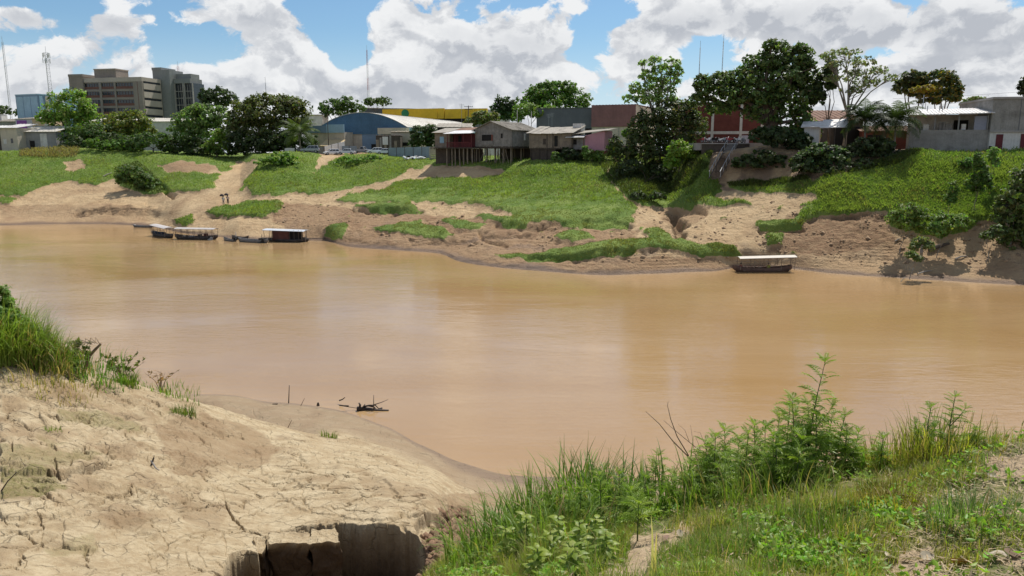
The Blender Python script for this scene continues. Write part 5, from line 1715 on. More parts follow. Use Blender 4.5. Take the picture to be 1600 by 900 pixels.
# left houses
shed('tin_roofed_house', 'cream walled house with sunlit sloping roof at the left edge', 'house', 4, 214, 30, 213, 200, 14.2, 7, M_CREAM, M_TIN, 1.3, 0.5,
     [('window', M_WHITE, .16, .34, .42, .6), ('window', M_GLASS, .6, .72, .45, .62)])
shed('dark_lean_to', 'dark brown lean to against the cream house at the left edge', 'shed', -22, 214, 4, 214, 202, 14.2, 6, M_WOODD, M_TIN, 1.2)
shed('grey_house', 'grey rendered house with an arched dark doorway and pale roof at left', 'house', 32, 216, 90, 215, 206, 14.3, 8, M_GREYW, M_ROOFW, 1.9, 0.5,
     [('door', M_BLACK, .30, .42, 0, .62), ('door_frame', M_WOODD, .285, .30, 0, .65), ('light_wall_patch', M_WHITE, .58, .76, .28, .92, .03)])
shed('shop_house', 'pale lilac shop wall carrying a purple signboard behind the grey house', 'shop', 30, 236, 57, 236, 186, 14.4, 8, M_LILAC, M_FIBRO, 0.8, 0.3,
     [('signboard', M_PURPLE, .08, .64, .72, .96, .12), ('window', M_GLASS, .7, .9, .3, .55)])
shed('peach_house', 'peach coloured upper house right of the purple sign', 'house', 56, 235, 82, 235, 185, 14.4, 8, M_PEACH, M_TIN, 0.9, 0.3,
     [('window', M_WHITE, .72, .95, .55, .85), ('window', M_GLASS, .2, .4, .5, .8)])
shed('long_grey_roof', 'low grey roof running behind the cream house at left', 'building', -40, 246, 30, 246, 190, 14.4, 10, M_CONCD, M_FIBRO, 1.2)
shed('water_tank_box', 'small white box house with dark window at the far left roofline', 'building', 3, 250, 9, 250, 179, 15, 3, M_WHITE, M_CONC, 0.2, 0.1, [('window', M_GLASS, .3, .7, .6, .8)])
# block house & neighbours centre
shed('block_house', 'cream block house with a dark slot window beside the blue warehouse', 'house', 612, 194, 646, 193, 206, 14.2, 6, M_CREAM, M_CREAM, 0.3, 0.5,
     [('slot_window', M_BLACK, .28, .78, .42, .56), ('base_band', M_CONCD, 0, 1, -.05, .12, .04)])
shed('dark_plank_shed', 'dark cluttered plank shed in front of the cream block house', 'shed', 588, 188, 626, 188, 212, 14.2, 4, M_WOODD, M_WOODD, 0.2, 0.1,
     [('plank', M_WOODB, .0, .13, 0, .8), ('plank', M_WOOD, .16, .24, 0, .9), ('plank', M_WOODB, .34, .44, 0, .6), ('plank', M_WOOD, .55, .63, 0, 1.05), ('plank', M_WOODB, .75, .86, 0, .75), ('crate', M_WHITE, .28, .5, .55, .95, .3)])
shed('curved_roof_shelter', 'low dark shelter with a rusty curved roof behind the first stilt house', 'shed', 684, 186, 734, 186, 199, 14.2, 7, M_BLACK, M_FIBRO, 1.2, 0.5)
# warehouses centre right
shed('grey_warehouse', 'warehouse with dark grey steel band over a shadowed open side', 'building', 838, 204, 925, 200, 169, 14.0, 30, M_DGREY, M_DGREY, 0.6, 0.2,
     [('open_bay', M_BLACK, .02, .99, -.05, .58, .03), ('shade_wall', M_WOODD, .1, .9, .05, .35, .05), ('red_panel', M_RED, .0, .12, .1, .5, .08)], ribp=0.0)
tb = shed('maroon_warehouse', 'warehouse with a faded maroon steel upper band and cream lower wall', 'building', 924, 198, 991, 194, 164, 14.0, 30, M_CREAM, M_MAROON, 0.5, 0.2,
          [('upper_band', M_MAROON, -.01, 1.01, .58, 1.0, .25), ('pilaster', M_GREYW, .28, .285, 0, .58, .1), ('pilaster', M_GREYW, .63, .635, 0, .58, .1), ('ledge', M_GREYW, 0, 1, .38, .39, .09)])
tb2 = shed('brick_building', 'red brown brick building with white concrete frame behind the huge tree', 'building', 1060, 152, 1190, 150, 160, 15.6, 20, M_BRICKW, M_CONC, 0.4, 0.3)
Wb = frame2(1060, 152, 1190, 150)[2]
hb = zpx(160, 151) - 15.6
for u in (0.02, 0.38, 0.72, 0.97):
    MB().box(u * Wb, u * Wb + .5, -.12, .05, 0, hb - .1).build('column', M_WHITE, tb2)
MB().box(0, Wb, -.10, .05, hb * .33, hb * .33 + .55).build('beam', M_WHITE, tb2)
MB().box(.75 * Wb, .84 * Wb, -.05, .05, 0.2, hb * .3).build('poster', M_LILAC, tb2)
shed('tiled_house', 'house with a broad weathered terracotta roof behind the small tin shed', 'house', 1272, 136, 1345, 136, 190, 15.8, 9, M_REDW, M_TERRA, 2.4, 0.6)
shed('veranda_lean_to', 'low red brown veranda beside the thin tree', 'shed', 1296, 131, 1345, 131, 187, 15.8, 4, M_WOODD, M_TERRA, 0.5, 0.4, [('dark_opening', M_BLACK, .1, .9, .0, .75)])
shed('low_red_wall_house', 'dim low house wall behind the two palms', 'house', 1345, 128, 1425, 126, 205, 15.6, 6, M_REDW, M_TERRA, 1.0, 0.5, [('dark_opening', M_BLACK, .1, .4, 0, .8)])
t = shed('tin_shed', 'small white boarded shed on stilts with a bright tin roof right of the huge tree', 'shed', 1254, 123, 1278, 122, 199, 16.0, 3.0, M_WHITE, M_TIN, 1.0, 0.5)
MB().slab([(2.4, -1.2, 2.9), (6.4, -1.2, 2.95), (6.2, 3.5, 4.4), (2.6, 3.5, 4.3)], .08).build('awning', M_TIN, t)
for x in (0.1, 1.1, 2.3):
    MB().box(x, x + .14, .1, .24, -3.0, -.6).build('stilt', M_WOODD, t)
for x in (4.6, 6.2):
    MB().box(x, x + .12, -.9, -.78, -2.0, 2.88).build('post', M_WOODD, t)


# block-walled tin roof shed and concrete warehouse at right
def block_shed():
    p, rz, Wd = frame2(1418, 121, 1543, 117)
    z0 = 14.7
    Y = 119
    zt, zm = zpx(180, Y) - z0, zpx(203, Y) - z0
    t = thing('block_walled_shed', 'long open fronted shed over a concrete block wall with pale tin roof', 'building', (p.x, 121, z0), rz)
    MB().box(0, Wd, 0, .2, -0.5, zm).build('block_wall', mat('bare_block_wall', (0.30, 0.285, 0.265), 0.95, 0.2, 0.7, streak=0.3, dirt=(0.12, 0.11, 0.10), dirtamt=0.5), t)
    blk = MB()
    rows = int((zm + .3) / .42)
    for r_ in range(rows):
        for c_ in range(int(Wd / .85)):
            x = c_ * .85 + (.42 if r_ % 2 else 0)
            if x + .8 < Wd:
                blk.box(x + .02, x + .82, -.025, .02, -.3 + r_ * .42, -.3 + r_ * .42 + .38)
    blk.build('block', MATS['bare_block_wall'], t, kind='stuff')
    MB().box(0.2, Wd, 5.0, 5.2, 0, zt + .3).build('back_wall', M_WHITE, t)
    MB().box(0.2, Wd, .3, 5.0, 0, .25).build('shed_floor', M_CONC, t)
    s = Wd / 125.0
    for x in (7, 38, 75, 119):
        MB().box(x * s, x * s + .18, -.02 - .001 * x, .16, zm, zt).build('post', M_GREYW, t)
    MB().box(100 * s, 118.8 * s, .03, .12, zm - .01, zt - .2).build('sheet_panel', mat('pale_blue_sheet', (0.28, 0.29, 0.36), .7, .1, .5, streak=.3), t)
    MB().box(77 * s, 100 * s, 4.88, 4.99, .4, zt - .6).build('dark_doorway', M_BLACK, t)
    for x, w_, h_ in ((22, .8, .9), (47, .6, 1.2), (51, .5, 1.2), (57, .9, 1.0), (82, .6, .9), (15, .6, .5)):
        MB().box(x * s, x * s + w_, .6, 1.1, .25, zm + h_).build('stored_crate', (M_WHITE, M_WOOD)[int(x) % 2], t)
    rf = MB().slab([(-1.0, -1.2, zt + .1), (Wd + .2, -1.2, zt + .25), (Wd + .2, 5.6, zt + 1.3), (-1.0, 5.6, zt + 1.2)], .1).build('roof', M_TIN, t)
    k = MB()
    for i in range(24):
        x = -1 + i * (Wd + 1.2) / 24
        k.slab([(x, -1.22, zt + .17 + .006 * i), (x + .12, -1.22, zt + .17 + .006 * i), (x + .12, 5.6, zt + 1.27 + .004 * i), (x, 5.6, zt + 1.27 + .004 * i)], .05)
    k.build('roof_rib', M_TIN, rf, kind='stuff')
    for x in (28, 47, 52):
        MB().tube([(x * s, 2, zt + .8), (x * s, 2, zt + 1.6)], .07, 6).build('vent_pipe', M_STEEL, t)


block_shed()


def conc_warehouse():
    p, rz, Wd = frame2(1543, 116.5, 1680, 114)
    z0 = 14.2
    zt = zpx(154, 115.5) - z0
    zm = zpx(206, 115.5) - z0
    t = thing('concrete_warehouse', 'stained grey concrete warehouse with a whitewashed base and red door at right edge', 'building', (p.x, 116.5, z0), rz)
    MB().box(0, Wd, 0, 14, zm, zt).build('upper_wall', M_CONCD, t)
    MB().box(.06, Wd, .08, 13.9, -.8, zm - .01).build('lower_wall', M_WHITE, t)
    MB().box(-.1, Wd, -.12, .2, zm - .06, zm + .22).build('ledge', M_CONC, t)
    MB().box(-.15, Wd, -.2, 14.1, zt, zt + .3).build('coping', M_CONC, t)
    MB().box(44 / 137 * Wd, 44.8 / 137 * Wd, -.05, .03, zm + .23, zt - .01).build('joint', M_DGREY, t)
    s = Wd / 137.
    d = MB().box(11 * s, 22 * s, .0, .12, -.2, zm - .35).build('door', M_RED, t)
    MB().box(20 * s, 21 * s, -.05, .02, 1.0, 1.15).build('handle', M_STEEL, d)
    wn = MB().box(50 * s, 63 * s, .0, .12, 1.3, zm - .3).build('window', M_RED, t)
    MB().box(50 * s, 63 * s, -.06, .02, 1.18, 1.29).build('sill', M_CONC, wn)
    MB().box(1 * s, 6 * s, .03, .12, 1.0, 1.8).build('vent', M_BLACK, t)


conc_warehouse()


# ---------------------------------------------------------------- stilt houses
def plank_wall(mb, x0, x1, y, z0, z1, g, pitch=0.22, th=0.05, ztop=None):
    x = x0
    while x < x1 - .03:
        w_ = min(pitch * g.uniform(0.8, 1.2), x1 - x)
        zt = z1 if ztop is None else ztop(x + w_ / 2)
        d = g.uniform(0, .035)
        mb.box(x, x + w_ - .018, y - th - d, y - d, z0 - g.uniform(0, .12), zt)
        x += w_


def side_planks(mb, x, y0, y1, z0, z1, g, pitch=0.22, th=0.05):
    y = y0
    while y < y1 - .03:
        w_ = min(pitch * g.uniform(.8, 1.2), y1 - y)
        d = g.uniform(0, .035)
        mb.box(x + d, x + th + d, y, y + w_ - .018, z0 - g.uniform(0, .12), z1)
        y += w_


def stilts(t, xs, ys, ztop, g, base, r=0.10, m=None):
    for y in ys:
        for x in xs:
            xx, yy = x + g.uniform(-.15, .15), y + g.uniform(-.1, .1)
            MB().tube([(xx + g.uniform(-.12, .12), yy, base - .4), (xx, yy, ztop)], [r * 1.1, r], 6).build('stilt', m or M_WOODD, t)


def stilt_porch_house():
    g = random.Random(5)
    Y = 158
    p, rz, Wd = frame2(680, 160, 742, 157)
    zf, ze = zpx(230, Y), zpx(207, Y)
    zb = gz(p.x + Wd / 2, Y)
    t = thing('stilt_house', 'wooden stilt house with a red railed porch and tin roof', 'house', (p.x, 160, zf), rz, 'plank houses on stilts')
    h = ze - zf
    s = Wd / 62.
    xw = 23 * s
    m = MB()
    plank_wall(m, 0, xw, 0, -.05, h, g)
    side_planks(m, xw, 0, 6, -.05, h, g)
    plank_wall(m, 0, Wd, 6, 0, h, g)
    m.build('plank_wall', M_WOODB, t, kind='stuff')
    wn = MB().box(8 * s, 14.5 * s, -.14, -.05, h * .30, h * .72).build('window', M_BLUEL, t)
    MB().box(7.5 * s, 15 * s, -.13, -.04, h * .24, h * .295).build('sill', M_WOOD, wn)
    MB().box(-.3, Wd + .2, -1.8, 6.2, -.25, -.06).build('floor', M_WOODD, t)
    MB().box(xw + .1, Wd, 1.6, 1.72, 0, h - .1).build('inner_wall', M_RED, t)
    MB().box(xw + 9 * s, xw + 14 * s, 1.54, 1.6, 0, h * .8).build('doorway', M_BLACK, t)
    for x in (xw + .2, xw + 13 * s, xw + 26 * s, Wd - .15):
        MB().box(x, x + .12, -1.7, -1.58, -.06, h - .25).build('porch_post', M_RED, t)
    rl = MB().box(xw, Wd, -1.68, -1.58, .92, 1.02).build('rail', M_RED, t)
    n = 26
    for i in range(n):
        x = xw + (i + .3) * (Wd - xw) / n
        MB().box(x, x + .09, -1.66, -1.6, -.05, .92).build('baluster', M_RED, t)
    rf = MB()
    rf.slab([(-.5, -.6, h + .02), (xw, -.6, h + .02), (xw, 6.4, h + 1.15), (-.5, 6.4, h + 1.15)], .07)
    rf.build('roof', M_FIBRO, t)
    MB().slab([(xw - 3 * s, -2.4, h - .28), (Wd + .1, -2.4, h - .2), (Wd, 3.0, h + .55), (xw - 2 * s, 3.0, h + .5)], .06).build('porch_roof', M_TIN, t)
    MB().slab([(xw, 3.0, h + .5), (Wd + .3, 3.0, h + .55), (Wd + .2, 6.6, h + 1.3), (xw, 6.6, h + 1.2)], .06).build('back_roof', M_TERRA, t)
    b = zb - zf
    stilts(t, [xw + i * (Wd - xw) / 6 for i in range(7)], (-1.4, 2.5), -.2, g, b, 0.11, M_WOODB)
    m = MB()
    plank_wall(m, 0, xw, .3, b - .3, -.3, g, .3)
    m.build('skirt_planks', M_WOODD, t, kind='stuff')
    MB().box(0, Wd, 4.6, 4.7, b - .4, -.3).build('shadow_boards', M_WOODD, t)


stilt_porch_house()


def stilt_gable_house():
    g = random.Random(9)
    p, rz, Wd = frame2(743, 158, 800, 153)
    Y = 155.5
    zf = zpx(228, Y)
    zb = gz(p.x + Wd / 2, Y)
    ze, zr = zpx(202, Y) - zf, zpx(190, Y) - zf
    t = thing('stilt_house', 'grey plank stilt house with a gabled front and unglazed dark window', 'house', (p.x, 158, zf), rz, 'plank houses on stilts')
    L = 11.0
    s = Wd / 57.
    pk = 26 * s

    def top(x):
        return ze + (zr - ze) * (x / pk if x < pk else (Wd - x) / (Wd - pk))
    m = MB()
    plank_wall(m, 0, Wd, 0, -.05, ze, g, .24, ztop=top)
    m.build('gable_planks', M_WOOD, t, kind='stuff')
    m = MB()
    side_planks(m, Wd - .02, 0.05, L, -.05, ze, g, .24)
    m.build('side_planks', M_WOOD, t, kind='stuff')
    MB().box(.05, Wd - .06, .02, L, -.3, ze - .02).build('inner_core', M_WOODD, t)
    wn = MB().box(11 * s, 28 * s, -.16, -.06, ze * .32, ze * .68).build('window', M_BLACK, t)
    MB().box(10 * s, 29 * s, -.2, -.05, ze * .06, ze * .30).build('shutter', M_WOOD, wn)
    MB().box(26 * s, 28 * s, -.19, -.07, ze * .32, ze * .68).build('shutter_edge', M_REDW, wn)
    MB().box(40.5 * s, 43 * s, -.14, -.05, ze * .46, ze * .74).build('small_window', M_BLACK, t)
    MB().box(Wd * .995, Wd + .14, 7.6, 9.0, 0, ze * .85).build('door', M_BLACK, t)
    MB().box(Wd * .999, Wd + .2, 4.4, 4.8, ze * .35, ze * .75).build('hung_sheet', M_TARP, t)
    rf = MB()
    rf.slab([(-.6, -.6, ze - .18), (pk, -.6, zr + .12), (pk, L + .4, zr + .12), (-.6, L + .4, ze - .18)], .06)
    rf.slab([(pk + .003, -.6, zr + .12), (Wd + .6, -.6, ze - .22), (Wd + .6, L + .4, ze - .22), (pk + .003, L + .4, zr + .12)], .06)
    ro = rf.build('roof', M_FIBRO, t)
    k = MB()
    for i in range(28):
        y = -.5 + i * (L + .8) / 28
        k.slab([(pk, y, zr + .16), (Wd + .6, y, ze - .18), (Wd + .6, y + .14, ze - .18), (pk, y + .14, zr + .16)], .05)
    k.build('roof_rib', M_FIBRO, ro, kind='stuff')
    MB().box(Wd + .1, Wd + 2.0, L - 1.2, L, -.5, ze - .4).build('red_annex', M_REDW, t)
    MB().box(-.2, Wd + .2, -.1, L, -.5, -.31).build('floor', M_WOODD, t)
    b = zb - zf
    stilts(t, [.3 + i * (Wd - .6) / 4 for i in range(5)], (.2, 4, 8), -.5, g, b, .11, M_WOODB)
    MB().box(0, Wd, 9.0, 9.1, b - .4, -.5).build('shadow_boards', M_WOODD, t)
    k = MB()
    for i in range(9):
        x = g.uniform(.2, Wd)
        k.tube([(x, -.1, b + g.uniform(-.2, .4)), (x + g.uniform(-1.2, 1.2), -.1, -.5 - g.uniform(0, 1.2))], .05, 5)
    k.build('brace', M_WOODB, t, kind='stuff')


stilt_gable_house()


def stilt_sag_house():
    g = random.Random(12)
    p, rz, Wd = frame2(827, 153, 893, 149)
    Y = 151
    zf = zpx(230, Y)
    zb = gz(p.x + Wd / 2, Y)
    ze, zr = zpx(208, Y) - zf, zpx(195, Y) - zf
    t = thing('stilt_house', 'long plank house with a sagging mossy roof right of the gabled one', 'house', (p.x, 153, zf), rz, 'plank houses on stilts')
    m = MB()
    plank_wall(m, 0, Wd, 0, -.05, ze, g, .23)
    side_planks(m, Wd - .02, .05, 6, -.05, ze, g, .23)
    m.build('plank_wall', M_WOODB, t, kind='stuff')
    m = MB()
    b = zb - zf
    plank_wall(m, .1, Wd * .62, .35, b - .3, -.15, g, .3)
    m.build('skirt_planks', M_WOODD, t, kind='stuff')
    MB().box(.05, Wd - .06, .02, 6, -.4, ze - .02).build('inner_core', M_WOODD, t)
    for x in (.42, .56):
        MB().box(Wd * x, Wd * x + .16, -.13, .0, -.1, ze).build('post', M_WOODD, t)
    MB().box(Wd * .33, Wd * .40, -.12, -.05, ze * .2, ze * .6).build('shutter', M_WOODD, t)
    MB().box(Wd * .60, Wd * .68, -.12, -.05, ze * .05, ze * .8).build('doorway', M_BLACK, t)
    # roof sheets one by one, uneven
    n = 9
    for i in range(n):
        x0, x1 = -.5 + i * (Wd + 1) / n, -.5 + (i + 1) * (Wd + 1) / n
        sag = -.25 * math.sin(math.pi * (i + .5) / n) + g.uniform(-.06, .06)
        o = MB().slab([(x0, -.7, ze + sag * .4 + .03), (x1 + .08, -.7, ze + sag * .4 + g.uniform(-.05, .1)), (x1 + .08, 6.4, zr + sag + g.uniform(-.05, .08)), (x0, 6.4, zr + sag)], .06).build('roof_sheet', M_FIBRO, t)
    MB().box(Wd - 1.6, Wd + .2, 4.6, 6.8, ze - .4, zr + .35).build('water_box', M_WHITE, t)
    stilts(t, [.3 + i * (Wd - .6) / 5 for i in range(6)], (.15, 4), -.4, g, b, .1)
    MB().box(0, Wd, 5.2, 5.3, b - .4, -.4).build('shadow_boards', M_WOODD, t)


stilt_sag_house()


def pink_house():
    g = random.Random(15)
    p, rz, Wd = frame2(890, 150, 944, 147)
    Y = 148.5
    zf = zpx(232, Y)
    ze, zr = zpx(211, Y) - zf, zpx(203, Y) - zf
    t = thing('stilt_house', 'little house with a pink painted side wall and low porch roof', 'house', (p.x, 150, zf), rz, 'plank houses on stilts')
    s = Wd / 54.
    xm = 24 * s
    m = MB()
    plank_wall(m, 0, xm, 0, -.1, ze - .5, g, .22)
    m.build('plank_wall', M_WOOD, t, kind='stuff')
    MB().box(xm - 2.5 * s, xm, -.06, .1, 0, ze - .3).build('red_corner', M_REDW, t)
    MB().box(6 * s, 11 * s, -.12, -.05, ze * .3, ze * .68).build('window', M_BLACK, t)
    MB().prism([(xm, -.35), (Wd, -.5), (Wd, zr - .15), (xm, ze - .1)], 'y', .0, 5.0).build('pink_wall', M_PINK, t)
    MB().prism([(xm + .05, -1.2), (Wd - .05, -1.2), (Wd - .05, -.51), (xm + .05, -.36)], 'y', .06, 4.9).build('brick_base', M_REDW, t)
    MB().slab([(-.5, -1.3, ze - .45), (xm + .2, -1.3, ze - .42), (xm + .2, .3, ze + .05), (-.5, .3, ze + .02)], .06).build('porch_roof', M_TIN, t)
    MB().slab([(-.7, -.2, ze + .1), (xm, -.5, ze + .08), (Wd + .9, -.7, zr - .25), (Wd + .9, 5.4, zr + .5), (xm, 5.4, ze + 1.2), (-.7, 5.4, ze + .9)][:4] if False else [(-.7, -.3, ze + .1), (Wd + .8, -.5, zr - .1), (Wd + .8, 5.4, zr + .45), (-.7, 5.4, ze + .9)], .07).build('roof', M_FIBRO, t)
    MB().box(0, xm, .1, 4.9, -.3, ze - .55).build('inner_core', M_WOODD, t)
    stilts(t, [.2, xm * .5, xm - .2], (.1, 3), -.2, g, gz(p.x + 2, 149) - zf, .1)


pink_house()


# ---------------------------------------------------------------- fences, wall, stairs
def sheet_fence(label, px0, Y0, px1, Y1, top0, top1, n, m, base=None, bad=None):
    a, rz, L = frame2(px0, Y0, px1, Y1)
    z0 = gz(a.x, Y0) if base is None else base
    t = thing('sheet_fence', label, 'fence', (a.x, Y0, z0), rz, 'sheet metal fences')
    h0, h1 = zpx(top0, Y0) - z0, zpx(top1, Y1) - z0
    for i in range(n):
        x0, x1 = L * i / n, L * (i + 1) / n
        ha, hb_ = h0 + (h1 - h0) * i / n, h0 + (h1 - h0) * (i + 1) / n
        k = MB().prism([(x0 + .02, -.6), (x1 - .02, -.6), (x1 - .02, hb_), (x0 + .02, ha)], 'y', -.03, .03)
        for j in range(4):
            zz = .25 + j * (ha - .4) / 4
            k.box(x0 + .02, x1 - .02, -.055, -.02, zz, zz + .12)
        k.build('fence_panel', m if not bad or i not in bad else bad[i], t)
        MB().box(x0 - .05, x0 + .05, -.09, .09, -.6, ha + .1).build('fence_post', M_WOODD, t)
    return t


sheet_fence('grey corrugated fence behind the parked silver car', 462, 192, 508, 191, 232, 230, 4, M_GREYF)
sheet_fence('white tarpaulin fence stretch in the middle of the yard', 507, 190, 539, 197, 229, 221, 3, M_TARP)
sheet_fence('low blue grey fence piece by the awning', 534, 196, 558, 196, 228, 228, 2, M_BLUEF)
sheet_fence('long blue grey sheet fence left of the stilt houses', 607, 179, 673, 172, 231, 229, 5, M_BLUEF)
wb = P(452, 240, 186)
t = thing('concrete_block', 'rough white rendered block standing at the end of the grey fence', 'wall', (wb.x, 186, gz(wb.x, 186) - .4))
hh = zpx(231, 186) - gz(wb.x, 186) + .4
MB().prism([(-1.1, 0), (1.3, 0), (1.25, hh * .92), (.5, hh), (-.9, hh * .94)], 'y', -.4, .4).build('block_body', M_WHITE, t)
MB().box(-1.25, 1.4, -.5, .5, -.2, .35).build('footing', M_CONCD, t)
# pallet-like white crate stack by the first stilt house
wb = P(676, 240, 168)
t = thing('crate_stack', 'leaning stack of pale crates at the corner of the first stilt house', 'crates', (wb.x, 168, gz(wb.x, 168)), 0.1)
for i in range(6):
    o = MB().box(-.75, .75, -.5, .5, .03 + i * .46, .40 + i * .46)
    for j in range(3):
        o.box(-.76, .76, -.53, -.49, .05 + i * .46 + j * .12, .12 + i * .46 + j * .12)
    oo = o.build('crate', M_CREAM, t)
    oo.location.x = .05 * math.sin(i * 1.7)
# rubbish heap: bags and scraps, each its own thing
gg = random.Random(21)
RW = ['far left', 'left', 'left of centre', 'centre', 'right of centre', 'right', 'far right']
for i in range(21):
    px_, py_ = 633 + (i % 7) * 5 + gg.uniform(-1.5, 1.5), (250.5, 254.5, 258.5)[i // 7] + gg.uniform(-1, 1)
    Yr_ = 172 - (py_ - 249) * 0.5
    b = P(px_, 240, Yr_)
    m = MB().ball((0, 0, 0), gg.uniform(.25, .5), 7, 5, (gg.uniform(.8, 1.5), 1, gg.uniform(.5, .8)))
    m.v = [tuple(Vector(v) * (1 + gg.uniform(-.22, .22))) for v in m.v]
    o = m.build('rubbish_bag', (M_TARP, M_BLACK, M_BLUEL, M_TARP, M_WHITE)[i % 5], None, loc=(b.x, Yr_, gz(b.x, Yr_) + .35))
    o.rotation_euler = (gg.uniform(-.4, .4), gg.uniform(-.4, .4), gg.uniform(0, 6))
    tag(o, ('white', 'black', 'light blue', 'white', 'off white')[i % 5] + ' bag in the rubbish heap by the sheet fence, ' + ('upper', 'middle', 'lower')[i // 7] + ' row, ' + RW[i % 7], 'rubbish', 'rubbish bags heaped below the fence')

# retaining wall & stairs
a, rz, L = frame2(1096, 128.5, 1170, 127.5)
zt = zpx(225, 128)
t = thing('retaining_wall', 'dark stone retaining wall at the top of the stairway', 'wall', (a.x, 128.5, zt - 3.2), rz)
MB().box(0, L, -.3, .3, 0, 3.2).build('wall_body', M_WOODD, t)
MB().box(-.1, L, -.45, .4, 3.2, 3.38).build('coping', M_CONC, t)


def stairway():
    top, bot = P(1146, 222, 127.6), P(1116, 278, 117.2)
    top.z -= .1
    t = thing('stairway', 'steep timber stairway with grey handrails climbing the shaded bank', 'stairs', (bot.x, bot.y, bot.z))
    A = Vector((0, 0, 0))
    B = Vector((top.x - bot.x, top.y - bot.y, top.z - bot.z))
    d = Vector((B.x, B.y, 0)).normalized()
    sd = Vector((d.y, -d.x, 0))
    land = A.lerp(B, .68)
    n = 26
    for i in range(n):
        q = A.lerp(B, (i + .5) / n)
        m = MB()
        m.slab([q - sd * .8 - d * .16, q + sd * .8 - d * .16, q + sd * .8 + d * .16, q - sd * .8 + d * .16], .06)
        m.build('tread', M_WOODD if i < 18 else M_STEEL, t)
    for s in (-1, 1):
        o = sd * (.84 * s)
        MB().tube([A + o - Vector((0, 0, .1)), B + o - Vector((0, 0, .1))], .08, 5).build('stringer', M_WOODD, t)
        up = Vector((0, 0, 1.0))
        MB().tube([A + o + up, land + o + up, land + o + d * .5 + up * 1.05, B + o + up], .05, 6).build('handrail', M_STEEL, t)
        for i in range(7):
            q = A.lerp(B, (i + .2) / 6.6)
            MB().tube([q + o - up * .15, q + o + up], .04, 5).build('baluster', M_STEEL, t)
    for f in (.35, .7):
        q = A.lerp(B, f)
        for s in (-1, 1):
            MB().tube([q + sd * .8 * s, q + sd * .8 * s - Vector((0, 0, 2.2))], .07, 5).build('support_post', M_WOODD, t)


stairway()
# ================================================================== far-bank ground cover
def upright_cards(base, h, w, lean, col, g):
    """one kite blade per point, standing up"""
    n = len(base)
    a = g.uniform(0, 2 * np.pi, n)
    side = np.stack([np.cos(a), np.sin(a), np.zeros(n)], 1) * (w / 2)[:, None]
    b = g.uniform(0, 2 * np.pi, n)
    tip = np.stack([np.cos(b) * lean * h, np.sin(b) * lean * h, h * (1 - 0.35 * lean)], 1)
    mid = tip * np.array([0.35, 0.35, 0.5])
    v = np.stack([base, base + mid - side, base + mid + side, base + tip], 1).reshape(-1, 3)
    i = np.arange(n)[:, None] * 4
    f = np.concatenate([i + np.array([[0, 2, 1]]), i + np.array([[1, 2, 3]])])
    return v, f, np.repeat(col, 4, axis=0)


g = np.random.default_rng(31)
vis_r = (fz2 > 0.4) & (fy < 212) & (qx > -60) & (qx < 1670)
thin = np.where(lowzone * (qx > 430) * (qx < 1270) > 0.3, 0.30 + 0.7 * (fbm(fx * .5, fy * .5, 3) > 0.0), 1.0)
pg = np.clip((g_far - 0.22 + 0.25 * fbm(fx * 0.6, fy * 0.7, 3)) * 1.7, 0, 1) * vis_r * thin
pc = pg[:-1, :-1]
# equal chance per photo area, so far slopes are not thinner than near ones
ar = np.abs((qx[:-1, 1:] - qx[:-1, :-1]) * (qy[1:, :-1] - qy[:-1, :-1])) + 0.15
pr = (pc * ar).ravel()
pr /= pr.sum()
N = 215000
idx = g.choice(len(pr), N, p=pr)
ii, jj = np.divmod(idx, pc.shape[1])
u, v_ = g.uniform(0, 1, N), g.uniform(0, 1, N)
A_, B_, C_, D_ = FGZ[ii, jj], FGZ[ii, jj + 1], FGZ[ii + 1, jj], FGZ[ii + 1, jj + 1]
base = A_ * ((1 - u) * (1 - v_))[:, None] + B_ * (u * (1 - v_))[:, None] + C_ * ((1 - u) * v_)[:, None] + D_ * (u * v_)[:, None]
patch = fbm(base[:, 0] * 0.10, base[:, 1] * 0.13, 4)
clumpn = fbm(base[:, 0] * 0.5, base[:, 1] * 0.6, 3)
bpx, bpy_ = proj(base[:, 0], base[:, 1], base[:, 2])
dark = sum(inpoly(bpx, bpy_, p).astype(float) for p in DARKWEED_SHADE)
tall = 0.34 + 0.30 * np.clip(patch + 0.2, 0, 1) + 0.35 * (np.clip(clumpn, 0, 1)) + 0.25 * dark
tall *= np.where((base[:, 2] < 7.0) & (bpx > 440) & (bpx < 1250), 0.55, 1.0)
tall *= 0.85 + 0.35 * sstep(bpx, 1380, 1480) * (bpy_ < 300)
straw = inpoly(bpx, bpy_, [(35, 228), (65, 224), (125, 232), (120, 246), (60, 246), (30, 244)]) & (g.uniform(0, 1, N) < 0.8)
tall = np.where(straw, 1.0, tall) * g.uniform(0.6, 1.35, N)
k1 = np.clip(0.5 + 0.9 * patch + 0.15 * g.normal(0, 1, N), 0, 1)[:, None]
col = np.array([0.160, 0.245, 0.048]) * (1 - k1) + np.array([0.285, 0.345, 0.085]) * k1
k2 = sstep(fbm(base[:, 0] * 0.06 + 50, base[:, 1] * 0.08, 3), 0.1, 0.5)[:, None]
col = col * (1 - 0.5 * k2) + np.array([0.21, 0.23, 0.06]) * 0.5 * k2
lowc = ((base[:, 2] < 6.0) & (bpx > 430) & (bpx < 1270))[:, None]
col = np.where(lowc, col * np.array([0.85, 0.70, 0.9]), col)
col = np.where(straw[:, None], np.array([0.28, 0.22, 0.10]), col)
dryb = (g.uniform(0, 1, N) < 0.05 + 0.18 * sstep(fbm(base[:, 0] * .12 + 9, base[:, 1] * .14, 3), .12, .4))[:, None]
col = np.where(dryb, np.array([0.25, 0.20, 0.09]), col)
col = col * (1 - 0.62 * np.clip(dark, 0, 1)[:, None]) * g.uniform(0.7, 1.3, N)[:, None]
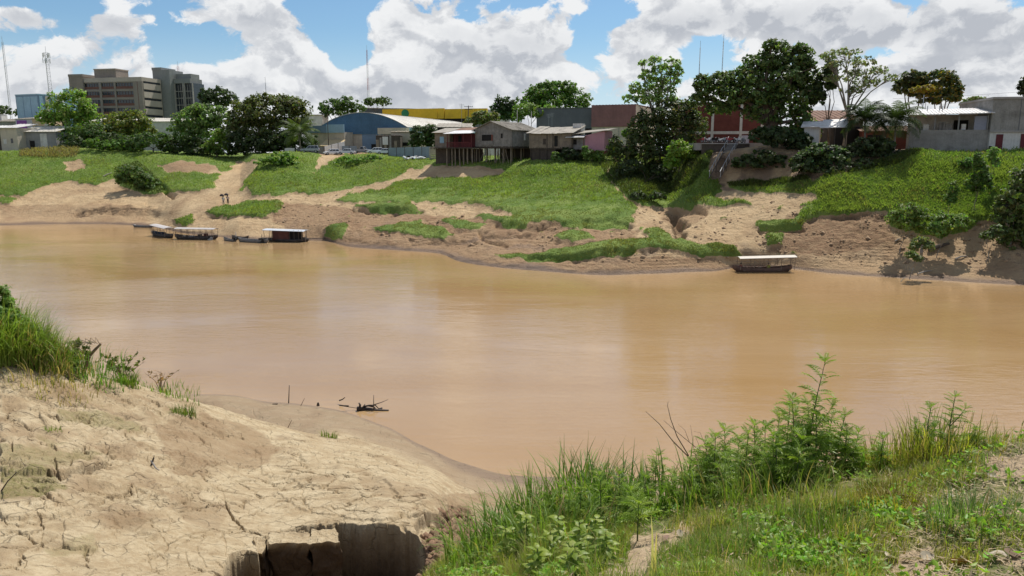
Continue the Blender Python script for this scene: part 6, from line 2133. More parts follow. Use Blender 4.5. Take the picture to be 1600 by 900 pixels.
v, f, c = upright_cards(base - np.array([0, 0, 0.04]), tall, 0.06 + 0.11 * tall * g.uniform(0.6, 1.4, N), g.uniform(0.2, 0.9, N), col, g)
M_GRASS = leaf_mat('grass_blades', 0.6, 0.5)
o = link('slope_grass', np_mesh('slope_grass', v, f, c), M_GRASS)
tag(o, 'rank green grass and creepers covering the far slopes', kind='stuff')

# clods of mud on the eroded shore: one mass of small lumps
pl = (soil * lowzone * (qx > 430) * (qx < 1640) * (qy > 300))[:-1, :-1] * ar * np.clip(0.2 + fbm(fx * 0.3, fy * 0.3, 3)[:-1, :-1], 0, 1)
pl = pl.ravel() / pl.sum()
N2 = 1100
idx = g.choice(len(pl), N2, p=pl)
ii, jj = np.divmod(idx, pc.shape[1])
cb = FGZ[ii, jj]
s = g.gamma(1.5, 0.05, N2) + 0.04
ico = np.array([(0, 0, 1), (.94, 0, .33), (-.47, .82, .33), (-.47, -.82, .33), (.5, .85, -.4), (-.95, 0, -.4), (.5, -.85, -.4)])
icf = np.array([(0, 1, 2), (0, 2, 3), (0, 3, 1), (1, 4, 2), (2, 5, 3), (3, 6, 1), (2, 4, 5), (3, 5, 6), (1, 6, 4)])
ang = g.uniform(0, 6.28, N2)
vv = ico[None] * g.uniform(0.6, 1.4, (N2, 7, 3)) * s[:, None, None] * np.array([1.3, 1.3, .8])
vv = vv + cb[:, None, :]
ff = (np.arange(N2)[:, None, None] * 7 + icf[None]).reshape(-1, 3)
o = link('mud_clods', np_mesh('mud_clods', vv.reshape(-1, 3), ff), mat('clod_earth', (0.30, 0.205, 0.125), .95, .4, 0.6, bump=.4))
tag(o, 'broken clods of brown mud strewn over the eroded shore', kind='stuff')

# ================================================================== boats
M_HULL = mat('dark_tarred_wood', (0.055, 0.045, 0.04), 0.75, 0.4, 2.0, streak=0.3, dirt=(0.16, 0.13, 0.10), dirtamt=0.5)
M_HULLG = mat('grey_worn_hull', (0.17, 0.16, 0.15), 0.8, 0.3, 2.0, streak=0.3, dirt=(0.08, 0.07, 0.06), dirtamt=0.5)
M_CANOPY = mat('whitish_canopy_sheet', (0.44, 0.41, 0.39), 0.6, 0.1, 1.2, dirt=(0.36, 0.31, 0.27), dirtamt=0.45)
M_CANOPB = mat('white_canopy', (0.54, 0.49, 0.42), 0.6, 0.06, 1.0, dirt=(0.5, 0.43, 0.33), dirtamt=0.25)
M_CABIN = mat('red_brown_cabin_boards', (0.115, 0.045, 0.035), 0.85, 0.3, 1.5, streak=0.4)
M_TARPB = mat('dark_blue_tarp', (0.035, 0.045, 0.07), 0.7, 0.3, 1.5)


def hull_mesh(L, Wd, depth, sheer=0.35, n=18, blunt=0.0):
    m = MB()
    prof = []
    for i in range(n + 1):
        t = i / n
        s = abs(2 * t - 1)
        bl = blunt if t > .5 else 0
        w_ = max(.03, Wd / 2 * ((1 - s ** 2.6) ** .65 * (1 - bl) + bl * (1 - s ** 8) ** .5))
        zt = depth * .62 + sheer * s ** 2.6
        zb = -depth * .38 + (sheer + depth * .4) * s ** 5
        x = (t - .5) * L
        o_ = [(x, -w_, zt), (x, -w_ * .86, (zt + zb) / 2), (x, -w_ * .5, zb), (x, w_ * .5, zb), (x, w_ * .86, (zt + zb) / 2), (x, w_, zt)]
        k = .86
        i_ = [(x * .985, w_ * k, zt), (x * .985, w_ * .72, (zt + zb) / 2), (x * .985, w_ * .42, zb + .07), (x * .985, -w_ * .42, zb + .07), (x * .985, -w_ * .72, (zt + zb) / 2), (x * .985, -w_ * k, zt)]
        prof.append(o_ + i_)
    for ring in prof:
        m.v += ring
    K_ = 12
    for i in range(n):
        for k in range(K_):
            k2 = (k + 1) % K_
            m.f.append((i * K_ + k, (i + 1) * K_ + k, (i + 1) * K_ + k2, i * K_ + k2))
    m.f.append(tuple(range(K_)))
    m.f.append(tuple(n * K_ + k for k in range(K_))[::-1])
    return m


def boat_root(name, label, cat, px, py, rz, group):
    q = PZ(px, py, 0.0)
    return thing(name, label, cat, (q.x, q.y + .5, 0.0), rz, group)


def bench_set(t, xs, Wd, m):
    for x in xs:
        MB().box(x - .14, x + .14, -Wd * .42, Wd * .42, .22, .27).build('bench', m, t)


def canopy(t, x0, x1, Wd, z, m, bow=.18, tilt=0.0, n=10):
    k = MB()
    top, bot = [], []
    rows = []
    for i in range(n + 1):
        a = -1 + 2 * i / n
        rows.append((a * Wd / 2, z + bow * (1 - a * a)))
    up = [(x0, y, zz) for y, zz in rows] + [(x1, y, zz + tilt) for y, zz in rows]
    lo = [(x, y, zz - .05) for x, y, zz in up]
    N_ = n + 1
    fs = []
    for i in range(n):
        fs.append((i, N_ + i, N_ + i + 1, i + 1))
        fs.append((2 * N_ + i, 2 * N_ + i + 1, 3 * N_ + i + 1, 3 * N_ + i))
    fs.append(tuple([0] + [2 * N_] + [3 * N_] + [N_]))
    fs.append((n, N_ + n, 3 * N_ + n, 2 * N_ + n))
    fs.append(tuple(list(range(N_)) + [2 * N_ + i for i in range(N_)][::-1]))
    fs.append(tuple(list(range(N_, 2 * N_))[::-1] + [3 * N_ + i for i in range(N_)]))
    k.add(up + lo, fs)
    return k.build('canopy', m, t, smooth=False)


def canopy_boat(label, px, py, rz, L, Wd, z, cm, cx0, cx1, tilt=0.0, npost=5, stuff=(), hull=None, group='covered river boats'):
    t = boat_root('river_boat', label, 'boat', px, py, rz, group)
    hull_mesh(L, Wd, .85).build('hull', hull or M_HULL, t, smooth=True)
    MB().box(cx0, cx1, -Wd * .36, Wd * .36, -.1, -.04).build('floor_boards', M_WOODB, t)
    canopy(t, cx0, cx1, Wd * 1.12, z, cm, .16, tilt)
    for i in range(npost):
        x = cx0 + .2 + (cx1 - cx0 - .4) * i / (npost - 1)
        zz = z + tilt * (x - cx0) / (cx1 - cx0)
        for s in (-1, 1):
            MB().tube([(x, s * Wd * .44, .3), (x, s * Wd * .5, zz + .0)], .035, 5).build('post', M_WOODB, t)
    for s in (-1, 1):
        MB().tube([(cx0, s * Wd * .49, z * .45 + .4), (cx1, s * Wd * .49, z * .45 + .4)], .025, 4).build('side_rail', M_WOODD, t)
    bench_set(t, [cx0 + (i + .5) * (cx1 - cx0) / 5 for i in range(5)], Wd, M_WOODB)
    for i, (x, y, w_, h_, mm) in enumerate(stuff):
        MB().box(x - w_ / 2, x + w_ / 2, y - .3, y + .3, .0, h_).build('stowed_box', mm, t)
    return t


canopy_boat('covered river boat with a tilted whitish canopy nearest the lone canoe at left', 252, 370, R(-42), 8.6, 1.7, 1.95, M_CANOPY, -3.1, 3.0, -.25, 5,
            [(-2.2, -.2, 1.6, .75, M_TARPB), (-.3, .1, 1.6, .8, M_TARPB), (1.6, 0, 1.0, .55, M_TARPB)])
canopy_boat('long covered river boat moored right behind the tilted canopy boat', 305, 374, R(-9), 8.2, 1.6, 1.85, M_CANOPY, -3.6, 3.9, .0, 7,
            [(-2.6, 0, .7, .5, M_WHITE), (-.6, -.3, .8, .6, M_STEEL), (.6, .2, .5, .85, M_WOODD), (1.9, 0, .5, 1.0, M_CABIN), (2.9, -.2, .9, .5, M_WHITE)])
rb_ = canopy_boat('lone covered river boat with a bright white canopy on the right bank', 1193, 425, R(2), 7.7, 1.5, 1.78, M_CANOPB, -3.25, 4.1, .16, 5, [(-.3, 0, .5, .5, M_WOODD), (-1.9, .1, 1.4, .32, M_HULLG)], hull=mat('red_brown_hull', (0.115, 0.07, 0.052), .8, .35, 2.0, streak=.3))


def canoe(label, px, py, rz, L, Wd, m, dpt=.55):
    t = boat_root('canoe', label, 'canoe', px, py, rz, 'open wooden canoes')
    hull_mesh(L, Wd, dpt, .3, 14).build('hull', m, t, smooth=True)
    bench_set(t, [-L * .25, 0, L * .25], Wd * .8, M_WOODB)
    return t


cn = canoe('lone pale nosed canoe beached left of the covered boats', 222, 355.5, R(-14), 5.0, .95, M_HULLG)
MB().box(-2.3, -1.9, -.22, .22, .34, .5).build('bow_plank', M_WHITE, cn)
cn = canoe('short grey canoe with its nose to the left between the boats', 358, 377, R(-35), 3.6, 1.0, M_HULLG)
MB().box(1.0, 1.7, -.3, .3, .2, .75).build('outboard_motor', M_BLACK, cn)
cn = canoe('small dark canoe squeezed behind the larger grey canoe', 374, 373.5, R(-20), 3.6, .9, M_HULL)
MB().tube([(-.9, 0, .2), (-1.0, .1, 1.2)], .05, 5).build('pole', M_WHITE, cn)
cn = canoe('larger grey rimmed open canoe beside the red brown houseboat', 394, 379, R(-22), 6.4, 1.4, M_HULLG, .75)
MB().box(1.6, 2.6, -.5, .5, .1, .8).build('engine_box', M_BLACK, cn)
MB().tube([(2.0, -.3, .3), (2.3, -.4, 1.5)], .05, 5).build('tiller', M_HULLG, cn)

t = boat_root('houseboat', 'floating house boat with red brown board cabin and pale flat canopy', 'boat', 449, 377.5, R(-7), 'covered river boats')
hull_mesh(7.4, 2.2, .7, .15, 16, .6).build('hull', M_HULL, t, smooth=True)
m = MB()
for i in range(7):
    m.box(-2.4, .6, -.98, -.92, .35 + i * .23, .55 + i * .23)
m.box(-2.38, .58, -.92, .9, .3, 1.95)
m.build('cabin', M_CABIN, t)
MB().box(.62, 2.3, -.6, .85, .3, 1.9).build('dark_cabin', M_BLACK, t)
for x in (.7, 1.45, 2.25):
    MB().box(x, x + .09, -.98, -.88, .2, 2.0).build('door_post', M_WOODD, t)
canopy(t, -4.0, 3.4, 2.7, 2.02, mat('pale_blue_white_sheet', (0.48, 0.51, 0.55), .5, .1, 1.0, dirt=(.4, .4, .42)), .12, -.16)
for x in (-3.8, -2.5, 2.9):
    for s in (-1, 1):
        MB().tube([(x, s * .95, .2), (x, s * 1.15, 2.0)], .04, 5).build('post', M_WOODB, t)
MB().box(2.6, 3.3, -.7, .2, .2, .75).build('stern_box', M_WOODD, t)
MB().tube([(3.3, -.6, -.4), (3.5, -.6, 2.2)], .045, 5).build('mooring_pole', M_WOOD, t)
# mooring plank to shore
q = PZ(480, 373, .35)
o = MB().box(0, 6.5, -.09, .09, -.04, .04).build('mooring_plank', M_WOODD, None, loc=q)
o.rotation_euler = (0, R(-2), R(4))
tag(o, 'dark gangplank running from the houseboat to the shore', 'plank')


# ================================================================== people
M_SKIN = mat('brown_skin', (0.23, 0.125, 0.075), .6, .08, 4.0)
M_HAIR = mat('black_hair', (0.012, 0.010, 0.009), .6, .2, 8.0)


def person(label, loc, rz, shirt, legs, sit=False, raise_arm=False, scale=1.0, shirt_name='shirt'):
    t = thing('person', label, 'person', loc, rz, 'people on the far shore')
    t.scale = (scale,) * 3
    if not sit:
        J = {'pel': (0, 0, .93), 'che': (0, .01, 1.27), 'nek': (0, .0, 1.44), 'hea': (0, -.02, 1.56), 'cro': (0, -.01, 1.66),
             'kl': (.11, -.05, .50), 'al': (.12, .02, .09), 'tl': (.13, -.14, .04), 'kr': (-.10, .03, .50), 'ar': (-.11, .10, .10), 'tr': (-.12, -.05, .05)}
    else:
        J = {'pel': (0, 0, .44), 'che': (0, .02, .78), 'nek': (0, .0, .95), 'hea': (0, -.02, 1.07), 'cro': (0, -.01, 1.17),
             'kl': (.12, -.42, .47), 'al': (.12, -.44, .08), 'tl': (.13, -.60, .05), 'kr': (-.12, -.42, .47), 'ar': (-.12, -.40, .08), 'tr': (-.12, -.56, .05)}
    zc = J['che'][2] + .11
    J['sl'], J['sr'] = (.18, .01, zc), (-.18, .01, zc)
    J['el'] = (.24, .03, zc - .28)
    J['wl'] = (.20, -.16, zc - .42) if not sit else (.14, -.30, zc - .36)
    if raise_arm:
        J['er'], J['wr'] = (-.23, -.06, zc - .22), (-.16, -.20, zc - .02)
    else:
        J['er'], J['wr'] = (-.24, .03, zc - .28), (-.22, -.14, zc - .44)
    RAD = {'pel': .135, 'che': .145, 'nek': .055, 'hea': .095, 'cro': .07, 'kl': .06, 'al': .042, 'tl': .035, 'kr': .06, 'ar': .042, 'tr': .035, 'sl': .065, 'sr': .065, 'el': .042, 'er': .042, 'wl': .03, 'wr': .03}
    names = ['pel', 'che', 'nek', 'hea', 'cro', 'kl', 'al', 'tl', 'kr', 'ar', 'tr', 'sl', 'el', 'wl', 'sr', 'er', 'wr']
    ed = [('pel', 'che'), ('che', 'nek'), ('nek', 'hea'), ('hea', 'cro'), ('pel', 'kl'), ('kl', 'al'), ('al', 'tl'), ('pel', 'kr'), ('kr', 'ar'), ('ar', 'tr'), ('che', 'sl'), ('sl', 'el'), ('el', 'wl'), ('che', 'sr'), ('sr', 'er'), ('er', 'wr')]
    vs_ = [J[n] for n in names]
    rd = [RAD[n] for n in names]
    es = [(names.index(a), names.index(b)) for a, b in ed]
    for wn_, sgn in (('wl', 1), ('wr', -1)):
        w0 = Vector(J[wn_])
        wi = names.index(wn_)
        for k in range(5):
            d = Vector((sgn * (.03 - .016 * k), -.075 - .008 * (2 - abs(k - 2)), -.03)) if k else Vector((sgn * -.05, -.05, .01))
            vs_.append(tuple(w0 + d * .55))
            rd.append(.011)
            es.append((wi, len(vs_) - 1))
            vs_.append(tuple(w0 + d * 1.15 + Vector((0, .01, -.015))))
            rd.append(.008)
            es.append((len(vs_) - 2, len(vs_) - 1))
    me = bpy.data.meshes.new('body')
    me.from_pydata(vs_, es, [])
    b = link('body', me, M_SKIN, t)
    sk = b.modifiers.new('skin', 'SKIN')
    for i, r in enumerate(rd):
        me.skin_vertices[0].data[i].radius = (r, r)
    me.skin_vertices[0].data[0].use_root = True
    b.modifiers.new('sub', 'SUBSURF').levels = 1
    b.modifiers['sub'].render_levels = 1
    Vv = {k: Vector(x) for k, x in J.items()}
    m = MB().tube([Vv['pel'] - Vector((0, 0, .06)), Vv['pel'].lerp(Vv['che'], .5), Vv['che'] + Vector((0, 0, .04)), Vv['nek'] - Vector((0, 0, .02))], [.165, .165, .185, .085], 10)
    for a, e in (('sl', 'el'), ('sr', 'er')):
        m.tube([Vv['che'].lerp(Vv[a], .6) + Vector((0, 0, .03)), Vv[a], Vv[a].lerp(Vv[e], .65)], [.09, .085, .068], 8)
    m.build(shirt_name, shirt, t, smooth=True)
    m = MB().tube([Vv['pel'] + Vector((0, 0, .06)), Vv['pel'] - Vector((0, 0, .08))], [.165, .17], 10)
    for k_, a_ in (('kl', 'al'), ('kr', 'ar')):
        m.tube([Vv['pel'] + Vector((Vv[k_].x * .8, 0, -.03)), Vv[k_], Vv[k_].lerp(Vv[a_], .8)], [.10, .078, .06], 8)
    m.build('trousers', legs, t, smooth=True)
    MB().ball(Vv['hea'].lerp(Vv['cro'], .55) + Vector((0, .015, .02)), .112, 9, 6, (1, 1.05, .9)).build('hair', M_HAIR, t, smooth=True)
    MB().ball(Vv['hea'] + Vector((0, -.095, -.01)), .018, 6, 4).build('nose', M_SKIN, t, smooth=True)
    for s in (-1, 1):
        MB().ball(Vv['hea'] + Vector((s * .035, -.085, .03)), .012, 6, 4).build('eye', M_HAIR, t, smooth=True)
    return t, J


M_WHCL = mat('white_cloth', (0.62, 0.58, 0.54), .85, .08, 3)
M_BEIGE = mat('light_pink_cloth', (0.55, 0.42, 0.37), .85, .08, 3)
M_DARKCL = mat('dark_cloth', (0.05, 0.048, 0.05), .85, .15, 3)
M_REDCL = mat('red_cloth', (0.30, 0.045, 0.05), .85, .1, 3)
M_LIME = mat('yellow_green_cloth', (0.33, 0.34, 0.06), .85, .1, 3)
M_UMB = mat('black_umbrella_cloth', (0.018, 0.013, 0.015), .7, .2, 3)


def umbrella(label, base, lean=(0, 0)):
    t = thing('umbrella', label, 'umbrella', base, 0, 'umbrellas held open')
    m = MB()
    n = 8
    rings = [(0.0, .34), (.26, .27), (.42, .10), (.47, -.10)]
    pts = [(0, 0, .34)]
    for r, z in rings[1:]:
        for k in range(n):
            a = 2 * math.pi * k / n
            pts.append((r * math.cos(a), r * math.sin(a), z - (.0)))
    fs = [(0, 1 + k, 1 + (k + 1) % n) for k in range(n)]
    for j in range(2):
        for k in range(n):
            a, b = 1 + j * n + k, 1 + j * n + (k + 1) % n
            fs.append((a, a + n, b + n, b))
    m.add(pts, fs)
    cn_ = m.build('canopy', M_UMB, t)
    cn_.location = (0, 0, .50)
    sol = cn_.modifiers.new('thick', 'SOLIDIFY')
    sol.thickness = .008
    MB().tube([(0, 0, -.05), (0, 0, .88)], .012, 6).build('shaft', M_STEEL, t)
    MB().tube([(0, 0, -.14), (0, 0, -.03)], .02, 6).build('handle', M_BLACK, t)
    for k in range(n):
        a = 2 * math.pi * k / n
        MB().tube([(0, 0, .55), (.3 * math.cos(a), .3 * math.sin(a), .70)], .006, 3).build('rib', M_STEEL, t)
    t.scale = (1.0, 1.0, 1.0)
    return t


for (px, py, Y, lab, shm, lgm, ulab) in ((348.5, 308, 149.5, 'person in pale clothes walking down the ramp under the left black umbrella', M_WHCL, M_BEIGE, 'open black umbrella over the left walker on the ramp'),
                                         (355.5, 307, 151.5, 'person in pink top and dark bottoms under the right black umbrella', M_BEIGE, M_DARKCL, 'open black umbrella over the right walker on the ramp')):
    q = P(px, py, Y)
    z = gz(q.x, Y)
    pt, J = person(lab, (q.x, Y, z), .3, shm, lgm, raise_arm=True, scale=1.06)
    w0 = Vector(J['wr']) * 1.06
    w0.rotate(Matrix.Rotation(.3, 3, 'Z'))
    umbrella(ulab, (q.x + w0.x, Y + w0.y - .06, z + w0.z - .02))
# seated in the right-hand boat (boat axis is almost along X)
bl = rb_.location
person('person in a red shirt sitting at the left end of the lone white canopy boat', (bl.x - 2.75, bl.y + .1, -.12), R(60), M_REDCL, M_REDCL, sit=True)
person('person in a yellow green shirt sitting midway in the lone white canopy boat', (bl.x + .75, bl.y, -.12), R(-50), M_LIME, M_LIME, sit=True)

# ================================================================== vehicles
M_TYRE = mat('tyre_rubber', (0.02, 0.02, 0.02), .9, .2, 4)
M_RIM = mat('wheel_rim', (0.35, 0.35, 0.36), .4, .1, 4, metal=.5)
M_TAIL = mat('red_lamp', (0.35, 0.02, 0.02), .3, .1, 4)
M_LAMP = mat('clear_lamp', (0.7, 0.7, 0.68), .2, .05, 4)


def wheel(t, x, y, r, w_=.2):
    tw = MB().tube([(x, y - w_ / 2, r), (x, y + w_ / 2, r)], r, 14).build('wheel', M_TYRE, t, smooth=False)
    MB().tube([(x, y - w_ / 2 - .012, r), (x, y + w_ / 2 + .012, r)], r * .6, 12).build('rim', M_RIM, tw)


def car(name, label, cat, px, Y, rz, paint, kind='suv', L=4.4, base=None, group='vehicles parked above the slope'):
    q = P(px, 240, Y)
    z = gz(q.x, Y) + .02 if base is None else base
    t = thing(name, label, cat, (q.x, Y, z), rz, group)
    W2 = .87
    h = {'suv': (.42, .98, 1.70), 'hatch': (.34, .90, 1.50), 'sedan': (.32, .86, 1.42), 'pickup': (.5, 1.02, 1.75)}[kind]
    zb, zm, zt = h
    if kind == 'pickup':
        lower = [(-L / 2, zb), (-L / 2, zm + .05), (.10, zm + .05), (.10, zm), (1.25, zm), (L / 2 - .1, zm - .1), (L / 2, zb + .1), (L / 2 - .05, zb)]
        cab = [(-.15, zm), (.0, zt), (.75, zt), (1.3, zm)]
    else:
        rear = -L / 2 + (.08 if kind != 'sedan' else .75)
        lower = [(-L / 2 + .03, zb), (-L / 2, zm - .12), (-L / 2 + .06, zm), (.95, zm), (L / 2 - .22, zm - .14), (L / 2, zb + .26), (L / 2 - .06, zb)]
        cab = [(rear, zm), (rear + .28, zt), (.25, zt), (1.0, zm)]
    m = MB().prism(lower, 'y', -W2, W2)
    n = len(cab)
    vs_ = [(x, -W2 + (.0 if zz <= zm else .14), zz) for x, zz in cab] + [(x, W2 - (.0 if zz <= zm else .14), zz) for x, zz in cab]
    m.add(vs_, [tuple(range(n)), tuple(range(n, 2 * n))[::-1]] + [(i, n + i, n + (i + 1) % n, (i + 1) % n) for i in range(n)])
    o = m.build('body', paint, t)
    bv = o.modifiers.new('bevel', 'BEVEL')
    bv.width = .06
    bv.segments = 2
    bv.limit_method = 'ANGLE'
    (x0, z0), (x1, z1), (x2, z2), (x3, z3) = cab
    for s in (-1, 1):
        def yy(zv):
            return s * (W2 + .012 - .14 * (zv - zm) / (zt - zm))
        za, zc = zm + .08, zt - .1
        for (fa, fb) in ((.04, .34), (.37, .66), (.69, .93)) if kind != 'pickup' else ((.1, .85),):
            def xl(f, zv):
                k = (zv - zm) / (zt - zm)
                a = x0 + (x1 - x0) * k
                b = x3 + (x2 - x3) * k
                return a + (b - a) * f
            q_ = [(xl(fa, za), yy(za), za), (xl(fb, za), yy(za), za), (xl(fb, zc), yy(zc), zc), (xl(fa, zc), yy(zc), zc)]
            if s > 0:
                q_ = q_[::-1]
            MB().slab(q_, .02).build('side_window', M_GLASS, t)
    def end(xa, za, xb, zb2, sgn, nm):
        d = .012 * sgn
        k = .12
        a0, a1 = (xa + (xb - xa) * k + d, za + (zb2 - za) * k), (xa + (xb - xa) * (1 - k) + d, za + (zb2 - za) * (1 - k))
        y0, y1 = W2 - .12, W2 - .22
        q_ = [(a0[0], -y0, a0[1]), (a0[0], y0, a0[1]), (a1[0], y1, a1[1]), (a1[0], -y1, a1[1])]
        if sgn < 0:
            q_ = q_[::-1]
        MB().slab(q_, .02).build(nm, M_GLASS, t)
    end(x3, z3, x2, z2, 1, 'windscreen')
    end(x0, z0, x1, z1, -1, 'rear_window')
    for s in (-1, 1):
        MB().box(L / 2 - .13, L / 2 + .01, s * .72 - .15, s * .72 + .15, zm - .36, zm - .2).build('headlight', M_LAMP, t)
        MB().box(-L / 2 - .015, -L / 2 + .1, s * .76 - .1, s * .76 + .1, zm - .4, zm - .1).build('tail_light', M_TAIL, t)
        for x in (-L / 2 + .82, L / 2 - .85):
            wheel(t, x, s * (W2 - .06), .33 if kind != 'pickup' else .38)
    MB().box(L / 2 - .02, L / 2 + .05, -.8, .8, zb - .02, zb + .16).build('bumper', M_DGREY, t)
    MB().box(-L / 2 - .05, -L / 2 + .02, -.8, .8, zb - .02, zb + .16).build('bumper', M_DGREY, t)
    return t


M_SILV = mat('silver_paint', (0.30, 0.33, 0.36), .35, .05, 2, metal=.2, spec=.5)
M_WPNT = mat('white_car_paint', (0.72, 0.73, 0.74), .35, .04, 2, spec=.5)
M_WPNT2 = mat('dusty_white_paint', (0.60, 0.64, 0.68), .4, .06, 2, spec=.5)
car('parked_suv', 'silver grey four wheel drive parked by the grey corrugated fence', 'car', 485, 187, R(187), M_SILV, 'suv', 4.5)
car('parked_car', 'white hatchback parked beside the silver four wheel drive', 'car', 518, 186, R(205), M_WPNT, 'hatch', 3.9)
car('parked_car', 'low white saloon half hidden by the grass right of the white hatchback', 'car', 541, 184.5, R(184), M_WPNT2, 'sedan', 4.3)
car('parked_car', 'white car, left of the pair before the dark plank shed', 'car', 586, 183, R(190), M_WPNT, 'hatch', 4.0)
car('parked_car', 'white car, right of the pair before the dark plank shed', 'car', 602, 182, R(170), M_WPNT2, 'sedan', 4.1)
car('pickup_truck', 'silver pickup standing by the beige awning of the blue warehouse', 'pickup', 565, 203, R(-12), M_SILV, 'pickup', 5.0)
car('parked_car', 'white car glimpsed behind the sunlit yellow green shrub', 'car', 1066, 142, R(180), M_WPNT, 'hatch', 4.0)
car('parked_car', 'grey car beside the pink house in front of the cream warehouse', 'car', 950, 170, R(186), M_SILV, 'hatch', 4.0)


def motorbike(paint):
    t = thing('motorcycle', '', 'motorcycle', (0, 0, 0))
    def ring(x, r, nm):
        n = 14
        m = MB()
        m.tube([(x + r * math.cos(2 * math.pi * k / n), 0, .30 + r * math.sin(2 * math.pi * k / n)) for k in range(n + 1)], .055, 5, cap=False)
        o = m.build('wheel', M_TYRE, t, smooth=True)
        MB().tube([(x, -.05, .3), (x, .05, .3)], r * .35, 8).build('hub', M_RIM, o)
    ring(-.62, .25, 'r')
    ring(.62, .25, 'f')
    MB().prism([(-.62, .62), (-.85, .78), (-.75, .86), (-.25, .74), (.05, .90), (.32, .88), (.42, .72), (.25, .45), (-.2, .40)], 'y', -.12, .12).build('body', paint, t)
    MB().prism([(-.80, .83), (-.74, .90), (-.2, .82), (-.05, .78), (-.2, .74)], 'y', -.14, .14).build('seat', M_BLACK, t)
    MB().box(-.22, .22, -.16, .16, .25, .48).build('engine', M_DGREY, t)
    for s in (-1, 1):
        MB().tube([(.62, s * .08, .30), (.40, s * .08, .95)], .03, 5).build('fork', M_STEEL, t)
    MB().tube([(.32, -.36, 1.02), (.42, 0, .96), (.32, .36, 1.02)], .022, 5).build('handlebar', M_BLACK, t)
    MB().ball((.50, 0, .86), .09, 8, 5).build('headlight', M_LAMP, t)
    MB().tube([(-.1, -.16, .28), (-.75, -.18, .36)], .045, 6).build('exhaust', M_STEEL, t)
    return t


a_, rz_w, L_w = frame2(1096, 128.5, 1170, 127.5)
protos = {}
bikes = [('red', M_REDCL, 'leftmost of the row'), ('white', M_WPNT, 'second from the left'), ('black', M_BLACK, 'third from the left'), ('white', M_WPNT, 'fourth from the left'), ('silver', M_SILV, 'fifth from the left'),
         ('red', M_REDCL, 'sixth from the left'), ('black', M_BLACK, 'seventh from the left, beside the stair head'), ('white', M_WPNT, 'second from the right'), ('silver', M_SILV, 'rightmost of the row')]
gg = random.Random(44)
ztop = zpx(225, 128) + .18
for i, (cname, paint, where) in enumerate(bikes):
    if cname not in protos:
        o = protos[cname] = motorbike(paint)
    else:
        o = copy_tree(protos[cname])
    x = a_.x + .5 + i * (L_w - 1.0) / 8
    o.location = (x, 128.5 + .9 + gg.uniform(-.1, .3), ztop)
    o.rotation_euler = (gg.uniform(-.12, .12), 0, R(gg.choice([-70, 20, 160, 110, -120])) + gg.uniform(-.3, .3))
    tag(o, f'{cname} motorcycle parked above the stone wall, {where}', 'motorcycle', 'motorcycles parked above the stairway')
MB_y = MB().box(a_.x - 1, a_.x + L_w + 8, 128.6, 140, ztop - 1.2, ztop - .004).build('parking_yard', M_CONC, None)
tag(MB_y, 'concrete yard above the retaining wall', kind='structure')
# ================================================================== foreground: the near bank
M_BLADE = leaf_mat('near_grass', 0.5, 0.5, (2.0, 1.75, 1.35))
M_WEED = leaf_mat('weed_leaf', 0.45, 0.5, (2.05, 1.85, 1.3))
M_STEMG = mat('green_stem', (0.10, 0.13, 0.045), .7, .25, 6)
M_STEMB = mat('brown_stem', (0.15, 0.10, 0.065), .8, .3, 6)
M_TWIG = mat('dry_twig', (0.20, 0.14, 0.095), .85, .3, 8)
M_DEAD = leaf_mat('dead_leaf', 0.8, 0.15)


def zn(x, y):
    return GR.z(x, y, 2)


def zm_(x, y):
    return GR.z(x, y, 1)


def blades(base, h, w, bend, az_, col, segs=3):
    """curved tapering blades: base (n,3), height, width, bend 0..1.5, azimuth"""
    n = len(base)
    d = np.stack([np.cos(az_), np.sin(az_), np.zeros(n)], 1)
    s = np.stack([-np.sin(az_), np.cos(az_), np.zeros(n)], 1)
    rows = []
    p = base.copy()
    ang = np.zeros(n) + 0.08 * bend
    for i in range(segs + 1):
        t = i / segs
        ww = (w * (1 - t) ** 0.75 * 0.5 + (0.0006 if i == segs else 0))[:, None]
        rows += [p - s * ww, p + s * ww]
        st_ = (h / segs)[:, None]
        p = p + (d * np.sin(ang)[:, None] + np.array([0, 0, 1.0]) * np.cos(ang)[:, None]) * st_
        ang = ang + bend / segs * (0.7 + 0.6 * t)
    R_ = 2 * (segs + 1)
    v = np.stack(rows, 1).reshape(-1, 3)
    i0 = np.arange(n)[:, None] * R_
    f = np.concatenate([i0 + np.array([[2 * k, 2 * k + 1, 2 * k + 3, 2 * k + 2]]) for k in range(segs)])
    sh = np.repeat(col[:, None, :], R_, 1)
    return v, f, sh.reshape(-1, 3)


def sample_bank(n, prob, gen):
    pr = prob[:-1, :-1].ravel()
    pr = pr / pr.sum()
    idx = gen.choice(len(pr), n, p=pr)
    ii, jj = np.divmod(idx, prob.shape[1] - 1)
    u, v = gen.uniform(0, 1, n)[:, None], gen.uniform(0, 1, n)[:, None]
    return QGZ[ii, jj] * (1 - u) * (1 - v) + QGZ[ii, jj + 1] * u * (1 - v) + QGZ[ii + 1, jj] * (1 - u) * v + QGZ[ii + 1, jj + 1] * u * v


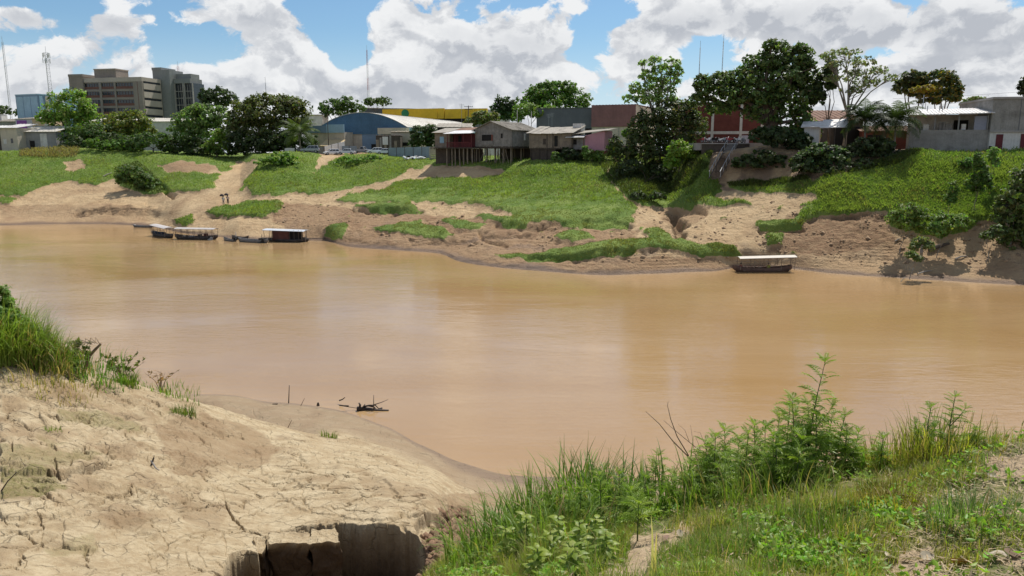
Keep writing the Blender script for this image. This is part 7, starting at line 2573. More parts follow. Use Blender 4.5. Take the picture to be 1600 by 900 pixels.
g = np.random.default_rng(77)
carea = np.ones_like(rz_)
carea[:-1, :-1] = np.linalg.norm(np.cross(QGZ[:-1, 1:] - QGZ[:-1, :-1], QGZ[1:, :-1] - QGZ[:-1, :-1]), axis=2)
patchy = np.clip(0.30 + 1.2 * fbm(rx_ * 0.9 + 5, ry_ * 0.9, 4), 0.03, 1.2)
prob = g_near * carea * patchy * (ry_ > 3.6) * (ry_ < 10.2) * (vx_ < 1690)
N = 100000
b = sample_bank(N, prob, g)
bx, by = proj(b[:, 0], b[:, 1], b[:, 2])
pn = fbm(b[:, 0] * 1.3, b[:, 1] * 1.3, 3)
right = sstep(bx, 1150, 1420)
h = (0.07 + 0.09 * np.clip(pn + 0.3, 0, 1.2) + 0.16 * sstep(fbm(b[:, 0] * 2.1 + 7, b[:, 1] * 2.1, 3), .22, .5)) * g.uniform(0.4, 1.6, N) * (1 + 0.2 * (1 - right))
mixk = np.clip(0.45 + 0.9 * fbm(b[:, 0] * 0.8 + 20, b[:, 1] * 0.8, 3) + 0.15 * g.normal(0, 1, N), 0, 1)[:, None]
col = np.array([0.085, 0.155, 0.035]) * (1 - mixk) + np.array([0.22, 0.235, 0.06]) * mixk
dry = (g.uniform(0, 1, N) < 0.20 + 0.10 * right)[:, None]
col = np.where(dry, np.array([0.215, 0.18, 0.115]), col) * g.uniform(0.7, 1.3, N)[:, None]
v, f, c = blades(b - np.array([0, 0, .01]), h, g.uniform(0.004, 0.009, N), g.uniform(0.3, 2.3, N), g.uniform(0, 6.28, N), col)
o = link('turf_grass', np_mesh('turf_grass', v, f, c), M_BLADE)
tag(o, 'short mixed green and straw coloured grass on the near shoulder', kind='stuff')
# low leafy ground weeds woven through the turf
N = 16000
prob2 = g_near * carea * np.clip(fbm(rx_ * 1.1 + 50, ry_ * 1.1, 4) - 0.02, 0, 1) * (ry_ > 3.6) * (ry_ < 9.0) * (1.3 - sstep(vx_, 1250, 1500))
b = sample_bank(N, prob2, g)
col = np.array([0.115, 0.205, 0.035]) * g.uniform(0.6, 1.4, (N, 1)) * (1 + .12 * g.normal(0, 1, (N, 3)))
nr = np.tile(np.array([0, 0, 1.0]), (N, 1))
v, f, c = leaf_cards(b + np.stack([np.zeros(N), np.zeros(N), g.uniform(0.02, 0.12, N)], 1), nr, 0.030, np.clip(col, 0.01, .5), .6, 2.0, .25, g)
o = link('ground_weeds', np_mesh('ground_weeds', v, f, c), M_WEED)
tag(o, 'tiny leaved ground weeds spread through the near turf', kind='stuff')
# straw litter
N = 15000
prob3 = carea * (ry_ > 3.6) * (ry_ < 9.0) * (0.3 + sstep(vx_, 1300, 1450))
b = sample_bank(N, prob3, g)
az_ = g.uniform(0, 6.28, N)
L_ = g.uniform(.02, .11, N)
d = np.stack([np.cos(az_), np.sin(az_), g.normal(0, .12, N)], 1) * L_[:, None]
s_ = np.stack([-np.sin(az_), np.cos(az_), np.zeros(N)], 1) * g.uniform(.0015, .005, N)[:, None]
bb = b + np.array([0, 0, .012]) + np.stack([np.zeros(N), np.zeros(N), g.uniform(0, .04, N)], 1)
v = np.stack([bb - s_, bb + s_, bb + d + s_, bb + d - s_], 1).reshape(-1, 3)
f = np.arange(N)[:, None] * 4 + np.array([[0, 1, 2, 3]])
cc = np.array([0.34, 0.26, 0.16]) * g.uniform(.4, 1.4, (N, 1))
o = link('straw_litter', np_mesh('straw_litter', v, f, np.repeat(cc, 4, 0)), M_DEAD)
tag(o, 'dry straw and leaf litter lying over the near shoulder', kind='stuff')


# ---------------------------------------------------------------- tall grass clumps
def clump(name, label, px, py, Y, n, hgt, wid, spread, col, seed, bend=(0.5, 1.6), zf=zn, dry=0.08, group='tall grass clumps on the near bank', cat='grass clump', sx=1.0, col2=None):
    q = P(px, py, Y)
    n = int(n * .62) if n > 30 else n
    gen = np.random.default_rng(seed)
    root_z = zf(q.x, Y)
    r = np.sqrt(gen.uniform(0, 1, n)) * spread
    a = gen.uniform(0, 6.28, n)
    loc = np.stack([np.cos(a) * r * sx, np.sin(a) * r, np.zeros(n)], 1)
    zz = np.array([zf(q.x + x, Y + y) for x, y in loc[::max(1, n // 60), :2]])
    loc[:, 2] = np.interp(np.arange(n), np.arange(0, n, max(1, n // 60))[:len(zz)], zz) - root_z - .03
    hh = hgt * gen.uniform(.45, 1.12, n)
    n_keep = n
    k = gen.uniform(0, 1, (n, 1))
    c0 = np.array(col)
    c1 = np.array(col2) if col2 is not None else c0 * np.array([1.5, 1.3, 1.2])
    cc = c0 * (1 - k) + c1 * k
    cc = np.where((gen.uniform(0, 1, n) < dry)[:, None], np.array([0.20, 0.165, 0.10]), cc) * gen.uniform(.75, 1.25, (n, 1))
    az_ = np.arctan2(loc[:, 1], loc[:, 0]) + gen.normal(0, .9, n)
    v, f, c = blades(loc, hh, wid * 1.55 * gen.uniform(.6, 1.3, n), bend[0] + (bend[1] * 1.35 - bend[0]) * gen.uniform(0, 1, n) ** 1.2, az_, cc, 6)
    o = link(name, np_mesh(name, v, f, c), M_BLADE, None, (q.x, Y, root_z))
    tag(o, label, cat, group)
    return o


GRC = (0.068, 0.128, 0.026)
clump('tall_grass_clump', 'tall arching grass clump at the left end of the near thicket', 835, 838, 8.6, 420, 0.80, 0.016, 0.30, GRC, 1)
clump('tall_grass_clump', 'tall cane like grass clump with the highest blades left of the weeds', 905, 838, 8.6, 560, 1.0, 0.018, 0.36, GRC, 2)
clump('tall_grass_clump', 'dense dark grass clump between the cane grass and the weeds', 960, 842, 8.3, 520, 0.78, 0.015, 0.36, (0.045, 0.098, 0.02), 3)
clump('tall_grass_clump', 'low dark grass fringe before the mass of feathery weeds', 1040, 838, 8.0, 460, 0.62, 0.012, 0.42, (0.045, 0.095, 0.02), 4, sx=1.4)
clump('tall_grass_clump', 'grass fringe with pale bent blades under the tallest weed', 1130, 838, 7.4, 420, 0.50, 0.010, 0.40, (0.06, 0.11, 0.025), 5, dry=.2, sx=1.5)
clump('tall_grass_clump', 'yellowing grass tussock on the crest right of the tallest weed', 1400, 742, 7.4, 650, 0.36, 0.009, 0.34, (0.10, 0.135, 0.03), 6, dry=.2, col2=(.2, .2, .05))
clump('tall_grass_clump', 'bright tussock with a tall seedy tip on the crest at right', 1458, 735, 7.1, 800, 0.44, 0.009, 0.36, (0.105, 0.15, 0.03), 7, dry=.15, col2=(.21, .22, .05))
clump('tall_grass_clump', 'fine dry grass along the crest at the right edge', 1550, 705, 6.9, 600, 0.26, 0.006, 0.62, (0.13, 0.14, 0.05), 8, dry=.4, sx=1.3)
clump('tall_grass_clump', 'blue green fine grass patch near the lower right corner', 1525, 838, 5.1, 900, 0.26, 0.006, 0.30, (0.075, 0.135, 0.055), 9, dry=.08, sx=1.2)
clump('tall_grass_clump', 'dark green grass tuft right of the bare soil patch', 1300, 858, 5.3, 600, 0.28, 0.008, 0.30, (0.065, 0.12, 0.025), 10, dry=.12)
clump('tall_grass_clump', 'olive grass tuft with brown stems near the right middle', 1390, 800, 5.9, 600, 0.30, 0.008, 0.32, (0.12, 0.125, 0.03), 11, dry=.3)
clump('tall_grass_clump', 'bushy bright grass at the bottom left of the thicket', 770, 890, 7.9, 620, 0.55, 0.014, 0.42, (0.07, 0.135, 0.03), 12, dry=.06, sx=1.3, bend=(.9, 2.1))
clump('tall_grass_clump', 'single pale stalked grass sprout on the red rubble', 716, 872, 9.0, 26, 0.55, 0.020, 0.06, (0.13, 0.19, 0.05), 13, bend=(.6, 1.9))
clump('tall_grass_clump', 'drooping grass on the slope under the thicket, left side', 800, 862, 8.4, 520, 0.62, 0.014, 0.40, (0.06, 0.12, 0.025), 14, bend=(.8, 2.0))
clump('tall_grass_clump', 'straw tinted grass tuft beside the mouse hole', 1120, 852, 6.2, 260, 0.24, 0.007, 0.25, (0.12, 0.14, 0.04), 15, dry=.4)
clump('tall_grass_clump', 'lush grass skirt behind the broad leaved herbs', 880, 868, 7.2, 560, 0.60, 0.013, 0.46, (0.065, 0.125, 0.026), 16, bend=(.5, 1.8), sx=1.3)
clump('tall_grass_clump', 'grass skirt at the foot of the feathery weeds', 1215, 808, 7.0, 520, 0.48, 0.010, 0.42, (0.065, 0.115, 0.026), 17, dry=.15, sx=1.4)
# left-hand bank
clump('tall_grass_clump', 'big bright green weedy grass mound cut off by the left edge', -14, 560, 23.3, 2000, 2.3, 0.028, 1.1, (0.085, 0.15, 0.03), 20, bend=(.5, 1.9), zf=zm_, dry=.12, col2=(.15, .22, .05), group='grass growing on the mud bank')
clump('tall_grass_clump', 'bright grass mound second from the left edge, a little lower', 28, 560, 23.8, 1700, 1.7, 0.026, 1.0, (0.08, 0.145, 0.03), 28, bend=(.6, 2.1), zf=zm_, dry=.14, col2=(.15, .21, .05), group='grass growing on the mud bank')
clump('tall_grass_clump', 'sloping middle part of the left grass with dry stems below', 62, 570, 24.2, 1200, 1.2, 0.024, .9, (0.075, 0.135, 0.03), 29, bend=(.6, 2.2), zf=zm_, dry=.24, group='grass growing on the mud bank')
clump('tall_grass_clump', 'thin dry skirt of stems hanging over the pale mud at left', 60, 585, 22.6, 800, .55, 0.018, 1.2, (0.10, 0.12, 0.045), 21, bend=(.8, 2.3), zf=zm_, dry=.5, sx=1.5, group='grass growing on the mud bank')
clump('tall_grass_clump', 'low right end of the left grass before the grey leaved bush', 98, 580, 25.0, 900, .70, 0.022, .75, (0.075, 0.14, 0.03), 30, bend=(.6, 2.0), zf=zm_, dry=.12, group='grass growing on the mud bank')
clump('tall_grass_clump', 'thin green grass strip on the crest by the bent dead branch', 140, 592, 25.6, 700, 0.62, 0.022, 0.9, (0.055, 0.13, 0.03), 22, zf=zm_, dry=.05, sx=1.5, group='grass growing on the mud bank')
clump('tall_grass_clump', 'grassy base of the small twiggy bush on the crest', 200, 602, 27.0, 420, 0.60, 0.022, .42, (0.07, 0.13, 0.03), 23, zf=zm_, group='grass growing on the mud bank')
clump('tall_grass_clump', 'low grass line further down the crest past the twiggy bush', 262, 624, 28.3, 480, 0.42, 0.02, .95, (0.07, 0.135, 0.03), 24, zf=zm_, sx=1.4, group='grass growing on the mud bank')
clump('tall_grass_clump', 'isolated grass tuft in the middle of the pale mud', 288, 652, 25.6, 300, 0.50, 0.017, .34, (0.06, 0.10, 0.028), 25, bend=(.6, 1.9), zf=zm_, dry=.12, sx=1.3, group='grass growing on the mud bank')
clump('tall_grass_clump', 'small moss green tuft at the lower edge of the pale mud by the wet flat', 514, 686, 31.5, 160, 0.42, 0.02, .28, (0.07, 0.11, 0.03), 26, zf=zm_, sx=1.4, group='grass growing on the mud bank')
clump('tall_grass_clump', 'faint grass sprig in a crack of the mossy clods', 88, 694, 19.6, 110, 0.20, 0.012, .22, (0.085, 0.13, 0.045), 27, zf=zm_, group='grass growing on the mud bank')


for args in (('leafy weed bush rising out of the left edge grass', 0, 23.6, [(-8, 470, 24, 26), (12, 505, 26, 30), (-20, 520, 30, 40)], 5200), ('leafy weed bush on the slope of the left grass', 45, 24.0, [(38, 525, 22, 20), (60, 545, 22, 18), (20, 540, 26, 24)], 4200), ('small leafy weed bush where the left grass meets the crest', 92, 24.8, [(88, 562, 18, 13), (110, 574, 14, 10)], 1800)):
    tree('weed_bush', args[0], 'bush', args[1], args[2], args[3], (0.085, 0.135, 0.030), args[4], 0.085, 0.36, r0=0.02, bark=M_TWIG, group='leafy weed bushes on the mud bank', twigs=5, which=1, sink=.05)

# ---------------------------------------------------------------- feathery weeds with separate leaves
def pinnate_leaf(L, g, col, lobes=6, wid=0.42):
    """deeply cut leaf growing along +X, arching down, built of pointed lobes"""
    vs, fs, cs = [], [], []

    def at(t):
        return Vector((L * t, 0, L * (0.28 * t - 0.55 * t * t)))
    for i in range(8):
        t0, t1 = i / 8, (i + 1) / 8
        a, b_ = at(t0), at(t1)
        w0, w1 = L * .030 * (1.2 - t0), L * .030 * (1.2 - t1)
        n = len(vs)
        vs += [a + Vector((0, w0, 0)), a - Vector((0, w0, 0)), b_ - Vector((0, w1, 0)), b_ + Vector((0, w1, 0))]
        fs.append((n, n + 1, n + 2, n + 3))
        cs += [1.0] * 4
    for i in range(lobes):
        t = .16 + .80 * i / lobes
        ll = L * wid * (math.sin(math.pi * min(1, .25 + .75 * (1 - t))) * .6 + .4) * (1 - t * .55) * g.uniform(.85, 1.1)
        for s in (-1, 1):
            a = at(t)
            dr = Vector((.62, s * .80, -.12)).normalized()
            tip = a + dr * ll + Vector((0, 0, -ll * .18))
            m1 = a + dr * ll * .45 + Vector((ll * .13, -s * ll * .09, .01))
            m2 = a + dr * ll * .45 - Vector((ll * .13, -s * ll * .09, -.01))
            n = len(vs)
            vs += [a, m2, tip, m1]
            fs += [(n, n + 1, n + 2), (n, n + 2, n + 3)] if s < 0 else [(n, n + 2, n + 1), (n, n + 3, n + 2)]
            cs += [.85, 1.0, 1.15, 1.05]
    n = len(vs)
    a = at(.93)
    vs += [a + Vector((0, L * .05, 0)), a - Vector((0, L * .05, 0)), at(1.12)]
    fs.append((n, n + 1, n + 2))
    cs += [1.1] * 3
    me = bpy.data.meshes.new('leaf')
    me.from_pydata([tuple(v) for v in vs], [], fs)
    ca = me.attributes.new('col', 'FLOAT_COLOR', 'POINT')
    cc = np.ones((len(vs), 4), dtype=np.float32)
    cc[:, :3] = np.array(cs)[:, None] * np.array(col)[None]
    ca.data.foreach_set('color', cc.ravel())
    me.materials.append(M_WEED)
    return me


gw = random.Random(101)
LEAF_V = [pinnate_leaf(1.0, gw, c_) for c_ in ((0.10, 0.165, 0.03), (0.125, 0.195, 0.036), (0.085, 0.145, 0.028), (0.15, 0.215, 0.045))]


def weed(label, px, py, Y, hgt, seed, lean=0.0, nleaf=26, leafL=.16, bare=.15, shoots=0, shade=None, name='feathery_weed'):
    gq = random.Random(seed)
    q = P(px, py, Y)
    z = zn(q.x, Y)
    t = thing(name, label, 'weed', (q.x, Y, z), gq.uniform(0, 6.28), 'feathery weeds of the near bank')
    lx, ly = lean * math.cos(-t.rotation_euler.z), lean * math.sin(-t.rotation_euler.z)

    def stem_pt(f):
        return Vector((lx * f * f * hgt, ly * f * f * hgt, hgt * f))
    MB().tube([stem_pt(f) + (Vector((0, 0, -.05)) if f == 0 else Vector()) for f in (0, .25, .5, .75, 1)], [.009, .008, .0065, .005, .003], 6).build('stem', M_STEMB if hgt > .8 else M_STEMG, t, smooth=True)
    axes = [(stem_pt, bare, 1.0, nleaf, 1.0)]
    for s in range(shoots):
        f0 = gq.uniform(.15, .5)
        a = gq.uniform(0, 6.28)
        Ls = hgt * gq.uniform(.22, .40)
        b0 = stem_pt(f0)

        def sp(f, b0=b0, a=a, Ls=Ls):
            return b0 + Vector((math.cos(a) * .55 * f ** .8, math.sin(a) * .55 * f ** .8, .85 * f)) * Ls
        MB().tube([sp(0), sp(.5), sp(1)], [.005, .004, .002], 5).build('side_shoot', M_STEMG, t)
        axes.append((sp, .25, 1.0, 9, .8))
    for fn, b0, b1, nl, ks in axes:
        for i in range(nl):
            f = b0 + (b1 - b0) * (i + gq.uniform(0, .8)) / nl
            o = link('leaf', gq.choice(LEAF_V), None, t, fn(f))
            sc_ = 1.65 * leafL * ks * (1.12 - .60 * f) * gq.uniform(.8, 1.2)
            o.scale = (sc_,) * 3
            o.rotation_euler = (gq.uniform(-.35, .35), -gq.uniform(-.15, .55) - .35 * f, i * 2.4 + gq.uniform(-.4, .4))
        for k in range(5):
            o = link('leaf', gq.choice(LEAF_V), None, t, fn(.995))
            o.scale = (leafL * .75 * ks,) * 3
            o.rotation_euler = (gq.uniform(-.3, .3), -gq.uniform(.5, 1.1), k * 1.26 + gq.uniform(-.2, .2))
    return t


weed('tallest feathery weed rising high over the water with a dark bare stem', 1254, 790, 7.75, 1.42, 1, .09, 30, .19, .30, 3)
weed('second tallest bushy feathery weed just left of the tallest', 1236, 786, 7.6, 1.05, 2, -.06, 32, .19, .12, 4)
weed('feathery weed with drooping leaves right of the tallest', 1300, 774, 7.7, .72, 3, .10, 24, .15, .1, 3)
weed('slender feathery weed on the left flank of the tall pair', 1190, 792, 7.9, .82, 4, -.02, 24, .16, .15, 2)
weed('leafy top heavy weed where the dry branch leans out', 1130, 800, 8.1, .88, 5, -.04, 30, .17, .1, 4)
weed('rounded feathery weed left of the top heavy one', 1102, 806, 8.1, .74, 6, -.05, 26, .16, .1, 3)
weed('feathery weed in the heart of the thicket', 1160, 800, 7.9, .78, 7, .02, 28, .16, .05, 3)
weed('small spreading weed standing at the left end of the thicket', 1030, 815, 8.6, .66, 8, -.06, 22, .15, .3, 2)
weed('short weed beside the upright reed leaf', 1076, 812, 8.4, .50, 9, .04, 18, .13, .2, 1)
weed('shaded feathery weed low under the tallest', 1210, 800, 7.3, .55, 10, -.05, 26, .15, .0, 3)
weed('short bright weed on the crest beyond the tallest', 1330, 762, 7.8, .48, 11, .06, 20, .14, .05, 2)
weed('light green weed at the right end of the thicket', 1372, 756, 7.3, .42, 12, .02, 22, .13, .0, 3)
weed('bright weed at the front of the crest tussocks', 1350, 800, 6.3, .26, 13, .04, 22, .12, .0, 2)
weed('bright weed topping the right hand tussock', 1440, 742, 7.2, .60, 14, .04, 26, .12, .2, 3)
weed('bushy weed topping the crest tussock, farther right', 1475, 735, 7.1, .62, 15, .05, 24, .11, .3, 2)
weed('deep green leafy weed in front of the grass clumps', 985, 850, 7.6, .42, 16, -.03, 30, .17, .0, 3)
weed('palm like young weed beside the bare soil', 995, 872, 6.6, .40, 17, .0, 22, .17, .45, 0)
weed('low weed on the grass crest at far right', 1520, 706, 7.0, .20, 18, .0, 18, .10, .0, 2)
weed('thin weed behind the cane grass', 940, 812, 9.0, .62, 19, .05, 18, .14, .2, 1)
weed('leafy weed tucked between the short weed and the top heavy one', 1050, 822, 7.9, .45, 20, .02, 24, .14, .0, 2)
for i_, (px_, py_, Y_, h_, w_) in enumerate([(1112, 800, 7.9, .80, 'beside the rounded one, nearer the shade'), (1145, 802, 8.2, .78, 'behind the top heavy one'), (1176, 796, 8.2, .84, 'between the heart weed and the slender one'), (1205, 794, 8.0, .90, 'crowding the second tallest from its left'),
                                              (1222, 792, 7.9, 1.0, 'pressed against the second tallest'), (1270, 784, 7.5, .80, 'just right of the tallest stem'), (1285, 780, 7.9, .66, 'filling the gap right of the tallest'), (1316, 770, 7.6, .50, 'at the right shoulder of the mass'), (1088, 806, 8.3, .62, 'at the left shoulder of the mass'), (1240, 800, 7.2, .62, 'low in front of the tallest pair')]):
    weed('bushy feathery weed of the thicket, ' + w_, px_, py_, Y_, h_, 70 + i_, .05 * math.sin(i_ * 2.3), 30, .17, .06, 3)
for i_, (px_, py_, Y_, h_, w_) in enumerate([(842, 850, 8.2, .52, 'at the left end behind the herbs'), (872, 846, 8.0, .60, 'under the arching cane grass'), (905, 850, 7.7, .62, 'in the middle of the cane grass'), (938, 846, 7.8, .66, 'right of the middle cane grass'), (968, 842, 8.0, .58, 'under the dense dark clump'), (1005, 836, 8.0, .50, 'before the small spreading weed'), (815, 862, 8.2, .40, 'low on the left flank')]):
    weed('leafy weed among the tall grass, ' + w_, px_, py_, Y_, h_, 90 + i_, .05 * math.sin(i_ * 1.3), 26, .13, .05, 3)
for k_ in range(8):
    px_ = 1075 + k_ * 26
    weed(('understorey weed stalk filling the shady base of the thicket, ' + ('first', 'second', 'third', 'fourth', 'fifth', 'sixth', 'seventh', 'last')[k_] + ' from the left'), px_, 806 - k_ * 3, 7.7 + .35 * math.sin(k_ * 2.1), .55 + .12 * math.sin(k_ * 1.7), 40 + k_, .05 * math.sin(k_), 24, .14, .02, 2)


# ---------------------------------------------------------------- broad-leaved herbs at the bottom
def broad_leaf(g, col):
    vs, fs, cs = [], [], []
    n = 5
    for i in range(n + 1):
        t = i / n
        w_ = .24 * math.sin(math.pi * (t ** .75)) ** .9 + .004
        x, z = t, .25 * t - .5 * t * t
        k = 1.0 if i % 2 else .94
        vs += [(x, -w_, z - .10 * w_), (x, 0, z + .12 * w_), (x, w_, z - .10 * w_)]
        cs += [k, k * .9, k]
    for i in range(n):
        a = i * 3
        fs += [(a, a + 3, a + 4, a + 1), (a + 1, a + 4, a + 5, a + 2)]
    me = bpy.data.meshes.new('leaf')
    me.from_pydata(vs, [], fs)
    ca = me.attributes.new('col', 'FLOAT_COLOR', 'POINT')
    cc = np.ones((len(vs), 4), dtype=np.float32)
    cc[:, :3] = np.array(cs)[:, None] * np.array(col)[None]
    ca.data.foreach_set('color', cc.ravel())
    for p_ in me.polygons:
        p_.use_smooth = True
    me.materials.append(M_WEED)
    return me


BROAD = [broad_leaf(gw, c_) for c_ in ((0.135, 0.20, 0.040), (0.165, 0.225, 0.05), (0.11, 0.17, 0.036), (0.18, 0.225, 0.08))]


def herb(label, px, py, Y, hgt, seed, leafL=.14, n=14):
    gq = random.Random(seed)
    q = P(px, py, Y)
    t = thing('broad_leaved_herb', label, 'herb', (q.x, Y, zn(q.x, Y)), gq.uniform(0, 6), 'broad leaved herbs at the bottom')
    MB().tube([(0, 0, -.03), (.01, 0, hgt * .5), (.0, .01, hgt)], [.007, .006, .004], 6).build('stem', M_STEMG, t)
    for i in range(n):
        f = .25 + .75 * i / n
        o = link('leaf', gq.choice(BROAD), None, t, (0, 0, hgt * f))
        s = leafL * gq.uniform(.7, 1.2) * (1.15 - .4 * f)
        o.scale = (s, s, s)
        o.rotation_euler = (gq.uniform(-.3, .3), -gq.uniform(-.05, .55), i * 2.4 + gq.uniform(-.3, .3))


HB = [(790, 898, 7.0, .42, 'leftmost of the front herbs'), (822, 888, 7.0, .46, 'beside the bright bottom grass'), (858, 902, 6.2, .36, 'at the very bottom edge left of centre'), (872, 880, 6.6, .45, 'with a silvery top leaf under the cane grass'),
      (905, 894, 6.1, .40, 'in the middle of the herb patch'), (930, 878, 6.5, .38, 'nearest the palm like weed'), (945, 902, 5.8, .30, 'right end of the herb patch'), (840, 905, 5.9, .30, 'half cut by the bottom edge'), (895, 908, 5.6, .26, 'low and yellowish at the bottom edge'),
      (1150, 862, 5.6, .16, 'tiny one in the open turf'), (1195, 850, 5.7, .17, 'pale one right of the shade under the weeds'), (1300, 800, 6.0, .14, 'small one beside the leaf litter mound')]
for i, (px_, py_, Y_, h_, w_) in enumerate(HB):
    herb('light green broad leaved herb, ' + w_, px_, py_, Y_, h_, 200 + i, .135 if h_ > .2 else .085, 24 if h_ > .2 else 9)

# upright reed leaves among the weeds
for lab, px_, py_, Y_, h_, n_ in (('upright reed with a folded green leaf under the dry branch', 1072, 815, 8.3, .95, 5), ('pair of stiff reed leaves rising left of the small spreading weed', 1000, 822, 8.7, .72, 4), ('thin reed standing on the crest between weeds', 1345, 768, 7.4, .34, 4), ('bleached reed stalk with a pale blade before the bare soil', 1022, 912, 5.0, .62, 2)):
    pale = 'bleached' in lab
    clump('reed', lab, px_, py_, Y_, n_, h_, .03 if not pale else .026, .03, (0.07, 0.14, 0.03) if not pale else (.24, .24, .17), int(px_), bend=(.1, .4), dry=0, group=None, cat='reed')

# dry branch
q = P(1125, 760, 8.2)
t = thing('dry_branch', 'bare dry forked branch leaning out over the water from the weeds', 'branch', (q.x, 8.2, zn(q.x, 8.2)))
base = Vector((0, 0, 0))


def rel(px, py, Y=8.2):
    return P(px, py, Y) - Vector(t.location)


def limb(nm, pts, r0, r1):
    p_ = [rel(*x) for x in pts]
    n = len(p_)
    MB().tube(p_, [r0 + (r1 - r0) * i / (n - 1) for i in range(n)], 5).build(nm, M_TWIG, t, smooth=True)


limb('main_limb', [(1128, 800, 8.2), (1108, 745, 8.2), (1078, 716), (1052, 690), (1030, 662), (1009, 643)], .011, .003)
limb('side_limb', [(1076, 712), (1058, 682), (1048, 655), (1043, 634), (1044, 627)], .007, .002)
limb('side_limb', [(1104, 712), (1076, 690), (1052, 670), (1037, 657)], .005, .002)
limb('twig', [(1092, 728), (1084, 700), (1079, 664)], .004, .0015)
limb('twig', [(1077, 690), (1070, 672), (1060, 663)], .003, .0012)
limb('twig', [(1095, 705), (1090, 690), (1086, 682)], .003, .0012)
limb('twig', [(1105, 704), (1098, 686), (1094, 676), (1084, 674)], .003, .0012)
limb('twig', [(1052, 694), (1055, 690), (1058, 694)], .002, .001)
limb('twig', [(1080, 712), (1094, 712), (1106, 713)], .003, .0012)
limb('twig', [(1066, 735), (1056, 716), (1056, 709)], .002, .001)

# dead leaves lying on the turf, each its own
gd = np.random.default_rng(8)
spots = [(1470, 833, 5.3, .15, 'large curled tan leaf in the open litter'), (1402, 838, 5.2, .12, 'broken tan leaf beside the pale scraps'), (1393, 872, 4.75, .13, 'whitish leaf at the bottom among pale scraps'), (1425, 876, 4.7, .14, 'pale leaf, second among the bottom scraps'), (1448, 870, 4.75, .11, 'pale leaf, right end of the bottom scraps'),
         (1500, 885, 4.6, .16, 'tall orange brown leaf standing at the bottom'), (1486, 798, 5.7, .09, 'small cream leaf under a twig'), (1528, 752, 6.2, .10, 'cream leaf near the crest at right'), (1548, 756, 6.1, .08, 'folded cream leaf right of the crest one'), (1302, 782, 6.7, .13, 'flat pale leaf on the litter mound below the weeds'),
         (1275, 768, 7.0, .10, 'brown leaf in the shade of the tallest weed'), (1580, 880, 4.5, .14, 'brown leaf at the lower right corner'), (1555, 890, 4.5, .13, 'tan leaf left of the corner leaf'), (1460, 765, 6.4, .09, 'dark curled leaf in the olive grass'), (1040, 848, 6.4, .10, 'reddish leaf at the rim of the bare soil'), (1062, 842, 6.5, .09, 'curled pinkish leaf at the rim of the bare soil, farther right'), (1240, 835, 5.8, .08, 'small straw leaf in the turf centre'), (1345, 878, 4.9, .10, 'tan leaf left of the bottom scraps')]
for i, (px_, py_, Y_, s_, lab) in enumerate(spots):
    q = P(px_, py_, Y_)
    z = zn(q.x, Y_)
    n = 6
    vs_, cs_ = [], []
    curl = gd.uniform(.6, 1.6)
    for a in range(n + 1):
        u = a / n
        w_ = .34 * math.sin(math.pi * u) ** .7 + .01
        for b_ in (-1, -.4, .4, 1):
            vs_.append((u - .5, b_ * w_, curl * .35 * (b_ * w_) ** 2 * 3 + .12 * math.sin(u * 3 + i) + gd.uniform(-.02, .02)))
            cs_.append(1 - .25 * (abs(b_) < .5) + gd.uniform(-.1, .1))
    fs_ = [(a * 4 + b_, a * 4 + b_ + 1, a * 4 + 5 + b_, a * 4 + 4 + b_) for a in range(n) for b_ in range(3)]
    base_c = {'o': (.36, .19, .07), 'b': (.20, .13, .08), 'p': (.52, .45, .34), 'r': (.30, .19, .14)}['o' if 'orange' in lab else 'b' if ('brown' in lab or 'dark' in lab) else 'r' if 'reddish' in lab else 'p']
    me = np_mesh('dead_leaf', np.array(vs_) * s_, np.array(fs_), np.array(cs_)[:, None] * np.array(base_c), True)
    o = link('dead_leaf', me, M_DEAD, None, (q.x, Y_, z + .035))
    o.rotation_euler = (gd.uniform(-.4, .4) - .25, gd.uniform(-.4, .4) + (1.1 if 'standing' in lab else 0), gd.uniform(0, 6))
    tag(o, 'dead ' + lab if 'leaf' in lab else lab, 'dead leaf', 'dead leaves on the near turf')

# ---------------------------------------------------------------- clay blocks broken off the scarp
gb = np.random.default_rng(19)


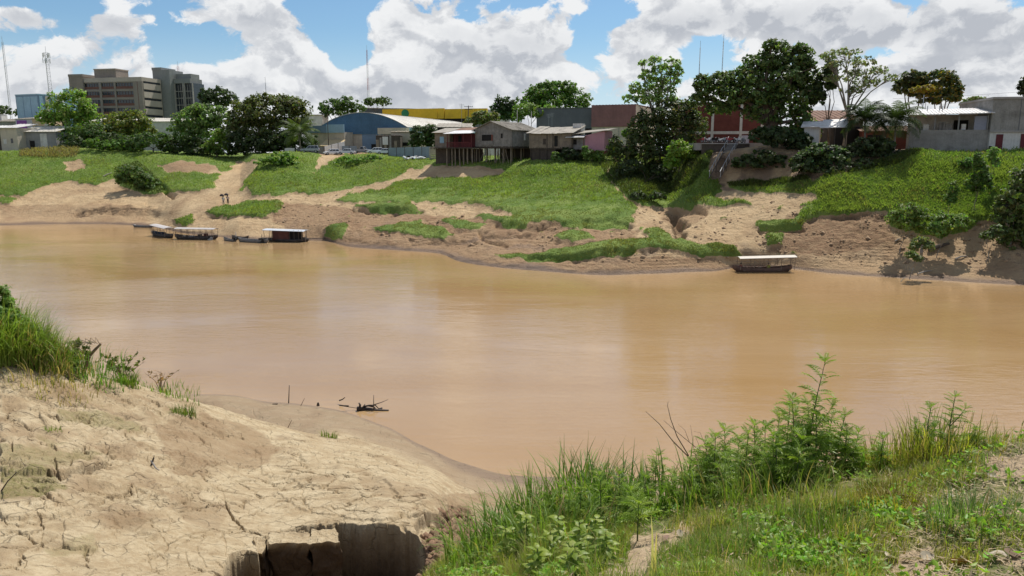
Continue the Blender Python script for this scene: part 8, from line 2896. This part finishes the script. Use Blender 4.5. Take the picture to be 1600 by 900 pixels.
def clay_block(label, corners, Yb, Yf, ztop_off, height, cut=6, seed=0, tilt=(0, 0)):
    """angular lump: top outline from photo columns at front/back depth, jagged sides"""
    gen = np.random.default_rng(seed)
    n = cut
    top = []
    (xl_b, xr_b, pyb), (xl_f, xr_f, pyf) = corners
    bm_v, bm_f = [], []
    G_ = 15
    H_ = 12
    ref = P((xl_f + xr_f) / 2, pyf, Yf)
    org = Vector((ref.x, (Yf + Yb) / 2, ref.z - height))
    def pt(u, v, w_):        # u 0..1 left-right, v 0..1 front-back, w 0..1 bottom-top
        Y = Yf + (Yb - Yf) * v
        px_ = (xl_f + (xr_f - xl_f) * u) * (1 - v) + (xl_b + (xr_b - xl_b) * u) * v
        py_ = pyf * (1 - v) + pyb * v
        q_ = P(px_, py_, Y)
        q_.z -= height * (1 - w_)
        k = (1 - w_)
        q_.x += -.10 * k * (u - .5) * 2 * height * .3
        q_.y += .18 * k * (1 - v) * height
        return q_
    idx = {}
    def vid(i, j, k):
        key = (i, j, k)
        if key not in idx:
            q_ = pt(i / G_, j / G_, k / H_)
            nz_ = .030 if k == H_ else .085
            s_ = 2.7
            dx_ = float(fbm(np.array([q_.y * s_ + 3.1 * seed]), np.array([q_.z * s_]), 4)[0]) * .10
            dy_ = float(fbm(np.array([q_.x * s_ + 7 + seed]), np.array([q_.z * s_ * .7]), 4)[0]) * .13
            dz_ = float(fbm(np.array([q_.x * s_ + 1]), np.array([q_.y * s_ + seed]), 3)[0]) * (.035 if k == H_ else .06)
            idx[key] = len(bm_v)
            bm_v.append(tuple(Vector((q_.x + dx_ + gen.uniform(-.006, .006), q_.y + dy_, q_.z + dz_ + gen.uniform(-.006, .006))) - org))
        return idx[key]
    def quad(f_, A, B):
        for a in range(A):
            for b_ in range(B):
                bm_f.append((vid(*f_(a, b_)), vid(*f_(a + 1, b_)), vid(*f_(a + 1, b_ + 1)), vid(*f_(a, b_ + 1))))
    quad(lambda a, b_: (a, b_, H_), G_, G_)
    quad(lambda a, b_: (a, 0, b_), G_, H_)
    quad(lambda a, b_: (G_, a, b_), G_, H_)
    quad(lambda a, b_: (G_ - a, G_, b_), G_, H_)
    quad(lambda a, b_: (0, G_ - a, b_), G_, H_)
    lump = 'lump' in label
    me = bpy.data.meshes.new('clay_block')
    me.from_pydata(bm_v, [], bm_f)
    zz = np.array([v[2] for v in bm_v])
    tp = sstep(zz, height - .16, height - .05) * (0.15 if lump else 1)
    for nm, arr in (('grass', tp * 0), ('wet', tp * 0), ('red', (1 - tp) * .85), ('moss', tp * 0), ('soil_shade', (1 - tp) * (.45 if lump else .85))):  # sides painted dark as if shaded, tops left pale as if sunlit
        add_attr(me, nm, arr)
    o = link('clay_block', me, M_NEAR, None, org)
    o.rotation_euler = (tilt[0], tilt[1], 0)
    tag(o, label, 'clay block', 'clay blocks broken off the scarp')


# crumbs of red earth below the collapsed edge
g = np.random.default_rng(55)
pr = (np.clip(rub + .5 * blur(rub, 8), 0, 1) * (uy < 930))[:-1, :-1].ravel()
pr = pr / pr.sum()
N2 = 900
idx = g.choice(len(pr), N2, p=pr)
ii, jj = np.divmod(idx, NGZ.shape[1] - 1)
s = np.minimum(g.gamma(1.5, .03, N2) + .02, .11)
vv = (ico[None] * g.uniform(.55, 1.45, (N2, 7, 3)) * s[:, None, None] + NGZ[ii, jj][:, None, :]).reshape(-1, 3)
o = link('earth_crumbs', np_mesh('earth_crumbs', vv, (np.arange(N2)[:, None, None] * 7 + icf[None]).reshape(-1, 3)), mat('red_crumb', (0.21, 0.13, 0.08), .95, .45, 3.0, bump=.4))
tag(o, 'loose reddish crumbs of earth below the collapsed mud edge', kind='stuff')

clay_block('thin brown slice of clay leaning at the left end of the broken scarp', ((392, 414, 840), (394, 408, 862)), 15.0, 14.5, 0, 1.4, seed=3, tilt=(0, .05))
clay_block('wide clay block with a dark undercut face in the middle of the scarp', ((420, 484, 832), (418, 482, 849)), 15.2, 14.6, 0, 1.5, seed=4)
clay_block('square clay block at the right end of the broken row', ((485, 520, 826), (484, 532, 847)), 15.2, 14.6, 0, 1.5, seed=5)

# ---------------------------------------------------------------- bent dead branch bush, twiggy bush, sticks and driftwood
def twig_bush(label, px, py, Y, hgt, seed, n=14, leafy=0, col=(0.06, 0.09, 0.03), lean=0.0, zf=zm_, leaf=.1):
    gq = random.Random(seed)
    q = P(px, py, Y)
    t = thing('twiggy_bush', label, 'bush', (q.x, Y, zf(q.x, Y)), 0, 'twiggy bushes on the mud bank')
    pts = []
    for i in range(n):
        a, s = gq.uniform(0, 6.28), gq.uniform(.2, .75)
        h_ = hgt * gq.uniform(.55, 1.0)
        e = Vector((math.cos(a) * s * hgt + lean * h_, math.sin(a) * s * hgt, h_))
        m1 = Vector((e.x * .3, e.y * .3, e.z * .55))
        MB().tube([(0, 0, -.05), m1, e], [.022 * hgt, .013 * hgt, .004], 5).build('stem', M_TWIG, t)
        for k in range(4):
            b0 = m1.lerp(e, gq.uniform(.1, .95))
            e2 = b0 + Vector((gq.uniform(-.25, .25), gq.uniform(-.25, .25), gq.uniform(-.05, .25))) * hgt
            MB().tube([b0, e2], [.006 * hgt, .003], 4).build('twig', M_TWIG, t)
            pts += [b0.lerp(e2, gq.uniform(.2, 1.0)) for _ in range(leafy)]
    if pts:
        gen = np.random.default_rng(seed)
        p_ = np.array([list(x) for x in pts])
        v, f, c = leaf_cards(p_, gen.normal(0, .5, p_.shape) + np.array([0, 0, .6]), leaf, leaf_cols(col, len(p_), gen.normal(0, 1, len(p_)), gen), .6, 2.2, .2, gen)
        link('foliage', np_mesh('foliage', v, f, c), M_WEED, t)
    return t


twig_bush('grey leaved bush beside the bent dead branch on the crest', 120, 590, 25.6, 1.05, 5, 12, 5, (0.065, 0.078, 0.035), .0, leaf=.10)
twig_bush('small twiggy bush standing alone on the crest above the water', 193, 606, 27.4, 1.15, 6, 12, 4, (0.075, 0.095, 0.035), .0, leaf=.09)
twig_bush('sparse red brown weed stalks on the low end of the crest', 252, 626, 28.6, .95, 7, 7, 1, (0.14, 0.095, 0.06), .12, leaf=.07)
q = P(132, 586, 25.8)
t = thing('dead_branch', 'bent dead branch pointing up right from the crest', 'branch', (q.x, 25.8, zm_(q.x, 25.8)))
base = Vector(t.location)
MB().tube([P(128, 590, 25.8) - base, P(140, 556, 25.8) - base, P(150, 545, 25.8) - base, P(158, 537, 25.8) - base], [.07, .06, .05, .035], 7).build('limb', M_TWIG, t)
for i in range(9):
    a = P(156 - i * 4, 538 - (i % 3) * 1.0, 25.8) - base
    b2 = P(150 - i * 8, 532 + i * 1.2, 25.8 + .15 * i) - base
    MB().tube([a, b2 + Vector((0, 0, .12)), b2 - Vector((.05, 0, .12))], [.014, .010, .005], 4).build('twig', M_TWIG, t)


def stick(label, pts, r, m=None, zoff=0.0, cat='stick', group='sticks on the mud and in the shallows'):
    q0 = P(*pts[0])
    t = MB().tube([P(*x) - q0 for x in pts], [r * (1 - .5 * i / max(1, len(pts) - 1)) for i in range(len(pts))], 6).build('stick', m or M_WOODD, None, loc=q0)
    tag(t, label, cat, group)
    return t


stick('thin upright stake in the shallows beyond the wet mud', [(451, 630, 42.5), (452, 602, 42.5)], .035)
stick('forked stick leaning at the rim of the mossy clods', [(0, 770, 14.7), (12, 752, 14.5), (26, 738, 14.3)], .018)
stick('short forked stick stuck upright in the pale mud', [(236, 728, 18.9), (240, 716, 18.8), (241, 712, 18.8)], .03)
stick('pale splinter at the foot of the forked stick', [(236, 720, 18.8), (244, 732, 18.6), (249, 735, 18.6)], .025, M_WOOD)
stick('dark peg standing in the mud below the forked stick', [(182, 763, 16.9), (182, 756, 16.8)], .02)
stick('second dark peg in the mud, farther right', [(216, 770, 16.6), (217, 765, 16.6), (218, 763, 16.6)], .016)
stick('slanting twig above the mossy clods', [(103, 692, 19.8), (108, 674, 19.8)], .02)
stick('short stub in the shallows right of the stake', [(497, 634, 41.6), (497, 629, 41.6)], .10)
stick('small snag far out in the shallows', [(530, 626, 43.2), (535, 624, 43.2), (539, 621, 43.2)], .05)
stick('leaning twig at the edge of the wet flat', [(449, 670, 33.0), (456, 656, 33.0)], .02, M_TWIG)
stick('dark floating stub at the top of the wet flat', [(426, 632, 42.3), (434, 631, 42.3)], .06)
stick('thin twig on the wet flat under the stake', [(470, 634, 41.5), (476, 622, 41.5)], .02, M_TWIG)

q = PZ(582, 640, 0)
t = thing('driftwood', 'tangled black driftwood log lying in the shallows off the mud flat', 'driftwood', (q.x, q.y, 0))
base = Vector(t.location)
for i, (nm, pts, r) in enumerate([('log', [(558, 638, .05), (574, 640, .1), (590, 643, .1), (608, 646, .08)], .14), ('branch', [(562, 640, .1), (563, 632, .35), (561, 629, .5)], .09), ('branch', [(566, 638, .15), (570, 632, .4)], .06),
                                  ('branch', [(568, 636, .2), (578, 633, .35), (586, 634, .35), (592, 640, .2)], .06), ('branch', [(592, 643, .1), (597, 638, .3)], .10), ('branch', [(585, 641, .1), (584, 633, .45), (584, 617, 1.0)], .035), ('branch', [(584, 632, .4), (596, 628, .5), (606, 625, .6)], .03),
                                  ('branch', [(545, 634, .03), (530, 633, .02), (558, 638, .06)], .04), ('branch', [(575, 634, .3), (584, 636, .3), (588, 641, .1)], .06)]):
    p_ = []
    for (px_, py_, z_) in pts:
        g0 = PZ(px_, 641, 0.0)
        pz = P(px_, py_, g0.y)
        p_.append(Vector((pz.x, g0.y + .1 * math.sin(i * 2.0 + px_), max(pz.z, .02))) - base)
    n = len(p_)
    MB().tube(p_, [r * (1 - .6 * k / (n - 1)) for k in range(n)], 7).build(nm, M_HULL, t, smooth=True)

# bleached stump and driftwood on the far right slope
q = P(1446, 330, 94.5)
t = thing('tree_stump', 'bleached forked stump standing in the shrubs of the right slope', 'stump', (q.x, 94.5, gz(q.x, 94.5)))
MB().tube([(0, 0, -.3), (.05, 0, 1.0), (.0, 0, 2.0)], [.2, .16, .1], 7).build('trunk', M_BARKL, t)
MB().tube([(.03, 0, 1.2), (-.5, 0, 1.9)], [.1, .05], 6).build('limb', M_BARKL, t)
for lab, a, b, r in (('dark fallen log among the shrubs beside the bleached stump', (1458, 325, 94.2), (1488, 333, 94.4), .28), ('pale stick lying on the brow left of the bleached stump', (1404, 318, 97), (1414, 314, 97), .12), ('grey drift log on the lit mud at the foot of the right slope', (1498, 352, 92.0), (1516, 346, 92.2), .12),
                     ('pale pole lying on the left grass slope', (160, 262, 186), (173, 256, 188), .14), ('grey driftwood limb above the waterline at right', (1440, 366, 89.6), (1462, 356, 90.2), .10)):
    A, B = P(*a), P(*b)
    A.z, B.z = gz(A.x, A.y) + r * 1.2, gz(B.x, B.y) + r * 1.4
    o = MB().tube([Vector(), (B - A) * .5 + Vector((0, 0, .1)), B - A], [r, r * .9, r * .6], 7).build('fallen_log', M_BARKL if 'dark' not in lab else M_WOODD, None, loc=A)
    tag(o, lab, 'log', 'fallen wood on the far slopes')
